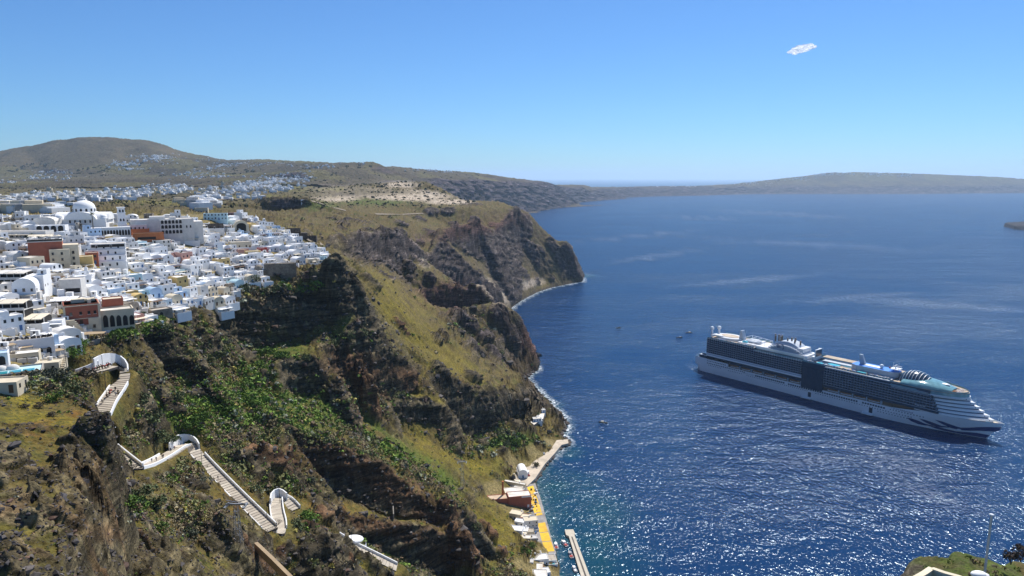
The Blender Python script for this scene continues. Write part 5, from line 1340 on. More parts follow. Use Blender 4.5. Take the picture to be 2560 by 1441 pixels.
for (x, y, Y, sx, sy, rz) in ((222, 830, 279, 6.0, 2.6, 0.25), (278, 810, 303, 3.4, 2.4, 0.5)):
    q = Vector(P(x, y, Y)); zz = zt + 2.7; b = MB(); rows = [[(sx * u, sy * v * (1 - 0.25 * abs(u)), zz + 0.5 * (1 - v * v) * (1 - u * u)) for v in (-1, -0.5, 0, 0.5, 1)] for u in (-1, -0.6, 0, 0.6, 1)]; b.grid(rows, 0)
    for u in (-0.8, 0, 0.8):
        for v in (-0.7, 0.7): b.tube((sx * u, sy * v, zt), (sx * u, sy * v, zz), 0.12, 0.12, 5, 1)
    o = b.build('straw_canopy', [M['tan'], M['wood']], t); o.location = (q.x - cx, q.y - cy, 0); o.rotation_euler = (0, 0, rz)
lg = MB(); lg.box(-0.35, 0.35, -1, 1, 0.2, 0.35, 0); lg.box(-0.35, 0.35, 0.6, 1, 0.35, 0.8, 0); lgm = [lg.mesh('lounger', [M[c_]]) for c_ in ('red', 'darkmetal')]
for k in range(12):
    a = pa + d_ * (1.2 + 1.6 * k) - n_ * 1.9; o = new_obj('sun_lounger', lgm[0 if k < 4 else 1], t); o.location = (a.x - cx, a.y - cy, zt + 0.02); o.rotation_euler = (0, 0, math.atan2(d_.y, d_.x))
# stone terrace with arch niche, right of the pool
q = mark(400, 792, 338, excl=8); t = house(q, 0.9, 10, 6, 4.2, 'flat', 'stone', 'grey stone terrace building with a white-rimmed arch right of the long pool', roofm='tread', wins=False); arcade(t, -2, 1, -3.06, 0.8, 1, 1.5, 2.0)
# 8 blue-walled terraces and tan awnings
q = mark(95, 885, 243, excl=10); t = empty('blue_terrace', q, 0.95); tag(t, 'stepped cafe terrace with a bright blue back wall and tan awnings', 'cafe terrace')
b = MB(); b.box(-12, 8, 2, 3, -4, 5.5, 0); b.build('back_wall', [M['paleblue']], t)
for k in range(4):
    b = MB(); b.box(-12 + 5 * k, -7.02 + 5 * k, -4, 2 - 0.002, -8, 3.2 - 1.7 * k, 0); b.build('terrace_floor', [M['concrete']], t)
    b = MB(); z = 5.6 - 1.7 * k
    for x, y in ((-11.5 + 5 * k, -3.6), (-7.8 + 5 * k, -3.6), (-11.5 + 5 * k, 0.2), (-7.8 + 5 * k, 0.2)): b.tube((x, y, z - 2.4), (x, y, z), 0.08, 0.08, 4, 1)
    b.box(-11.9 + 5 * k, -7.4 + 5 * k, -4, 0.6, z, z + 0.12, 0); b.build('awning', [M['tan'], M['darkmetal']], t)
# 9 restaurants with canvas roofs at the left edge
def terrace_restaurant(px, py, Y, yaw, w, d, floors, label, canvas='canvas', seed=1):
    q = mark(px, py, Y, excl=max(w, d) * 0.5); t = empty('restaurant', q, yaw); tag(t, label, 'restaurant'); r_ = random.Random(seed); b = MB()
    for f in range(floors):
        z = f * 3.2; off = f * 2.4
        b.box(-w / 2, w / 2, -d / 2 + off, d / 2, z - (5 if f == 0 else 0), z + 0.35, 0); b.box(-w / 2, w / 2, -d / 2 + off + 2.8, d / 2, z + 0.35, z + 2.9, 1); b.box(-w / 2, w / 2, -d / 2 + off, -d / 2 + off + 0.15, z + 0.35, z + 1.1, 0)
        for k in range(int(w / 3) + 1): x = -w / 2 + 0.2 + k * (w - 0.4) / int(w / 3); b.box(x - 0.12, x + 0.12, -d / 2 + off + 2.5, -d / 2 + off + 2.78, z + 0.35, z + 3.2, 0)
    b.build('terrace_floors', [M['offwhite'], M['shade']], t); z = floors * 3.2; off = (floors - 1) * 2.4
    n = max(2, int(w / 4))
    for k in range(n):
        b = MB(); x0 = -w / 2 + k * w / n; b.quad((x0 + 0.1, -d / 2 + off + 0.5, z - 0.35), (x0 + w / n - 0.1, -d / 2 + off + 0.5, z - 0.35), (x0 + w / n - 0.1, d / 2, z + 0.4), (x0 + 0.1, d / 2, z + 0.4)); b.quad((x0 + 0.1, -d / 2 + off + 0.5, z - 0.7), (x0 + w / n - 0.1, -d / 2 + off + 0.5, z - 0.7), (x0 + w / n - 0.1, -d / 2 + off + 0.5, z - 0.35), (x0 + 0.1, -d / 2 + off + 0.5, z - 0.35)); b.build('canvas_roof', [M[canvas]], t)
    b = MB()
    for k in range(int(w * 1.5)):
        x = r_.uniform(-w / 2 + 0.5, w / 2 - 0.5); y = r_.uniform(-d / 2 + 0.5, -d / 2 + 2.2); b.box(x - 0.25, x + 0.25, y - 0.25, y + 0.25, 0.36, 1.15, 0)
    b.build('cafe_chairs', [M['darkmetal']], t)['kind'] = 'stuff'
terrace_restaurant(18, 795, 262, 0.15, 15, 9, 2, 'restaurant with dark glazing under cream striped awnings at the left edge', seed=2)
terrace_restaurant(62, 812, 262, 0.2, 16, 9, 1, 'restaurant under broad cream canvas roofs below the barrel-vaulted house', seed=3)
terrace_restaurant(20, 715, 300, 0.1, 18, 10, 2, 'curved white restaurant with a dark glass front near the left edge', canvas='roof', seed=4)
terrace_restaurant(158, 765, 292, 0.3, 12, 8, 1, 'cafe with a single white canvas roof on a dark terrace above the rock cut', canvas='white', seed=5)
q = mark(45, 872, 240, excl=12); t = house(q, 0.62, 22, 6, 3.6, 'flat', 'white', 'long white terrace with arched openings and rows of dark chairs', roofm='tread', wins=False); arcade(t, -10.5, 10.5, -3.06, -2.6, 8, 1.5, 2.6)
b = MB()
for k in range(70): x = rt.uniform(-10.5, 10.5); y = rt.uniform(-2.6, 2.6); b.box(x - 0.25, x + 0.25, y - 0.25, y + 0.25, 3.3, 4.0, 0)
b.build('cafe_chairs', [M['darkmetal']], t)['kind'] = 'stuff'
q = mark(118, 822, 264, excl=7); t = house(q, 0.35, 12, 5, 3.6, 'flat', 'white', 'long plain white wall building behind the blue terrace', roofm='white', wins=False)
q = mark(75, 745, 290, excl=9); t = house(q, 0.3, 9, 12, 8.5, 'vault', 'white', 'big white barrel-vaulted house above the cream canvas roofs')
q = mark(100, 735, 300, excl=6); t = house(q, 0.3, 7, 10, 9, 'tall', 'white', 'narrow white three-storey house right of the barrel-vaulted one')
q = mark(185, 745, 322, excl=7); t = house(q, 0.3, 9, 8, 9.5, 'tall', 'offwhite', 'tall grey-white house with a dark balcony above the red mansion', roofm='roof'); b = MB(); b.box(-2, 4, -4.1, -3.9, 3.2, 5.2, 0); b.box(-2, 4, -5, -4.1, 2.9, 3.1, 1); b.build('balcony', [M['shade'], M['white']], t)
q = mark(205, 672, 366, excl=7); t = house(q, 0.5, 11, 7, 7, 'flat', 'ochre', 'plain mustard-coloured block right of the red and ochre tower', roofm='cream', wins=False)
q = mark(232, 660, 372, excl=5); t = house(q, 0.5, 6, 6, 6.5, 'flat', 'terracotta', 'small brick-red house wedged beside the mustard block', roofm='roof')
q = mark(222, 700, 345, excl=4); t = empty('chapel', q, 0.3); tag(t, 'tiny white chapel with a stepped bell gable in the middle of the town', 'chapel')
b = MB(); b.box(-2.6, 2.6, -3, 3, -5, 3.4, 0); b.build('wall', [M['white']], t); b = MB(); b.box(-1.3, 1.3, -3.2, -2.4, 3.4, 5.2, 0); b.box(-0.7, 0.7, -3.2, -2.4, 5.2, 6.8, 0); b.ball((0, -2.8, 6.8), 0.7, 0.5, 0.6, 8, 4, 0, 0, 90); b.build('bell_gable', [M['white']], t); add_win(t, 0, 0, -3.02, 'blue_door'); 
# 10 terraced white hotel with long stepped wall
q = mark(262, 660, 385, excl=15); t = empty('terraced_hotel', q, 0.5); tag(t, 'large white terraced hotel with glazed top floor and a long slanting side wall', 'hotel')
for k in range(4):
    b = MB(); parapet_roof(b, -11 + 1.5 * k, 11, -9 + 4.2 * k, -4.8 + 4.2 * k + (6 if k == 3 else 0.4), -6, 2.2 + 3.0 * k, 0, 1, 0.3, 0.25); b.build('terrace_block', [M['white'], M[['white', 'greyroof', 'tread', 'roof'][k]]], t)
    for j in range(5 - k // 2): add_win(t, -8 + 1.5 * k + 3.6 * j, -0.4 + 3.0 * k, -9.02 + 4.2 * k, 'blue' if j % 2 else 'white_door', 1.0)
b = MB(); b.box(-6, 10.5, 3.55, 3.6, 9.2, 10.8, 0); b.build('glazing', [M['glass']], t)
b = MB(); b.poly([(-11.6, -13, -6), (-11.6, 9, -6), (-11.6, 9, 11.5), (-11.6, 4, 11.5), (-11.6, -13, 1.0)][::-1]); b.poly([(-11.2, -13, -6), (-11.2, 9, -6), (-11.2, 9, 11.5), (-11.2, 4, 11.5), (-11.2, -13, 1.0)]); b.quad((-11.6, -13, 1), (-11.2, -13, 1), (-11.2, 4, 11.5), (-11.6, 4, 11.5)); b.quad((-11.6, -13, -6), (-11.2, -13, -6), (-11.2, -13, 1), (-11.6, -13, 1)); b.build('slanting_wall', [M['offwhite']], t)
q = mark(240, 642, 400, excl=5); house(q, 0.3, 7, 6, 4.6, 'vault', 'paleblue', 'small house with a pale blue vaulted roof beside the terraced hotel')
# 11 aqua building, yellow arched house, others of their own
q = mark(465, 603, 488, excl=12); t = house(q, 0.42, 18, 9, 5.2, 'flat', 'aqua', 'long pale turquoise building with a white roof below the arcaded mansion', roofm='white', wk='blue')
q = mark(405, 620, 455, excl=8); t = house(q, 0.5, 11, 8, 5.5, 'flat', 'offwhite', 'grey-white blank-walled house left of the turquoise building', roofm='roof')
q = mark(632, 648, 490, excl=7); t = house(q, 0.5, 10, 7, 6.2, 'flat', 'ochre', 'yellow house with two tall arched windows in the middle of the white town', roofm='cream', wins=False); arcade(t, -3.5, 3.5, -3.56, 1.4, 3, 1.5, 3.4)
q = mark(650, 662, 484, excl=5); t = house(q, 0.5, 7, 5, 3.4, 'flat', 'ochre', 'low yellow annex just below the yellow arched house', roofm='cream')
q = mark(607, 640, 492, excl=5); t = house(q, 0.5, 7, 6, 5.2, 'flat', 'pink', 'salmon-pink house left of the yellow arched house', roofm='cream')
q = mark(655, 632, 505, excl=4); t = house(q, 0.5, 6, 5, 3.8, 'flat', 'red', 'deep red little house right above the yellow arched house', roofm='white')
q = mark(602, 620, 520, excl=9); t = house(q, 0.45, 15, 8, 5.0, 'flat', 'cream', 'cream house above the salmon-pink one', roofm='roof')
q = mark(604, 578, 572, excl=8); t = empty('arched_portal', q, 0.5); tag(t, 'cream gabled facade with one huge round arch near the back of the town', 'house')
b = MB(); b.poly([(-6, 0, -3), (6, 0, -3), (6, 0, 5), (3, 0, 8), (0, 0, 9), (-3, 0, 8), (-6, 0, 5)]); b.poly([(-6, 6, -3), (6, 6, -3), (6, 6, 5), (3, 6, 8), (0, 6, 9), (-3, 6, 8), (-6, 6, 5)][::-1]); 
for a, e in zip([(-6, -3), (-6, 5), (-3, 8), (0, 9), (3, 8), (6, 5)], [(-6, 5), (-3, 8), (0, 9), (3, 8), (6, 5), (6, -3)]): b.quad((a[0], 0, a[1]), (e[0], 0, e[1]), (e[0], 6, e[1]), (a[0], 6, a[1]))
b.build('wall', [M['cream']], t); o = new_obj('arch_opening', ARCHW, t); o.location = (0, -0.02, 0); o.scale = (4.6, 1, 2.9)
q = mark(540, 550, 590, excl=10); house(q, 0.35, 18, 9, 5.5, 'flat', 'aqua', 'pale blue-grey flat house at the back edge of the town, near the skyline', roofm='greyroof')
q = mark(505, 532, 640, excl=8); house(q, 0.3, 12, 8, 5, 'flat', 'cream', 'sand-coloured house highest at the back of the town', roofm='cream')
q = mark(583, 541, 620, excl=6); house(q, 0.3, 11, 6, 4.2, 'flat', 'pink', 'pink house at the back edge, right of the sand-coloured one', roofm='white')
q = mark(532, 573, 555, excl=11); t = house(q, 0.4, 16, 6, 4.2, 'flat', 'darkstone', 'dark brown stone house with a cream top behind the white roofs', roofm='roof')
def domed_church(px, py, Y, s, label, tower=True, name='church'):
    q = mark(px, py, Y, excl=6 * s); t = empty(name, q, 0.4); tag(t, label, 'church'); b = MB(); b.box(-3.6 * s, 3.6 * s, -3 * s, 3 * s, -6, 3.6 * s, 0); b.build('wall', [M['white']], t)
    b = MB(); b.tube((0, 0, 3.4 * s), (0, 0, 5.2 * s), 2.3 * s, 2.3 * s, 16); b.ball((0, 0, 5.2 * s), 2.35 * s, 2.35 * s, 2.3 * s, 16, 7, 0, 0, 90); b.tube((0, 0, 7.4 * s), (0, 0, 8.6 * s), 0.5 * s, 0.3 * s, 8); b.ball((0, 0, 8.6 * s), 0.35 * s, n=8, k=5); b.build('dome', [M['white']], t, True)
    for k in range(6): a = 2 * math.pi * k / 6 + 0.4; o = new_obj('window', ARCHW, t); o.location = (2.33 * s * math.sin(a), -2.33 * s * math.cos(a), 3.9 * s); o.rotation_euler = (0, 0, a); o.scale = (0.35 * s, 1, 0.4 * s)
    return t
domed_church(727, 612, 548, 1.05, 'white domed church with a small lantern at the right end of the town')
domed_church(641, 562, 585, 0.95, 'white domed church at the back edge, left of the bell arch')
domed_church(625, 560, 600, 0.7, 'smaller white dome just behind the palm at the back edge')
q = mark(661, 566, 582, excl=4); t = empty('bell_arch', q, 0.4); tag(t, 'free-standing white belfry with three round openings at the back edge', 'belfry')
b = MB(); b.box(-1.9, 1.9, -0.8, 0.8, -4, 4.4, 0); b.prism([(-1.9, -0.8), (1.9, -0.8), (1.9, 0.8), (-1.9, 0.8)], 4.4, 4.8); b.box(-1.0, 1.0, -0.75, 0.75, 4.8, 6.4, 0); b.ball((0, 0, 6.4), 1.0, 0.75, 0.6, 10, 4, 0, 0, 90); b.build('wall', [M['white']], t)
for x, z, s_ in ((-0.9, 2.0, 0.55), (0.9, 2.0, 0.55), (0, 5.0, 0.5)): o = new_obj('arch_opening', ARCHW, t); o.location = (x, -0.82, z); o.scale = (s_, 1, s_)
# large buttress wall under the right end, yellowish stone
q = mark(700, 690, 474, excl=10); t = house(q, 0.3, 20, 5, 9.0, 'flat', 'stone', 'tall bare ochre-grey buttress wall under the right end of the town', roofm='tread', wins=False, group=None, name='buttress_wall', cat='wall')
# dark stone ruins beyond the town
q = mark(735, 590, 620, excl=8); t = empty('ruin', q, 0.3); tag(t, 'dark square stone ruin with empty window holes beyond the town', 'ruin')
b = MB(); b.box(-6, 6, -4, -3.2, -3, 7.5, 0); b.box(-6, -5.2, -3.2, 4, -3, 8, 0); b.box(5.2, 6, -3.2, 4, -3, 6, 0); b.box(-6, 6, 4, 4.8, -3, 7, 0); b.build('wall', [M['darkstone']], t)
for x in (-3, 0.5, 3.5): add_win(t, x, 4.2, -4.02, 'wood', 1.3)
b = MB(); b.box(6.2, 12, -6, 2, -3, 3.0, 0); b.build('side_wall', [M['darkstone']], t)
q = mark(772, 598, 600, excl=8); t = house(q, 0.1, 15, 5, 3.2, 'flat', 'darkstone', 'low long dark stone shed right of the square ruin', roofm='darkstone', group=None, name='shed', cat='shed')
# tan buildings at the lower left with a green glazed pool terrace
q = mark(50, 935, 217, excl=12); t = empty('spa_terrace', q, 0.55); tag(t, 'terrace with green glass panels and white arches at the lower left of the town', 'terrace')
b = MB(); parapet_roof(b, -13, 6, -5, 5, -8, 1.6, 0, 1, 0.5, 0.3); b.build('terrace_floor', [M['concrete'], M['aqua']], t)
for k in range(3): b = MB(); b.box(1.0 - 3.4 * k, 4.0 - 3.4 * k, -4.2, -1.2, 1.25, 1.7, 0); b.build('glass_panel', [M['pool']], t)
b = MB(); parapet_roof(b, -14, -3, 5.002, 10, -8, 6.2, 0, 1); b.build('arched_wing', [M['white'], M['paleblue']], t); arcade(t, -13.6, -3.4, 4.94, 2.4, 4, 1.9, 2.8)
b = MB()
for k in range(4): b.ball((-11 + 3 * k, 3.4, 1.2), 1.9, 1.4, 1.4, 12, 4, 0, 0, 90)
b.build('shell_canopies', [M['offwhite']], t, True)
q = mark(65, 905, 232, excl=8); t = house(q, 0.5, 8.5, 6, 3.8, 'flat', 'cream', 'tan house with two dark square windows above the green glass terrace', roofm='roof', wins=False)
for x in (-2.4, 0.2, 2.6): b = MB(); b.box(x - 0.6, x + 0.6, -3.06, -2.94, 0.8, 2.3, 0); b.build('window_hole', [M['shade']], t)
q = mark(125, 925, 232, excl=8); t = house(q, 0.35, 7, 6, 3.2, 'flat', 'cream', 'tan square building with a slatted terrace roof at the path head', roofm='cream', wk='wood')
q = mark(15, 975, 205, excl=9); t = house(q, 0.2, 8, 6, 2.8, 'flat', 'cream', 'tan flat-roofed building cut by the left edge, lowest of the town', roofm='cream', wk='wood')

# ---- the many white houses, laid out in terrace rows from the back edge down to the cliff
FILL = []; y = 553.0; row = 0
while y < 905:
    row += 1; x = -70 + (row % 2) * 12; lst = []
    while x < 830:
        px = x + rt.uniform(-4, 4); py = y + rt.uniform(-2.5, 2.5)
        q = hit(px, py)
        dist = 400
        if q:
            dist = math.hypot(q[0], q[1]); w = rt.uniform(5.2, 9.6)
            ok = bool(town_mask(np.array([q[0]]), np.array([q[1]]))[0] > 0.5) and all((q[0] - e[0]) ** 2 + (q[1] - e[1]) ** 2 > (e[2] + 1.5) ** 2 for e in EXC)
            if ok and rt.random() < 0.96: lst.append((px, py, q, w))
            x += w * 1.0 * FPX / dist * 1.02
        else: x += 20
    if lst: FILL.append(lst)
    y += 9.2 + (y - 553) * 0.056
print('fill rows', len(FILL), sum(len(l) for l in FILL))
total = sum(len(l) for l in FILL)
NAMEK = {'flat': 'flat-roofed', 'tall': 'two-storey', 'terrace': 'terraced', 'roofroom': 'roof-room', 'vault': 'vaulted', 'dome': 'domed'}
NAMEC = {'white': 'white', 'offwhite': 'grey-white', 'cream': 'cream', 'ochre': 'mustard', 'paleblue': 'pale blue', 'aqua': 'turquoise', 'pink': 'pink', 'terracotta': 'brick-red', 'stone': 'stone'}
cnt = 0
for ri, lst in enumerate(FILL):
    for ci, (px, py, q, w) in enumerate(lst):
        cnt += 1
        u_ = rt.random()
        leftzone = px < 170 and py < 800
        colr = 'white' if u_ < 0.72 else rt.choice(['offwhite', 'offwhite', 'cream', 'cream', 'paleblue', 'aqua', 'ochre', 'pink', 'stone'])
        if leftzone and u_ > 0.55: colr = rt.choice(['offwhite', 'cream', 'white', 'offwhite'])
        kd = rt.choices(['flat', 'tall', 'terrace', 'roofroom', 'vault', 'dome'], [26, 16, 26, 12, 18, 2])[0]
        h = {'flat': 3.6, 'tall': 6.4, 'terrace': 3.4, 'roofroom': 3.4, 'vault': 4.8, 'dome': 4.6}[kd] * rt.uniform(0.88, 1.15)
        d = rt.uniform(5.5, 8.5)
        gx_ = float(gz(q[0] + 12, q[1]) - gz(q[0] - 12, q[1])); gy_ = float(gz(q[0], q[1] + 12) - gz(q[0], q[1] - 12))
        yaw = math.atan2(-gx_, gy_) if gx_ * gx_ + gy_ * gy_ > 4 else 0.4
        # front (-y) must look downhill: downhill = (-gx, -gy); angle of -y axis rotated by yaw is (sin yaw, -cos yaw)
        yaw = max(-0.1, min(1.15, yaw)) + rt.uniform(-0.22, 0.22)
        roofm = rt.choices(['white', 'roof', 'greyroof', 'tread'], [60, 20, 14, 6] if not leftzone else [25, 45, 25, 5])[0]
        lab = '%s %s house, %s from the left in the %s row from the back' % (NAMEC[colr], NAMEK[kd], ORD[ci], ORD[ri])
        house((q[0], q[1], q[2] - 0.2), yaw, w, d, h, kd, colr, lab, roofm=roofm, deep=3.6)
# the small stuff between the houses: low walls, steps, sheds and roof edges too small to tell apart
cl = MB(); boxes = 0
while boxes < 1500:
    px = rt.uniform(-40, 830); py = rt.uniform(552, 910); q = hit(px, py)
    if q is None or town_mask(np.array([q[0]]), np.array([q[1]]))[0] < 0.5: continue
    an = rt.uniform(0.1, 0.9); Mx = Matrix.Translation((q[0], q[1], q[2])) @ Matrix.Rotation(an, 4, 'Z'); kd = rt.random(); m = rt.choices((0, 1, 2, 3), (62, 16, 14, 8))[0]
    if kd < 0.45: w, d, h = rt.uniform(2, 6), 0.3, rt.uniform(0.8, 2.2)
    elif kd < 0.7: w, d, h = 0.3, rt.uniform(2, 6), rt.uniform(0.8, 3.0)
    elif kd < 0.9: w, d, h = rt.uniform(1.4, 3.4), rt.uniform(1.4, 3.0), rt.uniform(1.8, 5.2)
    else:
        for s_ in range(6): cl.box(-0.7, 0.7, -1.8 + 0.6 * s_, -1.2 + 0.6 * s_, -2, 0.3 + 0.4 * s_, m, Mx)
        boxes += 1; continue
    cl.box(-w / 2, w / 2, -d / 2, d / 2, -2.5, h, m, Mx)
    if kd >= 0.7 and rt.random() < 0.5: cl.box(-0.35, 0.35, -d / 2 - 0.04, -d / 2 - 0.005, h - 1.3, h - 0.3, 4, Mx)
    boxes += 1
o = cl.build('terrace_walls', [M['white'], M['offwhite'], M['roof'], M['stone'], M['glass']]); tag(o, 'low walls, steps and little sheds crowded between the houses', 'walls', kind='stuff')
print('TOWN', cnt, round(time.time() - T0, 1))
# ------------------------------------------------------------------ the cruise ship
SW = mat('ship_white_paint', (0.78, 0.79, 0.80), 0.35, 0.04, 0.05, spec=0.5)
SN = mat('ship_navy_paint', (0.012, 0.04, 0.16), 0.35, 0.05, 0.1, spec=0.5)
SG = mat('ship_dark_glass', (0.028, 0.052, 0.085), 0.12, 0.15, 0.3, spec=0.6)
SB = mat('ship_balcony_shade', (0.20, 0.25, 0.32), 0.5, 0.3, 0.25)
SD = mat('ship_teak_deck', (0.42, 0.33, 0.24), 0.8, 0.15, 0.3, var_rgb=(0.5, 0.43, 0.33))
SE = mat('ship_grey_trim', (0.42, 0.47, 0.53), 0.5, 0.06, 0.2)
SBL = mat('ship_blue_deck', (0.05, 0.22, 0.62), 0.7, 0.08, 0.2)
SP_ = mat('ship_pool_water', (0.10, 0.50, 0.60), 0.1, 0.05, 0.5, spec=0.5)
ST = mat('ship_teal_glass', (0.16, 0.33, 0.37), 0.08, 0.25, 0.25, spec=0.7)
SR = mat('ship_recess', (0.20, 0.14, 0.10), 0.8, 0.15, 0.2)
SO = mat('lifeboat_orange', (0.50, 0.24, 0.12), 0.5, 0.08, 0.5)
SK = mat('ship_red_boot_top', (0.03, 0.025, 0.035), 0.5, 0.1, 0.2)
SS = mat('exhaust_steel', (0.13, 0.10, 0.085), 0.5, 0.2, 0.4, metal=0.4)
_s1 = Vector(PZ(1745, 925, 0)); _s2 = Vector(PZ(2172, 1037, 0))
_fw = (_s2 - _s1).normalized(); _pt = Vector((-_fw.y, _fw.x, 0))
ship = empty('cruise_ship', _s1 + _pt * 21, math.atan2(_fw.y, _fw.x))
tag(ship, 'huge white cruise ship with navy waves painted on its bow, anchored in the bay', 'cruise ship')

def hull_y(x, z):
    """half breadth of the hull"""
    q = max(0.0, min(1.0, z / 18.0)) if z >= 0 else 0.0
    if x < 12: return 21.0 - 1.8 * ((12 - x) / 18.0) ** 2
    x0 = 222 + 26 * q; xe = 321.5 + 12.5 * q ** 1.2; pw = 1.75 + 1.1 * q
    if x <= x0: return 21.0
    u = (x - x0) / (xe - x0)
    return 21.0 * (1 - u ** pw) if u < 1 else 0.0
def hull_end(z):
    q = max(0.0, min(1.0, z / 18.0)); return 321.5 + 12.5 * q ** 1.2
def sheer(x):                       # top of the white hull
    if x < 45: return 18.0
    if x < 240: return 14.2
    if x < 270: return 14.2 + 3.8 * (x - 240) / 30
    return 18.0 + 0.8 * ((x - 270) / 64) ** 2
b = MB()
xs = [-6, -2, 3, 8, 12, 25, 44.9, 45.1] + list(range(60, 240, 15)) + list(range(240, 333, 4)) + [334.6]
for side in (1, -1):
    rows = []
    for x in xs:
        top = sheer(x); row = []
        for k in range(9):
            z = -6 + (top + 6) * k / 8
            if x < -1 and z < 7.5: xx = max(x, -1.0 + 0.0)
            else: xx = x
            xe = hull_end(max(z, 0)) if z >= 0 else 321.5 + z * 0.8
            # squeeze the last stations onto the stem
            if x > 300: xx = 300 + (xe - 300) * (x - 300) / 34.6
            row.append((xx, -side * hull_y(min(xx, xe), z), z))
        rows.append(row)
    b.grid(rows, 0, flip=(side < 0))
b.quad((-6, 19.2, 8), (-6, -19.2, 8), (-6, -18.6, 14.2), (-6, 18.6, 14.2), 0)
b.quad((-6, 19.2, 8), (-6, -19.2, 8), (-1, -20, 7.5), (-1, 20, 7.5), 0)
b.quad((-1, 20, 7.5), (-1, -20, 7.5), (-1, -20, -6), (-1, 20, -6), 0)
b.build('hull', [SW], ship, smooth=True)
# aft terraces
b = MB(); b.box(-6, 12, -18.6, 18.6, 14.0, 14.4, 1); b.box(0, 12.5, -19.8, 19.8, 14.4, 21.5, 2); b.box(-1, 12, -19.9, 19.9, 17.6, 18.0, 0); b.box(1, 12, -20.3, 20.3, 21.5, 22.0, 0); b.box(4, 12, -19, 19, 22.0, 24.0, 2)
b.build('stern_terrace', [SW, SD, SG], ship)
b = MB(); b.ball((-5, 0, 8.2), 5.0, 16, 1.0, 16, 5); b.build('stern_platform', [SW], ship, True)
# promenade recess with its pillars, dark soffit over it
b = MB(); b.box(45, 240, -18.0, 18.0, 13.6, 22.5, 0); b.box(240, 272, -17.2, 17.2, 14, 22.5, 0); b.box(44, 242, -21.0, 21.0, 18.6, 20.2, 1); b.box(45, 240, -20.6, 20.6, 13.9, 14.3, 2)
b.build('promenade_recess', [SR, SG, SD], ship)
for x in (61, 77, 93, 109, 125, 141, 185, 200, 215, 230):
    for s_ in (1, -1): MB().box(x - 0.5, x + 0.5, s_ * 19.2 - 1.6, s_ * 19.2 + 1.6, 14.2, 18.6, 0).build('davit_pillar', [SE], ship)
# lifeboats on both sides: keel-shaped hull, canopy, window strip
lb = MB()
rows = []
for k in range(9):
    t = k / 8; w = 1.75 * (1 - abs(2 * t - 1) ** 3.2); x = -6 + 12 * t
    rows.append([(x, -w, 1.7), (x, -w * 0.75, 0.7), (x, 0, 0.1 + 0.5 * abs(2 * t - 1) ** 3), (x, w * 0.75, 0.7), (x, w, 1.7)])
lb.grid(rows, 0)
rows = [[(x * 0.94, -w2, 1.7), (x * 0.9, -w2 * 0.8, 2.7), (x * 0.9, w2 * 0.8, 2.7), (x * 0.94, w2, 1.7)] for x, w2 in [(-6 + 12 * k / 8, 1.7 * (1 - abs(2 * k / 8 - 1) ** 4)) for k in range(9)]]
lb.grid(rows, 1, True); lb.box(-4, 4, -1.72, 1.72, 1.9, 2.3, 2)
lb_me = lb.mesh('lifeboat', [SW, SO, SG])
for x in (53, 69, 85, 101, 117, 133, 178, 192.5, 207.5, 222.5):
    for s_ in (1, -1):
        o = new_obj('lifeboat', lb_me, ship); o.location = (x, s_ * 19.4, 14.5)
# cabin blocks with balconies
def cabin_block(name, x0, x1, z0, n, pitch, hb, fore=None, seed=0):
    """n balcony decks; slab edges, glass rails and partitions are real steps in the side"""
    z1 = z0 + n * pitch
    body = MB(); slab = MB(); part = MB(); rail = MB()
    for k in range(n):
        za = z0 + k * pitch; xe = x1 if fore is None else x1 - fore * k
        body.box(x0 + 0.3, xe - 0.3, -hb + 1.7, hb - 1.7, za + (0.25 if k else 0), za + pitch, 0)
        slab.box(x0, xe, -hb, hb, za, za + 0.42, 0)
        for s_ in (1, -1):
            rail.box(x0 + 0.2, xe - 0.2, s_ * (hb - 0.12) - 0.05, s_ * (hb - 0.12) + 0.05, za + 0.42, za + 1.25, 0)
            x = x0 + 0.05
            while x < xe:
                part.box(x - 0.12, x + 0.12, s_ * (hb - 0.95) - 0.82, s_ * (hb - 0.95) + 0.82, za + 0.42, za + pitch, 0); x += 3.05
    slab.box(x0 - 0.2, (x1 if fore is None else x1 - fore * n) + 0.2, -hb - 0.1, hb + 0.1, z1, z1 + 0.5, 0)
    body.build(name + '_cabins', [SG], ship)
    s = slab.build(name + '_deck_edges', [SE], ship); s['kind'] = 'stuff'
    r = rail.build(name + '_balcony_rails', [SG], ship); r['kind'] = 'stuff'
    q = part.build(name + '_balcony_partitions', [SB], ship); q['kind'] = 'stuff'
cabin_block('aft', 11.5, 78, 26.0, 7, 2.68, 20.9)
cabin_block('middle', 78.6, 141, 26.0, 6, 2.62, 21.0)
cabin_block('fore', 167, 214, 21.2, 7, 2.74, 21.0)
cabin_block('bow', 214.6, 283, 21.4, 6, 2.7, 20.9, fore=1.6)
b = MB(); b.box(12, 142, -21.3, 21.3, 22.8, 26.0, 0); b.box(12, 142, -21.5, 21.5, 22.4, 22.9, 0); b.box(13, 141, -21.4, 21.4, 24.2, 25.5, 1); b.build('white_girdle', [SW, SE], ship)
b = MB(); b.box(12, 142, -19.8, 19.8, 20.2, 22.5, 0); b.box(167, 284, -20.4, 20.4, 18.8, 21.2, 0); b.build('lower_glazing', [SG], ship)
b = MB()
for k in range(13): b.box(142.4 + 1.9 * k, 144.1 + 1.9 * k, -22.4, 22.4, 12.6, 36.4, 0)
for k in range(8): b.box(142, 167, -22.1, 22.1, 13 + 3 * k, 13.4 + 3 * k, 1)
b.box(142, 167, -21.9, 21.9, 12.8, 36.6, 0); b.build('black_glass_atrium', [SG, SK], ship)
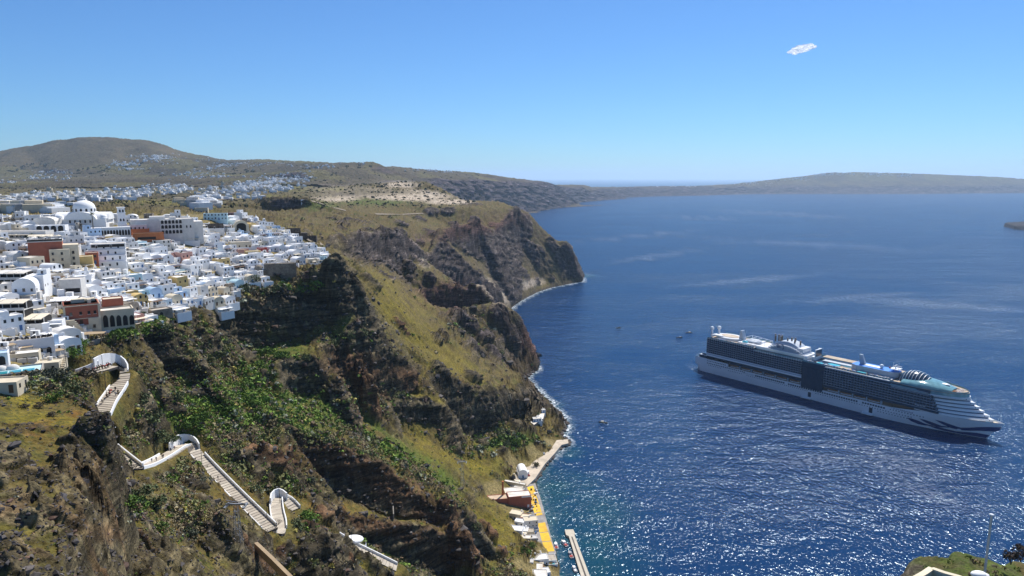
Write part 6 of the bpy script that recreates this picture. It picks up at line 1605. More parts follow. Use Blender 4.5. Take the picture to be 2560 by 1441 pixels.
b = MB(); b.box(78.6, 141, -20.9, 20.9, 41.9, 42.3, 0); b.box(141, 168, -20.9, 20.9, 36.6, 42.2, 1); b.box(141, 236, -20.7, 20.7, 40.6, 41.6, 0); b.box(214, 275, -20.4, 20.4, 37.6, 40.6, 1); b.box(11.5, 78, -20.9, 20.9, 44.9, 45.3, 2); b.box(141, 214, -19.6, 19.6, 41.6, 41.8, 2)
b.build('open_deck', [SE, SG, SD], ship)
# bow: white stepped front with window strips
def bow_plan(L0, tip, hb, pw=2.3, n=16):
    r_ = []
    for j in range(n + 1):
        u = j / n; r_.append((L0 + (tip - L0) * u, hb * (1 - u ** pw)))
    return [(x, -y) for x, y in r_] + [(x, y) for x, y in reversed(r_[:-1])]
for k in range(6):
    z = 17.0 + k * 3.15; tip = 325.5 - 4.2 * k; hb = 20.2 - 0.75 * k
    b = MB(); b.prism(bow_plan(262, tip, hb, 2.5 - 0.1 * k), z + 0.9, z + 3.15, 0)
    b.prism(bow_plan(262, tip - 0.8, hb - 0.6, 2.5 - 0.1 * k), z - 0.1, z + 0.9, 1)
    b.box(tip - 7, tip - 3.0, -2.6, 2.6, z + 1.6, z + 2.6, 1)
    b.build('bow_terrace', [SW, SG], ship)
b = MB(); b.poly([(x, -hull_y(min(x, 333.5), 17.0) + 0.3, 17.3) for x in range(272, 334, 6)] + [(333.8, 0, 17.3)] + [(x, hull_y(min(x, 333.5), 17.0) - 0.3, 17.3) for x in reversed(range(272, 334, 6))])
b.build('foredeck', [SD], ship)
b = MB(); b.ball((322, 3, 17.4), 3, 1.6, 0.5, 12, 4); b.ball((322, -3.5, 17.4), 3, 1.4, 0.5, 12, 4); b.build('foredeck_pool', [SP_], ship, True)
b = MB(); b.tube((330.5, 0, 17), (330.5, 0, 29), 0.25, 0.12); b.tube((330.5, -1.6, 25), (330.5, 1.6, 25), 0.15); b.tube((330.5, 0, 27), (328, 0, 18), 0.08); b.build('jackstaff', [SW], ship)
# painted waves, windows, doors and name, laid on the hull
def on_hull(x, z, side, off=0.06): return (x, -side * (hull_y(x, max(z, 0)) + off), z)
b = MB()
def wave_top(x, c): return 4.6 + 3.4 * math.sin((x - c) / 22.0 * math.pi) ** 2
for side in (1, -1):
    for up_, dn_ in [
        ([(256, 7.0), (260, 7.4), (266, 6.6), (272, 4.6), (277, 4.3), (281, 4.6)], [(256, 6.9), (260, 4.2), (266, 2.4), (272, 2.5), (277, 3.4), (281, 4.5)]),
        ([(267, 9.2), (272, 9.2), (279, 7.8), (286, 5.9), (292, 6.4), (296, 7.2)], [(267, 9.1), (272, 6.4), (279, 4.0), (286, 3.9), (292, 5.4), (296, 7.1)]),
        ([(281, 11.6), (287, 11.2), (294, 9.4), (301, 7.6), (308, 9.2), (315, 11.4), (322, 13), (329, 14.0), (332.5, 14.6)], [(281, 11.5), (287, 8.0), (294, 5.2), (301, 4.6), (308, 5.6), (315, 7.2), (322, 8.2), (327, 8.6), (330.5, 11.0)]),
        ([(275, 3.0), (282, 4.0), (290, 3.0), (298, 2.4), (306, 3.6), (314, 4.6), (320, 4.2), (323.5, 4.0)], [(275, 2.9), (282, 1.0), (290, 0.3), (298, 0.3), (306, 0.3), (314, 0.3), (318, 0.3), (320.5, 0.3)])]:
        n = 30; xa, xb = up_[0][0], up_[-1][0]; xc = dn_[-1][0]
        up = [(xa + (xb - xa) * k / n, float(np.interp(xa + (xb - xa) * k / n, [p[0] for p in up_], [p[1] for p in up_]))) for k in range(n + 1)]
        dn = [(xa + (xc - xa) * k / n, float(np.interp(xa + (xc - xa) * k / n, [p[0] for p in dn_], [p[1] for p in dn_]))) for k in range(n + 1)]
        for k in range(n):
            q = [on_hull(*dn[k], side), on_hull(*dn[k + 1], side), on_hull(*up[k + 1], side), on_hull(*up[k], side)]
            b.quad(*(q if side > 0 else q[::-1]))
b.build('painted_waves', [SN], ship)
b = MB()
def hw(xa, xb, step, z, w, h, skip=()):
    x = xa
    while x < xb:
        for side in (1, -1):
            q = [on_hull(x - w / 2, z - h / 2, side), on_hull(x + w / 2, z - h / 2, side), on_hull(x + w / 2, z + h / 2, side), on_hull(x - w / 2, z + h / 2, side)]
            b.quad(*(q if side > 0 else q[::-1]))
        x += step
hw(14, 42, 2.4, 15.6, 1.4, 1.0); hw(14, 70, 2.7, 12.6, 1.5, 1.2); hw(16, 36, 2.6, 10.2, 1.0, 0.8); hw(46, 66, 2.6, 9.6, 0.9, 0.8); hw(72, 150, 2.5, 9.2, 0.9, 0.8)
hw(84, 121, 2.6, 11.6, 1.9, 1.8); hw(127, 206, 2.7, 11.4, 1.9, 1.8); hw(212, 236, 2.7, 11.6, 1.9, 1.7); hw(160, 262, 2.7, 8.8, 1.0, 0.8); hw(240, 272, 2.8, 11.8, 1.1, 0.9); hw(228, 262, 2.8, 6.4, 1.0, 0.8)
hw(14, 26, 1.6, 18.9, 1.2, 0.6)
b.build('hull_windows', [SG], ship)['kind'] = 'stuff'
for xd in (152.5, 220.5):
    b = MB(); b.box(xd - 1.8, xd + 1.8, -21.12, 21.12, 2.6, 8.2, 0); b.build('shell_door', [SG], ship)
    b = MB(); b.box(xd - 8, xd + 3, -25.2, -21.3, 0.9, 1.5, 0); b.box(xd - 8, xd - 7, -25, -21.4, 1.5, 2.6, 0)
    for k in range(6): b.tube((xd - 7 + 2 * k, -25, 1.5), (xd - 7 + 2 * k, -25, 2.7), 0.12)
    b.tube((xd - 7, -25, 2.7), (xd + 3, -25, 2.7), 0.12); b.build('boarding_pontoon', [SW], ship)
b = MB(); b.ball((300, -hull_y(300, 5) - 0.3, 5.0), 2.4, 0.5, 0.7, 10, 4); b.build('anchor_pocket', [SW], ship)
def hull_text(body, x0, zc, h, material, name, width=None):
    cu = bpy.data.curves.new(name, 'FONT'); cu.body = body; cu.size = h * 1.38; cu.align_x = 'LEFT'
    tmp = bpy.data.objects.new('tmp', cu); col.objects.link(tmp)
    dg = bpy.context.evaluated_depsgraph_get(); me = bpy.data.meshes.new_from_object(tmp.evaluated_get(dg)); bpy.data.objects.remove(tmp)
    xs_ = [v.co.x for v in me.vertices]; k = (width / (max(xs_) - min(xs_))) if width else 1
    for v in me.vertices:
        x = x0 + v.co.x * k; z = zc + v.co.y
        v.co = Vector(on_hull(x, z, 1, 0.09))
    me.materials.clear(); me.materials.append(material); me.name = name
    return new_obj(name, me, ship)
hull_text('SUN PRINCESS', 242.5, 12.9, 1.5, SN, 'ship_name', 19)
hull_text('PRINCESS CRUISES', 66, 10.6, 1.5, SE, 'operator_name', 15)
# funnel: arched shell, emblem, stacks
b = MB(); rows = []
for k in range(17):
    t = k / 16; x = 88 + 52 * t; h = 14.5 * (math.sin(math.pi * min(1, t * 1.0 + 0.0)) ** 0.75 if t < 0.5 else math.sin(math.pi * t) ** 0.9) if 0 < t < 1 else 0
    w = 12 - 1.5 * t
    rows.append([(x, -w, 44), (x, -w * 0.98, 44 + h * 0.6), (x, -w * 0.72, 44 + h * 0.97), (x, w * 0.72, 44 + h * 0.97), (x, w * 0.98, 44 + h * 0.6), (x, w, 44)])
b.grid(rows, 0, True); b.build('funnel_arch', [SE], ship, False)
b = MB(); rows2 = []
for k in range(17):
    t = k / 16; x = 88 + 52 * t; h = 14.5 * math.sin(math.pi * t) ** 0.8 if 0 < t < 1 else 0
    b.box(x - 1.7, x + 1.7, -12.2, -11.0, 44 + h * 0.62 - 0.5, 44 + h * 0.62 + 0.9, 0) if 0 < k < 16 else None
b.box(110, 135, -9, 9, 57 - 9, 58.0 - 5, 0); b.build('funnel_rim', [SW], ship)
b = MB()
for j, (x, y, h) in enumerate([(92, 4, 61.5), (97, -4, 61.8), (99, 0, 62.6), (101, 4, 61.5), (104, -4, 62), (112, -3, 61), (115, 1, 61.8), (118, 4, 61.2), (121, -3, 60.5), (126, 1, 59.5)]):
    b = MB(); b.tube((x, y, 55), (x, y, h), 1.0, 0.9, 8); b.tube((x, y, h - 0.1), (x, y, h + 0.25), 1.15, 1.15, 8); b.build('exhaust_stack', [SS], ship)
b = MB(); b.box(72, 140, -13.5, 13.5, 42.2, 46.0, 0); b.box(70, 142, -14.2, -13.6, 45.2, 47.2, 0); b.box(74, 138, -15.5, 15.5, 42.2, 43.4, 1); b.build('funnel_house', [SW, SG], ship)
# emblem: a sea-blown profile with streaming hair, in navy on the funnel side
b = MB(); ex, ez, ey = 108.0, 52.0, -12.3
def strip(pts, w):
    for (a, c) in zip(pts[:-1], pts[1:]):
        b.quad((ex + a[0], ey, ez + a[1] - w * a[2]), (ex + c[0], ey, ez + c[1] - w * c[2]), (ex + c[0], ey, ez + c[1] + w * c[2]), (ex + a[0], ey, ez + a[1] + w * a[2]))
for r_ in range(4):
    z0 = 1.9 - r_ * 1.25
    strip([(-5.5 + 0.4 * r_, z0 - 0.3, 0.1), (-4, z0 + 0.35, 0.8), (-2.6, z0 + 0.0, 0.9), (-1.2, z0 + 0.45, 0.8), (0.2, z0 + 0.2, 0.6), (1.4, z0 + 0.3, 0.2)], 0.42)
strip([(0.8, 2.2, 0.3), (2.2, 2.4, 0.7), (3.6, 1.9, 1.0), (4.6, 0.6, 1.3), (4.8, -0.8, 1.6), (4.2, -2.2, 1.4), (3.2, -3.2, 0.6)], 0.7)
b.build('funnel_emblem', [SN], ship)
# aft sports deck, radomes, tower
b = MB()
for x, y in ((9, -7), (13, 3)): pass
for x, y in ((9, -7), (13.5, 2)):
    b = MB(); b.tube((x, y, 45), (x, y, 54), 1.7, 1.2, 8); b.ball((x, y, 56), 2.6, n=14, k=10); b.build('radome', [SW], ship, True)
b = MB(); b.prism([(32 + 19 * math.cos(t), 13 * math.sin(t)) for t in [2 * math.pi * k / 28 for k in range(28)]], 45.3, 48.4, 0, 1)
b.prism([(32 + 13 * math.cos(t), 8 * math.sin(t)) for t in [2 * math.pi * k / 24 for k in range(24)]], 48.4, 48.9, 0, 2); b.build('aft_sun_deck', [SW, SW, SD], ship)
b = MB(); b.box(14, 16, -16, -4, 47, 49.5, 0); b.ball((20, -9, 49), 8, 4, 1, 14, 4); b.build('aft_canopy', [SW], ship, True)
b = MB(); b.quad((46, -3, 45), (54, -3, 45), (50, -3, 59), (48, -3, 59)); b.quad((46, 3, 45), (54, 3, 45), (50, 3, 59), (48, 3, 59)); b.quad((54, -3, 45), (54, 3, 45), (50, 3, 59), (50, -3, 59)); b.quad((46, -3, 45), (46, 3, 45), (48, 3, 59), (48, -3, 59)); b.quad((48, -3, 59), (50, -3, 59), (50, 3, 59), (48, 3, 59)); b.build('climbing_tower', [SE], ship)
b = MB()
for y in (-9, 9): b.path([(58, y, 46), (58, y, 53), (86, y, 51), (86, y, 46)], 0.22)
for x in (58, 65, 72, 79, 86): b.tube((x, -9, 53 - (x - 58) * 0.07), (x, 9, 53 - (x - 58) * 0.07), 0.2); b.tube((x, -9, 45), (x, -9, 53 - (x - 58) * 0.07), 0.18)
b.build('ropes_course_frame', [SW], ship)
b = MB(); b.box(52, 74, -14, 14, 45.3, 47.2, 0); b.ball((66, 0, 48), 10, 9, 3, 14, 5, 1, 0, 90); b.ball((60, -10, 47), 4, 3, 2.4, 12, 4, 2, 0, 90); b.build('water_play_deck', [SW, SE, SP_], ship)
# pool deck amidships
b = MB()
for (x, y, rx, ry) in ((158, -13, 4, 2.2), (172, -8, 7, 4), (186, -2, 9, 4), (205, -14, 5, 2)):
    b = MB(); b.prism([(x + rx * math.cos(t), y + ry * math.sin(t)) for t in [2 * math.pi * k / 20 for k in range(20)]], 41.8, 42.6, 1, 0); b.build('swimming_pool', [SP_, SW], ship)
rs = random.Random(5)
b = MB()
for k in range(170):
    x = rs.uniform(143, 232); y = -rs.uniform(11, 19)
    b.box(x - 0.9, x + 0.9, y - 0.35, y + 0.35, 41.9, 42.5, rs.choice((0, 0, 1, 2)))
for k in range(90):
    x = rs.uniform(14, 76); y = -rs.uniform(14, 19.5); b.box(x - 0.9, x + 0.9, y - 0.35, y + 0.35, 45.4, 46.1, rs.choice((0, 0, 1, 2)))
b.build('deck_loungers', [SW, SBL, SD], ship)['kind'] = 'stuff'
b = MB(); b.box(150, 236, 4, 16, 41.8, 44.2, 0); b.box(150, 236, 8, 19, 44.2, 44.7, 1); b.box(156, 190, -4, 3, 41.8, 43.6, 2); b.build('midship_deckhouse', [SG, SD, SE], ship)
b = MB(); b.box(148, 149.2, -7, 7, 46, 54.5, 0); b.box(149.2, 149.5, -6.4, 6.4, 46.6, 54, 1); b.box(144, 149, -6, 6, 42, 46, 0); b.ball((146, 8, 52), 2.2); b.ball((142, -15, 46), 2.2); b.tube((142, -15, 42), (142, -15, 44.5), 0.8); b.build('film_screen', [SW, SG], ship)
# blue sports deck with fin mast and radar mast
b = MB(); pts = [(190, -6), (196, -9), (232, -8), (238, -4), (238, 4), (232, 8), (196, 9), (190, 6)]
b.prism(pts, 42, 47.8, 0, 1); b.box(201, 219, -3.5, 3.5, 47.8, 48.2, 2); b.build('sports_deck', [SE, SBL, SW], ship)
b = MB(); b.prism([(197, -1.6), (201, -1.6), (201, 1.6), (197, 1.6)], 47.8, 49, 0)
b.quad((196.5, -1.4, 48), (202.5, -1.4, 48), (198.5, -1.4, 58.4), (195.4, -1.4, 58.4)); b.quad((196.5, 1.4, 48), (202.5, 1.4, 48), (198.5, 1.4, 58.4), (195.4, 1.4, 58.4)); b.quad((202.5, -1.4, 48), (202.5, 1.4, 48), (198.5, 1.4, 58.4), (198.5, -1.4, 58.4)); b.quad((196.5, -1.4, 48), (196.5, 1.4, 48), (195.4, 1.4, 58.4), (195.4, -1.4, 58.4)); b.quad((195.4, -1.4, 58.4), (198.5, -1.4, 58.4), (198.5, 1.4, 58.4), (195.4, 1.4, 58.4))
b.build('fin_mast', [SE], ship)
b = MB(); b.tube((220, -2, 47.8), (220, -2, 49.6), 1.2, 1.2, 8); b.ball((220, -2, 50.4), 2.2, n=12, k=8); b.build('radome', [SW], ship, True)
b = MB(); b.tube((233, 0, 47), (233, 0, 54), 0.9, 0.5, 6); b.box(229, 238, -5, 5, 50.0, 50.6, 0); b.tube((233, -3.4, 54), (233, 3.4, 54), 0.35); b.tube((236, 0, 50), (236, 0, 57), 0.2); b.tube((230, 2, 50), (230, 2, 56), 0.2); b.box(234, 239, -0.4, 0.4, 53, 53.5, 0); b.ball((229, -4, 51.3), 0.9, m=1); b.build('radar_mast', [SW, M['red']], ship)
# black glass dome with white hoops
b = MB(); cx, cz_, rx, ry, rz = 253.5, 40.2, 16.5, 13.5, 12.2
b.ball((cx, 0, cz_), rx, ry, rz, 32, 10, 0, 0, 90); b.build('glass_dome', [SG], ship, True)
for k in range(11):
    u = -0.93 + 0.186 * k; rr = math.sqrt(max(0, 1 - u * u)); lean = 1.5
    pts = [(cx + u * rx + lean * math.sin(a) * 0.6, ry * rr * 1.01 * math.cos(a), cz_ + rz * rr * 1.01 * math.sin(a)) for a in [math.pi * j / 20 for j in range(21)]]
    b = MB(); b.path(pts, 0.3, 4); b.build('dome_hoop', [SW], ship)
# teal glass canopy in front of the dome and its outer rim
b = MB(); rows = []
for j in range(13):
    a = math.pi * j / 12
    rows.append([(246 + 44 * q, -(19.4 - 11.0 * q ** 2.2) * math.cos(a), 41.0 + (1.4 + 4.8 * math.sin(math.pi * min(1.0, q * 0.8 + 0.2))) * math.sin(a)) for q in [k / 12 for k in range(13)]])
b.grid(rows, 0, True); b.build('glass_canopy', [ST], ship, True)
b = MB(); b.ball((281, 0, 44.6), 4.5, 2.6, 1.2, 14, 4, 0, 0, 90); b.build('canopy_skylight', [SW], ship, True)
rim = [(238, -20.6)] + [(262 + 41 * math.sin(a), -20.6 * math.cos(a)) for a in [math.pi * k / 20 for k in range(21)]] + [(238, 20.6)]
b = MB(); b.prism(rim, 35.9, 36.5, 0); b.prism([(p[0] - 0.5, p[1] * 0.99) for p in rim], 40.4, 40.9, 1, 1)
b.build('observation_deck', [SW, SD], ship)
b = MB()
for (p, q) in zip(rim[:-1], rim[1:]):
    b.quad((p[0], p[1], 36.5), (q[0], q[1], 36.5), (q[0] - 1.2, q[1] * 0.98, 42.2), (p[0] - 1.2, p[1] * 0.98, 42.2))
b.build('observation_glass', [ST], ship)
b = MB(); b.path([(p[0] + 0.2, p[1], 36.8) for p in rim[3:-3]], 0.5, 5); b.build('observation_rim', [SW], ship)
b = MB()
for k in range(60): x = rs.uniform(286, 297); y = rs.uniform(-8, 8); b.box(x - 0.8, x + 0.8, y - 0.3, y + 0.3, 40.9, 41.5, rs.choice((0, 1)))
b.build('front_loungers', [SW, SO], ship)['kind'] = 'stuff'
# antenna radomes along the rail of the pool deck and screens of glass windbreak
b = MB()
for s_ in (1, -1):
    x = 12
    while x < 236:
        b.box(x, x + 2.8, s_ * 20.6 - 0.05, s_ * 20.6 + 0.05, (45.3 if x < 78 else 42.2), (47.0 if x < 78 else 44.0), 0); x += 3.05
b.build('glass_windbreak', [ST], ship)['kind'] = 'stuff'
print('SHIP', round(time.time() - T0, 1))
# ------------------------------------------------------------------ old port at the foot of the slope
def slab(name, pts, z, thick, mats, kind='structure', label=None, cat=None, parent=None, zoff=0.0):
    W = [PZ(x, y, z) for x, y in pts]; ar = sum(a[0] * b_[1] - b_[0] * a[1] for a, b_ in zip(W, W[1:] + W[:1]))
    if ar < 0: W = W[::-1]
    b = MB(); b.prism([(p_[0], p_[1]) for p_ in W], z - thick, z + zoff, 0, len(mats) - 1); o = b.build(name, mats, parent)
    if parent is None: tag(o, label, cat, kind=kind)
    return o
slab('pavement', [(1306, 1214), (1338, 1208), (1352, 1248), (1368, 1306), (1380, 1350), (1391, 1384), (1370, 1392), (1352, 1400), (1335, 1330), (1322, 1270)], 2.2, 6, [M['concrete'], mat('quay_paving', (0.30, 0.28, 0.26), 0.95, 0.2, 0.35, var_rgb=(0.22, 0.21, 0.2))], label='grey paved quay along the water')
def panel_strip(pts_l, pts_r, segs):
    rt_ = empty('yellow_strip', PZ(1350, 1300, 2.2)); tag(rt_, 'bright yellow painted strip along the edge of the quay', 'quay marking'); o0 = rt_.location
    for (a, c) in segs:
        L0, L1 = [np.array(pts_l[0]) + (np.array(pts_l[1]) - np.array(pts_l[0])) * t for t in (a, c)]; R0, R1 = [np.array(pts_r[0]) + (np.array(pts_r[1]) - np.array(pts_r[0])) * t for t in (a, c)]
        W = [Vector(PZ(x, y, 2.2)) - o0 for x, y in (L0, R0, R1, L1)]; b = MB(); i = len(b.v)
        b.v += [(p_.x, p_.y, 0.004) for p_ in W] + [(p_.x, p_.y, 0.09) for p_ in W]
        for f in ((0, 1, 5, 4), (1, 2, 6, 5), (2, 3, 7, 6), (3, 0, 4, 7), (7, 6, 5, 4)): b.f.append(tuple(i + k for k in f[::-1])); b.m.append(0)
        b.build('painted_panel', [M['yellow']], rt_)
panel_strip([(1318, 1218), (1362, 1380)], [(1333, 1214), (1386, 1378)], [(0.0, 0.115), (0.125, 0.27), (0.28, 0.40), (0.41, 0.445), (0.56, 0.70), (0.71, 0.84), (0.85, 1.0)])
slab('pier', [(1412, 1324), (1433, 1323), (1438, 1334), (1436, 1337), (1475, 1441), (1480, 1470), (1462, 1470), (1422, 1340), (1415, 1337)], 1.6, 8, [mat('pier_concrete', (0.50, 0.45, 0.36), 0.9, 0.1, 0.4)], kind='thing', label='long pale concrete pier with a square head beside the moored boats', cat='pier')
slab('pier_groove', [(1428, 1342), (1431, 1341), (1470, 1450), (1466, 1452)], 1.6, 0.2, [M['riser']], kind='thing', label='dark drainage groove running along the top of the concrete pier', cat='groove', zoff=0.02)
slab('pavement', [(1280, 1186), (1296, 1160), (1320, 1135), (1345, 1128), (1372, 1130), (1392, 1100), (1420, 1098), (1421, 1108), (1404, 1112), (1385, 1135), (1362, 1160), (1350, 1178), (1338, 1196), (1318, 1215), (1298, 1212)], 3.0, 6, [M['concrete'], mat('sandy_paving', (0.52, 0.44, 0.34), 0.95, 0.14, 0.25, var_rgb=(0.42, 0.36, 0.28))], label='pale sandy terrace at the end of the port')
slab('pavement', [(1322, 1052), (1345, 1015), (1366, 1018), (1358, 1046), (1335, 1062)], 15.0, 7, [M['stone'], M['roof']], label='small walled terrace on the point')
def port_house(px, py, z, w, d, h, yaw, colr, roofm, label, kind='flat', name='house', cat='house', wins=True, wk='blue'):
    q = PZ(px, py, z); st_ = rt.getstate(); t = house(Vector(q), yaw, w, d, h, kind, colr, label, roofm=roofm, group='buildings of the old port', deep=5, wins=wins, wk=wk, name=name, cat=cat); return t
# brick building and chimney
q = PZ(1282, 1262, 4); t = empty('warehouse', q, 0.18); tag(t, 'long brick-red warehouse with a pale flat roof in the old port', 'warehouse')
b = MB(); parapet_roof(b, -4, 13.5, -4, 5, -5, 8.5, 0, 1, 0.3, 0.4); b.build('wall', [M['terracotta'], M['roof']], t)
b = MB(); parapet_roof(b, -19, -4.002, -3.2, 4.6, -5, 7.2, 0, 1, 0.3, 0.4); b.build('rear_wing', [M['terracotta'], mat('sand_roof', (0.50, 0.38, 0.27), 0.95, 0.15, 0.3)], t)
b = MB(); parapet_roof(b, -5, 10, 5.002, 14, -5, 7.6, 0, 1, 0.3, 0.4); b.build('upper_wing', [M['cream'], M['roof']], t)
b = MB(); b.box(6, 13.52, -4.06, -4.0, 7.2, 8.3, 0); b.box(10.5, 12, -4.06, -4.0, -1.0, 1.2, 0); b.build('white_panel', [M['white']], t)
q = PZ(1257, 1237, 11); t = empty('chimney', q); tag(t, 'tall brick chimney standing beside the pale roofs of the warehouse', 'chimney')
b = MB(); b.tube((0, 0, -8), (0, 0, 10.4), 1.0, 0.72, 8); b.tube((0, 0, 10.4), (0, 0, 11), 0.95, 0.95, 8); b.build('shaft', [M['orange']], t)
port_house(1288, 1215, 4, 18, 3, 3.5, -0.4, 'cream', 'roof', 'low cream wall building with a sloping line behind the warehouse', wins=False)
port_house(1291, 1294, 5, 9, 7, 4.5, -0.35, 'cream', 'cream', 'cream flat-roofed house just below the warehouse')
port_house(1312, 1303, 4, 6, 6, 4.5, -0.25, 'pink', 'cream', 'small pinkish house between two cream ones in the port')
port_house(1326, 1315, 3, 10, 7, 6.0, 0.15, 'offwhite', 'cream', 'grey-white port house with a stained cream roof beside the quay')
port_house(1284, 1330, 7, 13, 7, 3.4, -0.2, 'white', 'white', 'bright white house with plain white roof, standing on the grass above the quay', wins=False)
port_house(1310, 1332, 4.5, 6, 6, 3.2, -0.2, 'white', 'white', 'small white annex right of the bright white roof')
port_house(1325, 1338, 3.5, 5, 5, 4, 0.0, 'cream', 'tread', 'narrow tan house beside the quay')
port_house(1328, 1352, 3, 8, 5, 3.2, 0.1, 'offwhite', 'greyroof', 'low shed with a ribbed grey-brown roof beside the quay', name='shed', cat='shed')
port_house(1308, 1396, 4, 11, 8, 4.2, -0.15, 'offwhite', 'roof', 'pale flat-roofed tavern with dark doorway, upper of the lower group')
port_house(1330, 1404, 3.5, 8, 6, 3.6, -0.15, 'white', 'roof', 'white building with a flat canopy right of the tavern')
port_house(1350, 1408, 2.5, 10, 7, 4.8, 0.15, 'white', 'offwhite', 'grey-white gabled boat house with one small square window at the quay end')
port_house(1378, 1398, 2.2, 6, 8, 1.6, 0.1, 'white', 'tread', 'low white walled landing at the waterside', wins=False)
port_house(1335, 1428, 3, 11, 7, 3.8, -0.1, 'cream', 'roof', 'cream building with a broad flat roof at the bottom edge')
port_house(1350, 1450, 3, 9, 9, 4.5, 0.0, 'offwhite', 'roof', 'tan roofed building cut by the bottom edge')
port_house(1362, 1438, 3, 6, 6, 3.6, 0.2, 'white', 'white', 'small white house by the pale steps at the bottom edge')
q = PZ(1305, 1187, 3); t = empty('chapel', q, 0.12); tag(t, 'white barrel-vaulted chapel with a dark door on the sandy terrace', 'chapel')
b = MB(); b.box(-4, 4, -6.5, 6.5, -3, 4.2, 0); barrel(b, -3.6, 3.6, -6.8, 6.5, 4.2, 3.2, 0, 12); b.build('wall', [M['white']], t); add_win(t, 0, 0, -6.84, 'blue_door', 1.2); b = MB(); b.box(-0.1, 0.1, -6.5, -6.3, 7.4, 8.8, 0); b.box(-0.4, 0.4, -6.5, -6.3, 8.2, 8.4, 0); b.build('cross', [M['darkmetal']], t)
port_house(1287, 1198, 3.5, 5, 14, 1.2, 0.25, 'cream', 'tread', 'long low tan wall left of the chapel', wins=False, name='wall', cat='wall')
port_house(1318, 1186, 3, 3, 4, 3.2, 0.1, 'white', 'white', 'tiny white store right of the chapel', wins=False, name='store', cat='store')
port_house(1342, 1052, 15, 8, 5, 3.2, 0.2, 'white', 'roof', 'low white house with an open porch on the headland terrace')
port_house(1358, 1030, 15, 4, 4, 3.0, 0.2, 'white', 'roof', 'tiny white house at the back of the headland terrace')
port_house(1300, 1312, 5, 7, 5, 3.6, -0.3, 'white', 'white', 'little white house tucked below the pinkish one')
port_house(1316, 1352, 5, 6, 5, 3.2, -0.1, 'cream', 'roof', 'little tan house above the ribbed shed')
port_house(1342, 1392, 2.5, 6, 4, 3.2, 0.1, 'white', 'greyroof', 'small white kiosk house between the tavern group and the quay')
port_house(1318, 1412, 5, 8, 5, 3.4, -0.1, 'offwhite', 'greyroof', 'grey terrace house behind the cream broad-roofed building')
port_house(1345, 1416, 3, 7, 4, 3.0, 0.1, 'cream', 'cream', 'low tan house between the boat house and the bottom edge')
port_house(1294, 1228, 6, 6, 5, 3.4, -0.3, 'offwhite', 'roof', 'small grey-white house behind the chimney')
rc_ = random.Random(17); b = MB()
for k in range(150):
    q = PZ(rc_.uniform(1312, 1345) + k * 0.0, rc_.uniform(1225, 1390), 2.2)
    x_, y_ = q[0], q[1]; s_ = rc_.uniform(0.3, 0.8); b.box(x_ - s_, x_ + s_, y_ - s_ * 0.6, y_ + s_ * 0.6, 2.2, 2.2 + rc_.uniform(0.5, 1.3), rc_.choice((0, 0, 1, 2, 3)))
o = b.build('quay_clutter', [M['darkmetal'], M['white'], M['wood'], M['bluewood']]); tag(o, 'crates, tables and chairs scattered along the quay', 'clutter', kind='stuff')
# parked cars and mopeds
CARM = {}
def car_mesh(c_):
    b = MB(); prof = [(-2.1, 0.35), (-2.1, 0.85), (-1.5, 0.95), (-1.0, 1.42), (0.5, 1.42), (1.1, 0.95), (2.0, 0.85), (2.1, 0.35)]
    for s_ in (-0.85, 0.85): b.poly([(x, s_, z) for x, z in (prof if s_ < 0 else prof[::-1])], 0)
    for a, e in zip(prof, prof[1:] + prof[:1]): b.quad((a[0], -0.85, a[1]), (a[0], 0.85, a[1]), (e[0], 0.85, e[1]), (e[0], -0.85, e[1]), 0)
    return b.mesh('body', [c_])
GL_ = MB(); GL_.box(-1.0, 0.6, -0.87, 0.87, 1.0, 1.36, 0); GL_.quad((0.55, -0.75, 1.4), (0.55, 0.75, 1.4), (1.12, 0.75, 1.0), (1.12, -0.75, 1.0)); GLM = GL_.mesh('window', [M['glass']])
WH = MB(); WH.tube((0, -0.12, 0), (0, 0.12, 0), 0.33, 0.33, 10); WHM = WH.mesh('wheel', [M['black']])
def car(px, py, z, yaw, colr, label):
    t = empty('parked_car', PZ(px, py, z), yaw); tag(t, label, 'car', 'vehicles parked on the port terrace')
    if colr not in CARM: CARM[colr] = car_mesh(mat('car_paint_' + colr, {'black': (0.015, 0.015, 0.018), 'white': (0.7, 0.7, 0.7), 'red': (0.35, 0.03, 0.02), 'silver': (0.3, 0.31, 0.32), 'blue': (0.03, 0.06, 0.15)}[colr], 0.25, 0.02, 1, spec=0.6))
    new_obj('body', CARM[colr], t); new_obj('window', GLM, t)
    for x in (-1.3, 1.3):
        for y in (-0.8, 0.8): o = new_obj('wheel', WHM, t); o.location = (x, y, 0.33)
for a in [(1312, 1142, 'black', 1.1, 'black car at the left end of the back row on the sandy terrace'), (1319, 1138, 'black', 1.0, 'second black car from the left in the back row on the sandy terrace'), (1326, 1135, 'blue', 1.1, 'dark blue car third from the left in the back row'), (1333, 1133, 'black', 1.2, 'black car fourth from the left in the back row'), (1317, 1150, 'black', 0.4, 'black car in front of the back row, nearest the chapel'), (1305, 1151, 'silver', 0.5, 'silver car behind the chapel roof'),
          (1345, 1133, 'black', 1.6, 'black car under the rocks at the foot of the slope'), (1352, 1134, 'black', 1.6, 'black car next to the rocks, second from the left of three'), (1360, 1135, 'silver', 1.6, 'silver car at the right end of the row by the rocks'), (1297, 1158, 'red', 0.9, 'small red car at the upper left corner of the terrace'), (1302, 1229, 'red', 0.2, 'red van-like car parked at the start of the grey quay'), (1319, 1190, 'red', 0.2, 'dark red car tucked beside the tiny white store')]:
    car(a[0], a[1], 3.02 if a[1] < 1210 else 2.22, a[3], a[2], a[4])
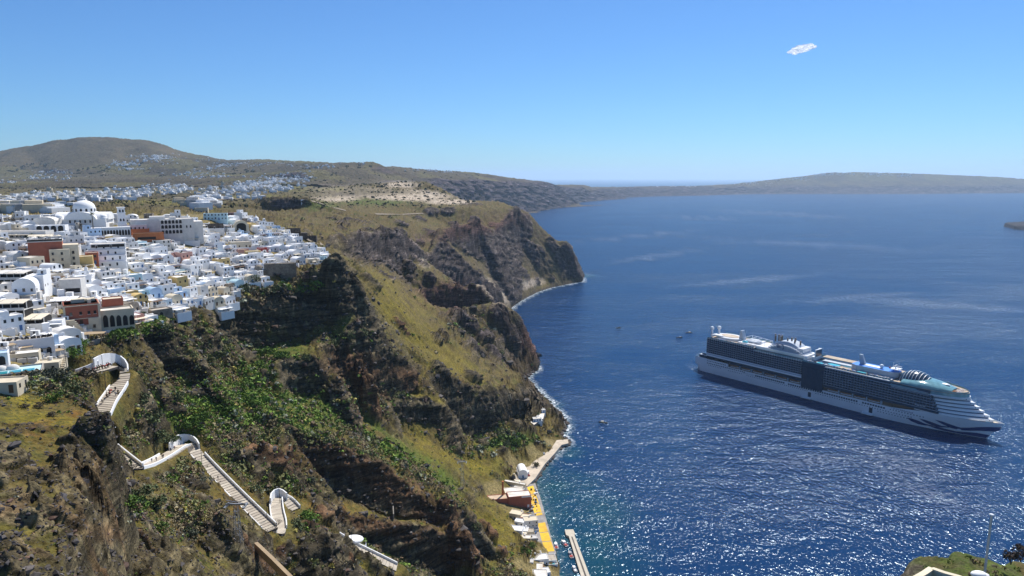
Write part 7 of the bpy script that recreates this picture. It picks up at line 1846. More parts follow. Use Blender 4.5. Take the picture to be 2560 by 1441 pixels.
# boats: sheer line, pointed bow, foredeck, cabin, stern seat
def boat(px, py, z, yaw, L_, label, hullc='white', cab='white', seat='red', group='excursion boats moored in the old port', dark=False):
    t = empty('boat', PZ(px, py, z), yaw); tag(t, label, 'boat', group); W_ = L_ * 0.155
    rows = []
    for k in range(11):
        u = k / 10; x = -L_ / 2 + L_ * u; w = W_ * (0.86 + 0.14 * min(1, u * 4)) * (1 - max(0, (u - 0.45) / 0.55) ** 2.2); sh_ = 0.75 + 0.55 * max(0, u - 0.4) ** 1.5 * 1.6
        rows.append([(x, -w, sh_), (x * 0.985, -w * 0.86, 0.1), (x * 0.96, 0, -0.35), (x * 0.985, w * 0.86, 0.1), (x, w, sh_)])
    b = MB(); b.grid(rows, 0); b.poly([rows[0][k] for k in (0, 1, 2, 3, 4)]); b.build('hull', [M[hullc]], t)
    b = MB(); b.grid([[(r_[0][0], r_[0][1] * 0.9, r_[0][2] - (0.08 if i > 6 else 0.35)), (r_[4][0], r_[4][1] * 0.9, r_[4][2] - (0.08 if i > 6 else 0.35))] for i, r_ in enumerate(rows)], 0, True); b.build('deck', [M['offwhite' if not dark else 'darkmetal']], t)
    b = MB(); b.box(-L_ * 0.02, L_ * 0.22, -W_ * 0.6, W_ * 0.6, 0.5, 1.7, 0); b.box(-L_ * 0.04, L_ * 0.24, -W_ * 0.68, W_ * 0.68, 1.7, 1.8, 0); b.build('cabin', [M[cab]], t)
    b = MB(); b.box(L_ * 0.2205, L_ * 0.225, -W_ * 0.5, W_ * 0.5, 1.0, 1.6, 0); b.build('windscreen', [M['glass']], t)
    b = MB(); b.box(-L_ * 0.36, -L_ * 0.14, -W_ * 0.62, W_ * 0.62, 0.45, 0.95, 0); b.build('stern_seat', [M[seat]], t)
    b = MB(); b.path([(-L_ / 2, -W_ * 0.8, 0.8), (-L_ / 2 - 0.1, 0, 0.82), (-L_ / 2, W_ * 0.8, 0.8)], 0.09, 4); b.build('rub_rail', [M['grey']], t)
    return t
boat(1390, 1366, 0, 1.65, 9.0, 'white boat with red seats, leftmost, lying off the yellow strip')
boat(1411, 1360, 0, 1.95, 9.0, 'white boat with red seats, moored nearest the pier head')
boat(1426, 1388, 0, 1.75, 9.0, 'white boat with red seats, second along the pier from its head', cab='grey')
boat(1436, 1424, 0, 1.8, 7.6, 'smaller white boat with a pale cabin, third along the pier', seat='white')
boat(1444, 1446, 0, 0.4, 7.0, 'small pale blue boat at the bottom edge beside the pier', hullc='paleblue', seat='paleblue', cab='paleblue')
boat(1546, 820, 0, 0.2, 9.0, 'small dark boat alone far out on the water', 'black', 'darkmetal', 'darkmetal', 'small boats out on the bay', True)
boat(1699, 844, 0, 0.3, 11.0, 'lower of two dark tenders near the stern of the cruise ship', 'black', 'grey', 'darkmetal', 'small boats out on the bay', True)
boat(1722, 832, 0, 0.0, 11.0, 'upper dark tender with pale roof near the stern of the cruise ship', 'black', 'canvas', 'darkmetal', 'small boats out on the bay', True)
boat(1508, 1057, 0, 2.9, 9.0, 'small dark boat with a pale canopy between the shore and the ship', 'black', 'canvas', 'darkmetal', 'small boats out on the bay', True)
for i, (x, y) in enumerate([(1448, 640), (1452, 641)][:1]):
    pass
# rocks along the waterline
def rock_mesh(seed):
    r_ = random.Random(seed); bm = bmesh.new(); bmesh.ops.create_icosphere(bm, subdivisions=2, radius=1)
    for v in bm.verts:
        n = noise3(np.array([v.co.x * 1.3 + seed * 7.1]), np.array([v.co.y * 1.3]), np.array([v.co.z * 1.3]))[0]; v.co *= 1 + 0.55 * float(n)
        v.co.z *= 0.75
    me = bpy.data.meshes.new('rock'); bm.to_mesh(me); bm.free(); me.materials.append(M['darkstone']); return me
ROCKS = [rock_mesh(i) for i in range(5)]
rr = random.Random(3); RV = []; RF = []
sh_line = [(1338, 1205), (1345, 1190), (1362, 1166), (1380, 1142), (1395, 1124), (1420, 1112), (1424, 1104), (1402, 1092), (1412, 1075), (1420, 1062), (1408, 1045), (1390, 1025), (1372, 1008), (1350, 988), (1328, 962), (1312, 946), (1332, 930), (1335, 905)]
rmats = [np.array([list(v.co) for v in m_.vertices]) for m_ in ROCKS]; rfaces = [np.array([list(p_.vertices) for p_ in m_.polygons]) for m_ in ROCKS]
for a, c in zip(sh_line[:-1], sh_line[1:]):
    n = int(math.hypot(a[0] - c[0], a[1] - c[1]) / 2.2) + 1
    for k in range(n):
        t = (k + rr.random()) / n; q = PZ(a[0] + (c[0] - a[0]) * t + rr.uniform(-3, 3), a[1] + (c[1] - a[1]) * t + rr.uniform(-2, 2), 0); s_ = rr.uniform(0.7, 2.4) * (1.0 if a[1] > 960 else 1.8); i = rr.randrange(5)
        an = rr.uniform(0, 6.28); R_ = np.array([[math.cos(an), -math.sin(an), 0], [math.sin(an), math.cos(an), 0], [0, 0, 1]])
        RF.append(rfaces[i] + sum(len(v) for v in RV)); RV.append((rmats[i] * s_) @ R_.T + np.array([q[0], q[1], 0.1]))
me = np_mesh('shore_rocks', np.concatenate(RV), np.concatenate(RF), [M['darkstone']]); o = new_obj('shore_rocks', me); tag(o, 'dark boulders strewn along the waterline', 'rocks', kind='stuff')
# small island at the right edge
W = [PZ(x, y, 0) for x, y in [(2508, 566), (2530, 573), (2560, 576), (2620, 580), (2700, 575), (2680, 560), (2600, 556), (2545, 562)]]
cxm = sum(p_[0] for p_ in W) / 8; cym = sum(p_[1] for p_ in W) / 8; b = MB(); rows = []
for k in range(7):
    s_ = [1, 0.93, 0.85, 0.7, 0.5, 0.3, 0.05][k]; rows.append([(cxm + (W[j % 8][0] - cxm) * s_ * (1 + 0.04 * math.sin(j * 5 + k)), cym + (W[j % 8][1] - cym) * s_, [-3, 16, 20, 22, 24, 25, 25][k] + 2 * math.sin(j * 3.1 + k)) for j in range(9)])
b.grid(rows, 0, True); o = b.build('terrain', [mat('black_lava', (0.022, 0.02, 0.024), 0.95, 0.3, 0.05)]); tag(o, kind='structure', label='tip of a low black lava island at the right edge')
print('PORT', round(time.time() - T0, 1))
# ------------------------------------------------------------------ scrub, shrubs and trees
rng = np.random.default_rng(12)
LX, LY, LZ = LAND['X'], LAND['Y'], LAND['Z']
def leaf_clumps(cx, cy, cz, rad, hgt, n_leaf, leaf, seed):
    """many small leaf faces through the volume of each clump; returns verts (N,3), tris"""
    g = np.random.default_rng(seed); N = len(cx)
    d = g.normal(size=(N, n_leaf, 3)); d /= np.linalg.norm(d, axis=2, keepdims=True); d[..., 2] = np.abs(d[..., 2])
    r_ = g.uniform(0.55, 1.0, (N, n_leaf, 1)) ** 0.6
    lobes = 1 + 0.25 * np.sin(d[..., :1] * 5 + g.uniform(0, 6, (N, 1, 1))) * np.cos(d[..., 1:2] * 4)
    c = d * r_ * lobes * np.stack([rad, rad, hgt], -1)[:, None, :]
    c = c + np.stack([cx, cy, cz], -1)[:, None, :]
    s = (leaf[:, None, None] if np.ndim(leaf) else leaf) * g.uniform(0.6, 1.3, (N, n_leaf, 1))
    a = g.normal(size=(N, n_leaf, 3)); a = a + d * 0.3; a /= np.linalg.norm(a, axis=2, keepdims=True)
    b_ = np.cross(a, g.normal(size=(N, n_leaf, 3)) + d); b_ /= np.linalg.norm(b_, axis=2, keepdims=True)
    v = np.stack([c - a * s, c + b_ * s, c + a * s, c - b_ * s], 2).reshape(-1, 3)
    f = np.arange(len(v)).reshape(-1, 4)
    return v, f, np.repeat(np.arange(N), n_leaf * 4)
def scrub_material():
    k = NT('scrub_leaves'); b = k.n('ShaderNodeBsdfPrincipled'); b.inputs['Roughness'].default_value = 0.75; b.inputs['Specular IOR Level'].default_value = 0.2
    at = k.n('ShaderNodeAttribute'); at.attribute_name = 'tint'; tc = k.n('ShaderNodeTexCoord'); n = k.n('ShaderNodeTexNoise'); n.inputs['Scale'].default_value = 1.1; n.inputs['Detail'].default_value = 4
    k.l(tc.outputs['Object'], n.inputs['Vector']); m = k.n('ShaderNodeMapRange'); m.inputs['From Min'].default_value = 0.3; m.inputs['From Max'].default_value = 0.7; m.inputs['To Min'].default_value = 0.6; m.inputs['To Max'].default_value = 1.5
    k.l(n.outputs['Fac'], m.inputs['Value']); s = k.n('ShaderNodeVectorMath', operation='SCALE'); k.l(at.outputs['Color'], s.inputs[0]); k.l(m.outputs[0], s.inputs['Scale']); k.l(s.outputs[0], b.inputs['Base Color']); k.l(b.outputs[0], k.out.inputs[0]); return k.m
SCM = scrub_material()
nc, nr = LZ.shape
pxl, pyl = proj(LX, LY, LZ)
pxl = pxl.astype(np.float32); pyl = pyl.astype(np.float32)
dens_n = fbm(LX, LY, 0 * LX, 30, 4)
green = LAND['green']; built = LAND['built']; steep = LAND['steep']; yel = LAND['yel']
BUSHY = [(150, 960, 160, 30, 8), (330, 1050, 60, 110, 0), (420, 820, 110, 30, -8), (560, 1010, 220, 110, 15), (520, 870, 120, 60, 10), (780, 1060, 180, 60, 20), (660, 930, 120, 60, 0), (880, 850, 70, 40, 0), (620, 740, 80, 30, -20), (780, 715, 90, 25, 0), (700, 1200, 90, 50, 0), (470, 1290, 90, 60, 0), (330, 1260, 60, 50, 0), (960, 1400, 120, 30, 25), (780, 1310, 40, 40, 0), (1000, 1150, 200, 30, 33), (1180, 1110, 90, 40, 0), (1300, 1090, 80, 40, 0), (1180, 820, 60, 60, 0), (900, 1000, 120, 50, 0), (600, 1160, 80, 30, 0), (860, 1410, 160, 20, 0), (1290, 1420, 60, 60, 20), (240, 830, 90, 20, 0), (450, 1180, 60, 40, 0)]
bushy = spots(pxl + 15 * dens_n, pyl + 10 * dens_n, BUSHY)
vis = (LZ > 3) & (built < 0.25) & (LY < 1500) & (pxl > -60) & (pxl < 1440) & (pyl < 1500) & (pyl > 480)
w = vis * (0.10 + 1.5 * np.clip(bushy * 1.4, 0, 1) * sstep(-0.5, 0.15, dens_n) + 0.25 * sstep(0.05, 0.35, dens_n)) * (1 - 0.85 * steep) * (1 - 0.45 * np.clip(yel, 0, 1))
w = w * np.where(LY > 650, 0.22, 1.0) * np.where((pxl < 240) & (pyl > 1010) & (LY < 175), 0.15, 1.0)
wf = w.reshape(-1).astype(np.float64); wf /= wf.sum()
NS = 17000
idx = rng.choice(len(wf), NS, replace=False, p=wf)
cx = LX.reshape(-1)[idx].astype(float) + rng.normal(0, 0.4, NS); cy = LY.reshape(-1)[idx].astype(float) + rng.normal(0, 0.4, NS); cz = LZ.reshape(-1)[idx].astype(float)
bs = bushy.reshape(-1)[idx]; gs = green.reshape(-1)[idx]
rad = rng.lognormal(-0.35, 0.4, NS) * (0.75 + 0.75 * np.clip(bs, 0, 1)) * np.clip(cy / 330, 0.45, 3.0); hgt = rad * rng.uniform(0.6, 1.05, NS)
pal = np.array([(0.07, 0.115, 0.02), (0.10, 0.15, 0.025), (0.12, 0.125, 0.05), (0.15, 0.125, 0.07), (0.14, 0.10, 0.06), (0.20, 0.175, 0.045), (0.17, 0.18, 0.13)])
u = rng.random(NS); lush = np.clip(gs * 1.4, 0, 1); n2 = dens_n.reshape(-1)[idx]
pick = np.where(u < 0.15 + 0.6 * lush, np.where(rng.random(NS) < 0.5, 0, 1), np.where(u < 0.75, np.where(n2 > 0, 2, 3), np.where(rng.random(NS) < 0.5, 4, np.where(rng.random(NS) < 0.5, 5, 6))))
tints = np.clip(pal[pick] * rng.uniform(1.1, 2.0, (NS, 1)), 0, 0.45)
v, f, own = leaf_clumps(cx, cy, cz - 0.15, rad, hgt, 22, rad * 0.34, 3)
o = new_obj('scrub', np_mesh('scrub', v, f, [SCM], cols={'tint': tints[own].astype(np.float32)})); tag(o, 'dense low scrub covering the slope', 'scrub', kind='stuff')
print('SCRUB', len(f), round(time.time() - T0, 1))

# loose angular stones on bare and rocky ground
ico = bmesh.new(); bmesh.ops.create_icosphere(ico, subdivisions=1, radius=1); IV = np.array([list(v_.co) for v_ in ico.verts]); IF = np.array([[v_.index for v_ in f_.verts] for f_ in ico.faces]); ico.free()
wr = (LZ > 2) & (built < 0.2) & (LY < 1100) & (pxl > -60) & (pxl < 1440) & (pyl < 1500) & (pyl > 560)
wr = wr * (0.03 + 1.0 * LAND['rock'] * (1 - 0.5 * steep)) * np.where(LY > 600, 0.4, 1.0); wr = wr.reshape(-1).astype(float); wr /= wr.sum(); NR = 9000
ix = rng.choice(len(wr), NR, replace=False, p=wr); sx = rng.lognormal(-0.9, 0.55, NR) * np.clip(LY.reshape(-1)[ix] / 330, 0.4, 2.6)
rotz = rng.uniform(0, 6.28, NR); vv = IV[None] * (1 + 0.35 * rng.normal(size=(NR, len(IV), 1))) * np.stack([sx * rng.uniform(0.8, 1.6, NR), sx, sx * rng.uniform(0.5, 1.0, NR)], -1)[:, None, :]
cc, ss = np.cos(rotz)[:, None], np.sin(rotz)[:, None]; vx = vv[..., 0] * cc - vv[..., 1] * ss; vy = vv[..., 0] * ss + vv[..., 1] * cc
vv = np.stack([vx + LX.reshape(-1)[ix][:, None], vy + LY.reshape(-1)[ix][:, None], vv[..., 2] + LZ.reshape(-1)[ix][:, None]], -1)
ff = (IF[None] + (np.arange(NR) * len(IV))[:, None, None]).reshape(-1, 3); rc = np.array([(0.05, 0.045, 0.045), (0.08, 0.07, 0.065), (0.12, 0.11, 0.105), (0.09, 0.055, 0.04)])[rng.choice(4, NR, p=[0.45, 0.33, 0.07, 0.15])] * rng.uniform(0.7, 1.3, (NR, 1))
o = new_obj('loose_stones', np_mesh('loose_stones', vv.reshape(-1, 3), ff, [SCM], cols={'tint': np.repeat(rc, len(IV), 0).astype(np.float32)})); tag(o, 'loose volcanic stones strewn over the slope', 'stones', kind='stuff')

def foliage(name, parent, blobs, n_leaf, leaf, colour, seed, flat=1.0):
    b = np.array(blobs, float); v, f, own = leaf_clumps(b[:, 0], b[:, 1], b[:, 2], b[:, 3], b[:, 3] * flat, n_leaf, leaf, seed)
    g = np.random.default_rng(seed); t = np.array(colour)[None, :] * g.uniform(0.7, 1.35, (len(b), 1))
    return new_obj(name, np_mesh(name, v, f, [SCM], cols={'tint': t[own].astype(np.float32)}), parent)
def shrub(px, py, r_, label, colour=(0.045, 0.075, 0.018), trunk=True, name='shrub', cat='shrub', h=None, seed=0, n=9):
    q = hit(px, py)
    if q is None: return
    t = empty(name, q); tag(t, label, cat, 'larger shrubs and small trees on the slope'); g = random.Random(seed + int(px)); h = h or r_ * 1.1
    foliage('crown', t, [(g.uniform(-0.7, 0.7) * r_, g.uniform(-0.7, 0.7) * r_, h * g.uniform(0.35, 0.95) - 0.3 * r_, r_ * g.uniform(0.35, 0.6)) for _ in range(n)], 60, r_ * 0.085, colour, int(px * 7 + py))
    b = MB()
    for k in range(4): b.tube((0, 0, -0.5), (g.uniform(-0.5, 0.5) * r_, g.uniform(-0.5, 0.5) * r_, h * 0.7), 0.12, 0.04, 5)
    b.build('trunk', [M['bark']], t)
G1, G2, G3, G4 = (0.075, 0.135, 0.02), (0.08, 0.10, 0.042), (0.08, 0.09, 0.06), (0.085, 0.07, 0.045)
SH = [(325, 985, 3.2, 'brown-green bush on the bank right of the upper flight', G4), (318, 1020, 3.0, 'grey-green bush under the outer parapet of the upper flight', G3), (305, 1055, 3.0, 'olive bush on the steep bank below the upper flight', G2), (290, 1085, 2.6, 'small bush between the upper flight and the dark rock', G4), (560, 1030, 4.5, 'bright green broad shrub in the middle of the scrub slope', G1), (620, 1020, 5, 'bright green shrub at the centre of the green slope', G1), (500, 1060, 4.5, 'bright green shrub left of centre above the hairpin', G1), (470, 1075, 4, 'vivid green shrub just above the hairpin wall', G1), (650, 1060, 5, 'dark green shrub at the head of the dark red ridge', G1), (600, 975, 4, 'green shrub on the ochre patch of the slope', G1), (430, 1010, 5, 'large dark green bush right of the upper flight of steps', G2), (370, 1060, 5.5, 'large grey-green olive-like bush below the upper flight', G2), (350, 1010, 4.5, 'grey-green bush right beside the upper flight', G2), (395, 1105, 4.5, 'grey-green bush above the middle flight', G2),
      (430, 1110, 4, 'olive-green bush next to the hairpin wall', G2), (340, 950, 3.5, 'round olive bush right of the top of the upper flight', G2), (300, 1000, 3, 'brown-green bush hugging the outer parapet of the upper flight', G4), (210, 950, 4, 'brown-green bush left of the upper flight', G4), (150, 955, 4, 'grey-brown bush under the line of mules', G3), (110, 950, 3.5, 'dry grey bush below the tan buildings', G3), (180, 975, 3.5, 'dark bush at the edge of the knoll', G2), (50, 980, 2.6, 'prickly dark green clump at the left edge of the knoll', G2), (135, 1003, 2.0, 'low green clump on the knoll near its dark cliff', G1), (100, 1018, 1.2, 'small round dark bush in the middle of the knoll', G4), (62, 1020, 1.0, 'small dark bush left of the round one on the knoll', G4), (130, 1042, 1.1, 'small grey bush lowest on the knoll', G4),
      (660, 890, 5, 'bright yellow-green bush below the big dark cliff', G1), (700, 900, 4.5, 'green bush on the crest above the round dark rock', G1), (760, 905, 4, 'olive bush at the right of the round dark rock crest', G2), (870, 850, 6, 'large dark grey-green thicket on the knob above the red cliff', G2), (900, 845, 5, 'right half of the thicket above the red cliff', G2), (840, 870, 5, 'left end of the thicket above the red cliff', G2), (640, 710, 5, 'dark green bush right below the lowest white houses', G2), (610, 730, 4.5, 'dark bush beside the last white house at the cliff edge', G2), (680, 735, 5, 'dark green bush on the brink of the big dark cliff', G2), (760, 725, 4, 'bright green bush on the brink of the big dark cliff', G1), (790, 715, 4, 'bright green patch bush right of the dark boulder', G1),
      (560, 870, 5, 'grey-green bush below the broken cliff', G3), (590, 880, 5, 'feathery green bush at the foot of the big dark cliff', G1), (500, 875, 4, 'brown bush left of the feathery green one', G4), (420, 835, 3.5, 'olive bush right of the terrace wall', G2), (350, 845, 3.5, 'green bush under the pool terrace', G1), (300, 850, 4, 'green bush on the ledge under the stone terrace wall', G1), (270, 860, 3.5, 'olive bush left below the pool terrace', G2), (200, 870, 3.5, 'yellow-green bush under the curved stone wall', G1), (185, 895, 3.5, 'green bush beside the tan buildings', G1),
      (660, 1150, 4, 'bright green bush in the dark rocks right of the long flight', G1), (690, 1160, 3.5, 'grey bush on the dark rocks right of the long flight', G3), (770, 1310, 4.5, 'vivid green bush on the rounded knoll below the hairpin', G1), (740, 1325, 4, 'olive bush left on the rounded knoll', G2), (350, 1255, 4, 'dark green bush on the yellow-flowered terrace', G2), (320, 1275, 3, 'small green bush at the left of the yellow terrace', G1), (385, 1270, 3.5, 'olive bush at the right of the yellow terrace', G2), (400, 1330, 2.2, 'dark upright bush beside the stone retaining wall', G1), (770, 1215, 4, 'grey bush behind the bare tree above the last steps', G3), (1290, 1110, 5, 'large dark green bush above the port terrace', G1), (1265, 1115, 4, 'dark bush left of the large one above the port', G2), (1190, 1105, 4, 'dark green bush at the foot of the dark cliff', G2), (1340, 1040, 3.5, 'dark bush below the headland terrace', G2),
      (1315, 1385, 3.5, 'dark tree behind the tavern in the port', G1), (1330, 1372, 3.5, 'dark green tree beside the quay above the tavern', G1), (1190, 1320, 4, 'grey-green bush on the slope above the white port house', G2), (960, 1395, 3, 'green bush along the lowest white wall', G1), (925, 1375, 2.8, 'olive bush behind the lowest white wall', G2), (1010, 1410, 3, 'brown bush at the right end of the lowest white wall', G4), (470, 1345, 3, 'grey tree-like bush on the near brown slope', G3), (500, 1215, 3.2, 'grey-green bush on the near knoll below the hairpin', G3), (820, 1355, 3, 'grey bush left of the white kiosk', G3), (88, 600, 3.5, 'dark round tree left of the red and ochre tower', G1), (575, 748, 2.5, 'small dark tree among the lowest white houses', G1), (1140, 800, 6, 'dark bush clump on the far headland', G2), (1250, 890, 6, 'olive bush clump low on the far headland', G2)]
for i, (x, y, r_, lab, c_) in enumerate(SH): shrub(x, y, r_, lab, c_, seed=i)
shrub(1340, 1170, 3.2, 'round brown-green tamarisk tree on the sandy terrace', (0.10, 0.095, 0.045), name='tree', cat='tree', h=5.5, n=12)
def palm(px, py, h, label, Y=None):
    q = P(px, py, Y) if Y else hit(px, py); t = empty('palm_tree', q); tag(t, label, 'palm tree', 'palm trees'); b = MB(); b.tube((0, 0, -2), (0.2, 0, h), 0.32, 0.22, 7); b.build('trunk', [M['bark']], t)
    g = random.Random(int(px)); b = MB()
    for k in range(22):
        a = 2 * math.pi * k / 22 + g.uniform(-0.1, 0.1); el = g.uniform(-0.3, 1.0); L_ = g.uniform(1.8, 2.5); prev = None
        for s_ in range(5):
            u_ = s_ / 4; r_ = L_ * u_; z = h + L_ * (u_ * math.sin(el) - 0.55 * u_ * u_); wd = 0.32 * (1 - u_) + 0.05; c = Vector((0.2 + r_ * math.cos(a), r_ * math.sin(a), z)); n_ = Vector((-math.sin(a), math.cos(a), 0)) * wd
            cur = (c - n_ - Vector((0, 0, wd * 0.5)), c, c + n_ - Vector((0, 0, wd * 0.5)))
            if prev: b.quad(prev[0], cur[0], cur[1], prev[1]); b.quad(prev[1], cur[1], cur[2], prev[2])
            prev = cur
    b.build('crown', [M['olive']], t)
palm(233, 574, 10.5, 'tall palm in front of the right flank of the cathedral', 440)
palm(624, 580, 6, 'palm beside the white domes at the back edge of the town', 575)
palm(360, 800, 3.8, 'small palm beside the right end of the long pool'); palm(1040, 1425, 5, 'dark palm-like tree at the bottom edge beside the round white parapet')
palm(1318, 1212, 3.5, 'palm at the start of the grey quay', 534); palm(1322, 1272, 3.5, 'palm beside the corner of the brick-red warehouse', 497); palm(1324, 1288, 3.2, 'palm between the warehouse and the quay, lower of two', 486)
def bare_tree(px, py, h, label, col_='bark', seed=1):
    q = hit(px, py)
    if q is None: return
    t = empty('bare_tree', q); tag(t, label, 'tree', 'leafless trees on the slope'); g = random.Random(seed * 31 + int(px)); b = MB(); tw = MB()
    def grow(p0, d, L_, r_, dep):
        p1_ = p0 + d * L_; (b if dep < 2 else tw).tube(p0, p1_, r_, r_ * 0.65, 5 if dep < 2 else 3)
        if dep < 5:
            for _ in range(3 if dep > 0 else 4):
                nd = (d + Vector((g.uniform(-0.8, 0.8), g.uniform(-0.8, 0.8), g.uniform(-0.25, 0.6)))).normalized(); grow(p1_, nd, L_ * g.uniform(0.6, 0.85), r_ * 0.6, dep + 1)
    grow(Vector((0, 0, -0.4)), Vector((g.uniform(-0.2, 0.2), 0, 1)).normalized(), h * 0.3, 0.16, 0)
    b.build('trunk', [M[col_]], t); tw.build('twigs', [M['dry']], t)['kind'] = 'stuff'
for i, (x, y, h, lab) in enumerate([(765, 1235, 8, 'bare grey tree spreading its twigs above the last steps'), (400, 1205, 5, 'leafless tree in front of the revetment'), (430, 1195, 4, 'small leafless tree right below the revetment'), (335, 1190, 5, 'pale leafless tree where two flights meet'), (690, 1325, 5, 'bare tree overlapping the bottom of the long flight'), (1030, 1395, 8, 'tall dead tree in front of the shaded red cliff'), (1060, 1410, 7, 'dead tree right of the tall one in front of the shaded cliff'), (1010, 1375, 6, 'dead tree left of the tall one in front of the shaded cliff'), (630, 1335, 4, 'thin bare tree below the lattice pylon'), (660, 1345, 4, 'small twisted tree near the tan beam'), (480, 1340, 5, 'leaning bare tree on the near brown slope')]):
    bare_tree(x, y, h, lab, seed=i)
print('GREEN', round(time.time() - T0, 1))
# ------------------------------------------------------------------ villages on the plain and far hills: one mass of tiny white houses
VILL = [(30, 500, 60, 9, 110, 1.0), (120, 495, 90, 10, 150, 1.0), (230, 492, 90, 10, 150, 1), (330, 485, 60, 8, 80, 1), (430, 478, 60, 6, 70, 1), (520, 492, 30, 6, 25, 1.4), (560, 480, 70, 10, 90, 1), (640, 470, 60, 10, 110, 1), (700, 455, 60, 10, 130, 1), (740, 445, 30, 10, 90, 1), (500, 440, 60, 10, 60, 1), (420, 470, 60, 5, 40, 1), (330, 425, 30, 3, 30, 1), (300, 410, 40, 6, 50, 1), (390, 395, 45, 6, 110, 1), (450, 405, 60, 8, 90, 1), (540, 415, 60, 10, 80, 1), (620, 412, 50, 8, 50, 1), (110, 445, 60, 8, 50, 1), (20, 460, 30, 4, 25, 1), (130, 430, 40, 5, 30, 1), (800, 418, 40, 5, 20, 1), (880, 408, 50, 3, 60, 1), (1080, 428, 40, 2, 26, 1), (1120, 431, 30, 2, 24, 1), (360, 350, 20, 2, 6, 1), (690, 412, 60, 6, 30, 1),
        (1700, 466, 50, 2, 26, 2), (1860, 458, 60, 4, 50, 2), (1960, 446, 70, 6, 80, 2), (2060, 436, 50, 4, 70, 2), (2190, 436, 30, 4, 50, 2), (2260, 440, 20, 3, 20, 2), (80, 560, 60, 6, 14, 2.5), (500, 516, 30, 6, 20, 2.0), (20, 530, 30, 5, 10, 2.6), (760, 505, 3, 1, 2, 1), (620, 495, 40, 5, 20, 1)]
rv = random.Random(9); VQ = []; FQ = []; MQ = []
for (x, y, rx, ry, n, s_) in VILL:
    for _ in range(int(n * (0.8 if y > 476 else 1.35))):
        px = rv.gauss(x, rx * 0.6); py = rv.gauss(y, ry * 0.6); q = hit(px, py, y0=620.0, y1=12900.0)
        if q is None or q[2] < 5: continue
        w = rv.uniform(5, 10) * s_ * (1.0 if q[1] < 1800 else 1.5); d = rv.uniform(6, 10) * s_; h = rv.uniform(3.2, 6.5) * (1 if s_ < 2 else 1.3) * (1.0 if q[1] < 1800 else 1.35); an = rv.uniform(-0.6, 0.8); ca, sa = math.cos(an), math.sin(an); i = len(VQ)
        for dz in (-6, h):
            for ux, uy in ((-1, -1), (1, -1), (1, 1), (-1, 1)): VQ.append((q[0] + (ux * w * ca - uy * d * sa) / 2, q[1] + (ux * w * sa + uy * d * ca) / 2, q[2] + dz))
        m = rv.choices((0, 1, 2), (70, 18, 12))[0]
        for f in ((4, 5, 6, 7), (0, 1, 5, 4), (1, 2, 6, 5), (2, 3, 7, 6), (3, 0, 4, 7)): FQ.append([i + k for k in f]); MQ.append(m)
        if w > 9:   # an upper storey set back
            i = len(VQ)
            for dz in (h, h + 3):
                for ux, uy in ((-0.9, -0.1), (0.3, -0.1), (0.3, 0.9), (-0.9, 0.9)): VQ.append((q[0] + (ux * w * ca - uy * d * sa) / 2, q[1] + (ux * w * sa + uy * d * ca) / 2, q[2] + dz))
            for f in ((4, 5, 6, 7), (0, 1, 5, 4), (1, 2, 6, 5), (2, 3, 7, 6), (3, 0, 4, 7)): FQ.append([i + k for k in f]); MQ.append(m)
o = new_obj('distant_houses', np_mesh('distant_houses', np.array(VQ), np.array(FQ), [M['white'], M['cream'], M['greyroof']], mi=MQ)); tag(o, 'hundreds of tiny white houses scattered over the plain and far hills', 'houses', 'houses scattered over the plain', kind='stuff')
# dark tree dots and hedges on the plain
N = 2600; px = rng.uniform(-20, 1200, N); py = rng.uniform(405, 520, N); keep = []
for a, b_ in zip(px, py):
    q = hit(a, b_, y0=700.0, y1=9000.0)
    if q is not None and q[2] > 100: keep.append(q)
K = np.array(keep); s_ = np.clip(K[:, 1] / 1600, 0.8, 3.0) * rng.uniform(0.8, 2.2, len(K)); v, f, own = leaf_clumps(K[:, 0], K[:, 1], K[:, 2] - 0.5, s_ * 1.8, s_ * 1.3, 14, s_ * 0.9, 8)
o = new_obj('far_scrub', np_mesh('far_scrub', v, f, [SCM], cols={'tint': np.tile(np.array([[0.045, 0.055, 0.028]], np.float32), (len(v), 1))})); tag(o, 'dark bushes dotted over the plain', 'scrub', kind='stuff')
# pale roads on the plain
ROADM = mat('dusty_road', (0.24, 0.20, 0.15), 0.95, 0.15, 0.1)
def road(pts, w, label, y0=640, y1=6000):
    W = []
    for a, c in zip(pts[:-1], pts[1:]):
        for k in range(8):
            t = k / 8; q = hit(a[0] + (c[0] - a[0]) * t, a[1] + (c[1] - a[1]) * t, y0, y1)
            if q: W.append(Vector(q))
    if len(W) < 3: return
    rows = []
    for i, p_ in enumerate(W):
        d = W[min(i + 1, len(W) - 1)] - W[max(i - 1, 0)]; d.z = 0
        if d.length < 1e-3: continue
        d.normalize(); n_ = Vector((-d.y, d.x, 0)); row = []
        for s_ in (-1, 0, 1):
            e = p_ + n_ * (s_ * w / 2); row.append((e.x, e.y, float(gzf(e.x, e.y)) + 1.6))
        rows.append(row)
    b = MB(); b.grid(rows, 0); o = b.build('road', [ROADM], None, True); tag(o, label, kind='structure')
road([(495, 518), (505, 510), (525, 503), (560, 500), (620, 498)], 9, 'pale curving road at the back of the town')
road([(775, 504), (800, 510), (830, 520), (870, 530)], 4, 'pale track below the quarry'); road([(1060, 535), (1000, 538), (930, 537)], 4, 'thin track across the plateau'); road([(760, 600), (780, 604), (800, 607)], 14, 'dusty yard behind the ruins')
road([(255, 438), (262, 432), (258, 426)], 16, 'pale bend of road on the far plain', 2500, 9000)
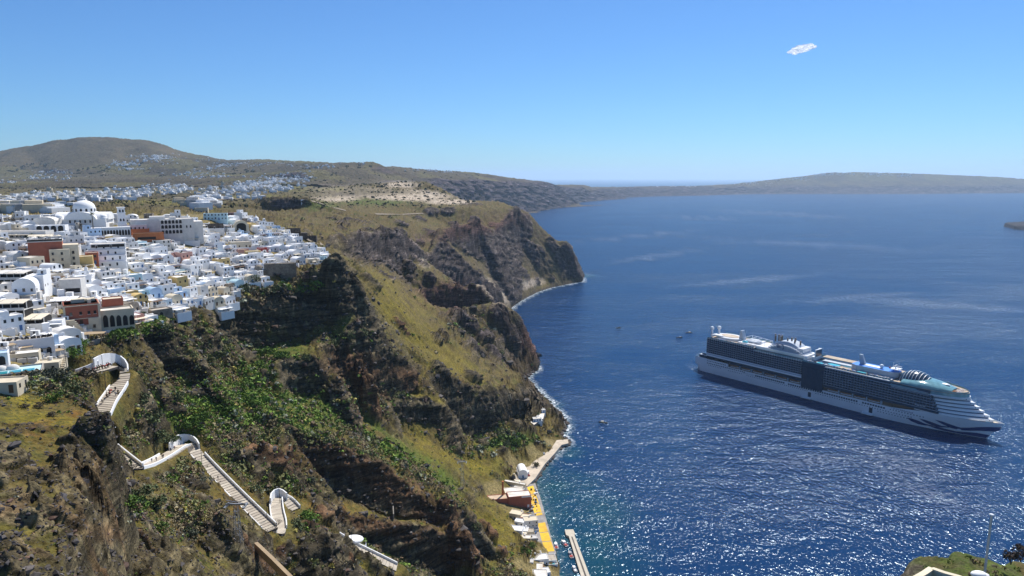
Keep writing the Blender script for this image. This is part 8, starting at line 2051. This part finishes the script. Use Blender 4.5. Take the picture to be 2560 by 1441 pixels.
# mast station on the mountain top
for i, (x, hgt) in enumerate([(240, 26), (262, 14), (236, 12)]):
    q = hit(x, 341, 4000, 7500)
    if q:
        t = empty('mast', q); tag(t, ['tall thin mast on the top of the mountain', 'low building block with mast right of the mountain top', 'short mast left of the tall one on the mountain'][i], 'mast'); b = MB(); b.tube((0, 0, -5), (0, 0, hgt * 1.6), 2.0, 1.0, 5); b.build('shaft', [M['grey']], t); b = MB(); b.box(-14, 14, -6, 6, -6, 7, 0); b.build('station', [M['greyroof']], t)
# ------------------------------------------------------------------ near headland at the lower right
def near_land():
    xs_ = np.linspace(14, 62, 170); ys_ = np.linspace(20, 62, 170); Xn, Yn = np.meshgrid(xs_, ys_, indexing='ij')
    ctrl = [P(*p_) for p_ in [(2190, 1432, 55), (2300, 1432, 52), (2370, 1405, 53), (2420, 1388, 54), (2480, 1400, 54), (2560, 1405, 55), (2640, 1400, 56), (2300, 1470, 46), (2400, 1470, 46), (2560, 1470, 46), (2700, 1440, 50), (2200, 1470, 48)]]
    num = 0; den = 0
    for c_ in ctrl: d = ((Xn - c_[0]) ** 2 + (Yn - c_[1]) ** 2 + 2.0) ** -1.6; num = num + d * c_[2]; den = den + d
    Zn = num / den
    edge = np.interp(Xn, [14, 27, 31, 36, 40, 46, 62], [40, 52, 54, 56.5, 57, 57.5, 58]); Zn = Zn - 1.05 - 2.5 * sstep(34, 29, Xn) - sstep(-0.8, 7.5, Yn - edge + 1.6 * noise3(Xn / 3, Yn / 3, 0 * Xn)) * 60 - sstep(30, 18, Xn) * 45 + 0.45 * fbm(Xn, Yn, 0 * Xn, 3.0, 4) + 0.15 * fbm(Xn, Yn, 0 * Xn, 0.7, 3)
    n1 = fbm(Xn, Yn, 0 * Xn, 4, 4); n2_ = fbm(Xn + 50, Yn, 0 * Xn, 1.2, 4); g_ = sstep(33, 38, Xn + 3 * n1)
    c = np.zeros(Zn.shape + (3,), np.float32) + np.array([0.075, 0.06, 0.045], np.float32); c = c + (np.array([0.075, 0.10, 0.02]) - c) * (g_ * sstep(-0.5, 0.1, n2_))[..., None]; c = c + (np.array([0.11, 0.085, 0.03]) - c) * (g_ * sstep(0.0, 0.4, n1))[..., None]
    ii = np.arange(170 * 170).reshape(170, 170); f = np.stack([ii[:-1, :-1], ii[1:, :-1], ii[1:, 1:], ii[:-1, 1:]], -1).reshape(-1, 4)
    me = np_mesh('near_headland', np.stack([Xn, Yn, Zn], -1).reshape(-1, 3), f, [ground_material('headland_ground', 5.0)], True, {'tint': np.clip(c, 0, 1).reshape(-1, 3).astype(np.float32), 'rock': (1 - g_).reshape(-1).astype(np.float32)})
    o = new_obj('terrain', me); tag(o, kind='structure', label='grassy rocky edge at the lower right'); return Xn, Yn, Zn, g_
Xn, Yn, Zn, g_ = near_land()
q = P(2459, 1455, 44.5); t = empty('flagpole', q); tag(t, 'tall thin weathered pole with a pale cap at the lower right', 'pole'); b = MB(); b.tube((0, 0, -1), (0.0, 0, 5.05), 0.085, 0.07, 8); b.build('shaft', [mat('weathered_pole', (0.62, 0.55, 0.48), 0.7, 0.15, 3)], t); b = MB(); b.ball((0, 0, 5.1), 0.15, 0.15, 0.09, 10, 6); b.build('cap', [M['white']], t)
def parap(pts, label, w=0.38):
    W = [Vector(P(*p_)) for p_ in pts]; t = empty('parapet_wall', W[0]); tag(t, label, 'wall'); o0 = W[0]; b = MB()
    for a, c in zip(W[:-1], W[1:]):
        d = c - a; n_ = Vector((-d.y, d.x, 0)).normalized() * w / 2; z_ = Vector((0, 0, 1.6))
        i = len(b.v); b.v += [tuple(x - o0) for x in (a - n_ - z_, c - n_ - z_, c + n_ - z_, a + n_ - z_, a - n_, c - n_, c + n_, a + n_)]
        for f in ((3, 2, 1, 0), (4, 5, 6, 7), (0, 1, 5, 4), (1, 2, 6, 5), (2, 3, 7, 6), (3, 0, 4, 7)): b.f.append(tuple(i + k for k in f)); b.m.append(0)
    b.build('coping', [M['cream']], t)
parap([(2285, 1446, 41), (2310, 1432, 42), (2329, 1419, 43)], 'left arm of the cream wall coping at the bottom right corner')
parap([(2329, 1419, 43), (2360, 1430, 42), (2400, 1441, 41), (2430, 1450, 40)], 'right arm of the cream wall coping at the bottom right corner')
q = P(2447, 1436, 43); t = empty('tarpaulin', q); tag(t, 'rounded white tarpaulin-like bundle on the grass beside the pole', 'bundle'); b = MB(); b.ball((0, 0, 0), 0.55, 0.35, 0.22, 14, 8); b.ball((0.35, -0.05, -0.06), 0.35, 0.3, 0.17, 12, 6); b.build('cloth', [M['white']], t, True)
wn_ = (g_ * (Zn > 215)).reshape(-1).astype(float); wn_ /= wn_.sum(); ix = rng.choice(len(wn_), 900, p=wn_); nx_ = Xn.reshape(-1)[ix]; ny_ = Yn.reshape(-1)[ix]; nz_ = Zn.reshape(-1)[ix]; r1_ = rng.uniform(0.1, 0.4, 900)
v, f, own = leaf_clumps(nx_, ny_, nz_, r1_, r1_ * 0.8, 30, r1_ * 0.22, 77); tn = pal[rng.integers(0, 6, 900)] * 1.2; o = new_obj('scrub', np_mesh('near_scrub', v, f, [SCM], cols={'tint': tn[own].astype(np.float32)})); tag(o, 'grass tufts and low scrub on the near edge', 'scrub', kind='stuff')
for i, (x, y, Y_, r_) in enumerate([(2528, 1392, 54, 0.8), (2552, 1385, 54.5, 0.9)]):
    q = P(x, y + 12, Y_); t = empty('shrub', q); tag(t, ['dry brown shrub near the lower right corner, left of two', 'dry brown shrub cut by the right edge in the lower corner'][i], 'shrub'); foliage('crown', t, [(rv.uniform(-0.5, 0.5) * r_, rv.uniform(-0.5, 0.5) * r_, r_ * rv.uniform(0.3, 1.0), r_ * 0.4) for _ in range(8)], 80, 0.06, (0.07, 0.05, 0.035), 90 + i); b = MB()
    for k in range(5): b.tube((0, 0, -0.3), (rv.uniform(-0.5, 0.5), rv.uniform(-0.5, 0.5), r_), 0.03, 0.01, 4)
    b.build('trunk', [M['bark']], t)
# ------------------------------------------------------------------ one small cloud
def cloud(px, py, Y, label, sc):
    c = (lat(px, py) * Y, Y, CAM_H - drop(py) * Y); b = MB(); b.ball((0, 0, 0), 1, 1, 1, 96, 60); pv = np.array(b.v); n_ = fbm(pv[:, 0] * 1.0, pv[:, 1], pv[:, 2], 0.9, 4); pv = pv * (1 + 0.55 * n_[:, None]) * np.array([1.15, 0.5, 0.36]); pv[:, 2] += 0.22 * pv[:, 0]; b.v = [tuple(p_) for p_ in pv]
    k = NT('cloud_vapour'); d = k.n('ShaderNodeBsdfDiffuse'); d.inputs['Color'].default_value = (0.95, 0.95, 0.95, 1); tl = k.n('ShaderNodeBsdfTranslucent'); tl.inputs['Color'].default_value = (0.95, 0.95, 0.95, 1); tr = k.n('ShaderNodeBsdfTransparent'); m1 = k.n('ShaderNodeMixShader'); m1.inputs[0].default_value = 0.75; k.l(d.outputs[0], m1.inputs[1]); k.l(tl.outputs[0], m1.inputs[2])
    lw = k.n('ShaderNodeLayerWeight'); tc = k.n('ShaderNodeTexCoord'); n = k.n('ShaderNodeTexNoise'); n.inputs['Scale'].default_value = 3.2; n.inputs['Detail'].default_value = 6; n.inputs['Roughness'].default_value = 0.65; k.l(tc.outputs['Object'], n.inputs['Vector'])
    ms = k.n('ShaderNodeMath', operation='SUBTRACT'); k.l(n.outputs['Fac'], ms.inputs[0]); mf = k.n('ShaderNodeMath', operation='MULTIPLY'); mf.inputs[1].default_value = 1.2; k.l(lw.outputs['Facing'], mf.inputs[0]); k.l(mf.outputs[0], ms.inputs[1])
    mr_ = k.n('ShaderNodeMapRange'); mr_.inputs['From Min'].default_value = -0.4; mr_.inputs['From Max'].default_value = 0.5; mr_.inputs['To Max'].default_value = 0.95; k.l(ms.outputs[0], mr_.inputs['Value'])
    m2 = k.n('ShaderNodeMixShader'); k.l(mr_.outputs[0], m2.inputs[0]); k.l(tr.outputs[0], m2.inputs[1]); k.l(m1.outputs[0], m2.inputs[2]); k.l(m2.outputs[0], k.out.inputs[0])
    o = b.build('cloud', [k.m], None, True); o.location = c; o.scale = (sc, sc, sc); tag(o, label, 'cloud')
cloud(2006, 122, 9000, 'single small white cloud in the upper right of the sky', 150)
print('END', round(time.time() - T0, 1))
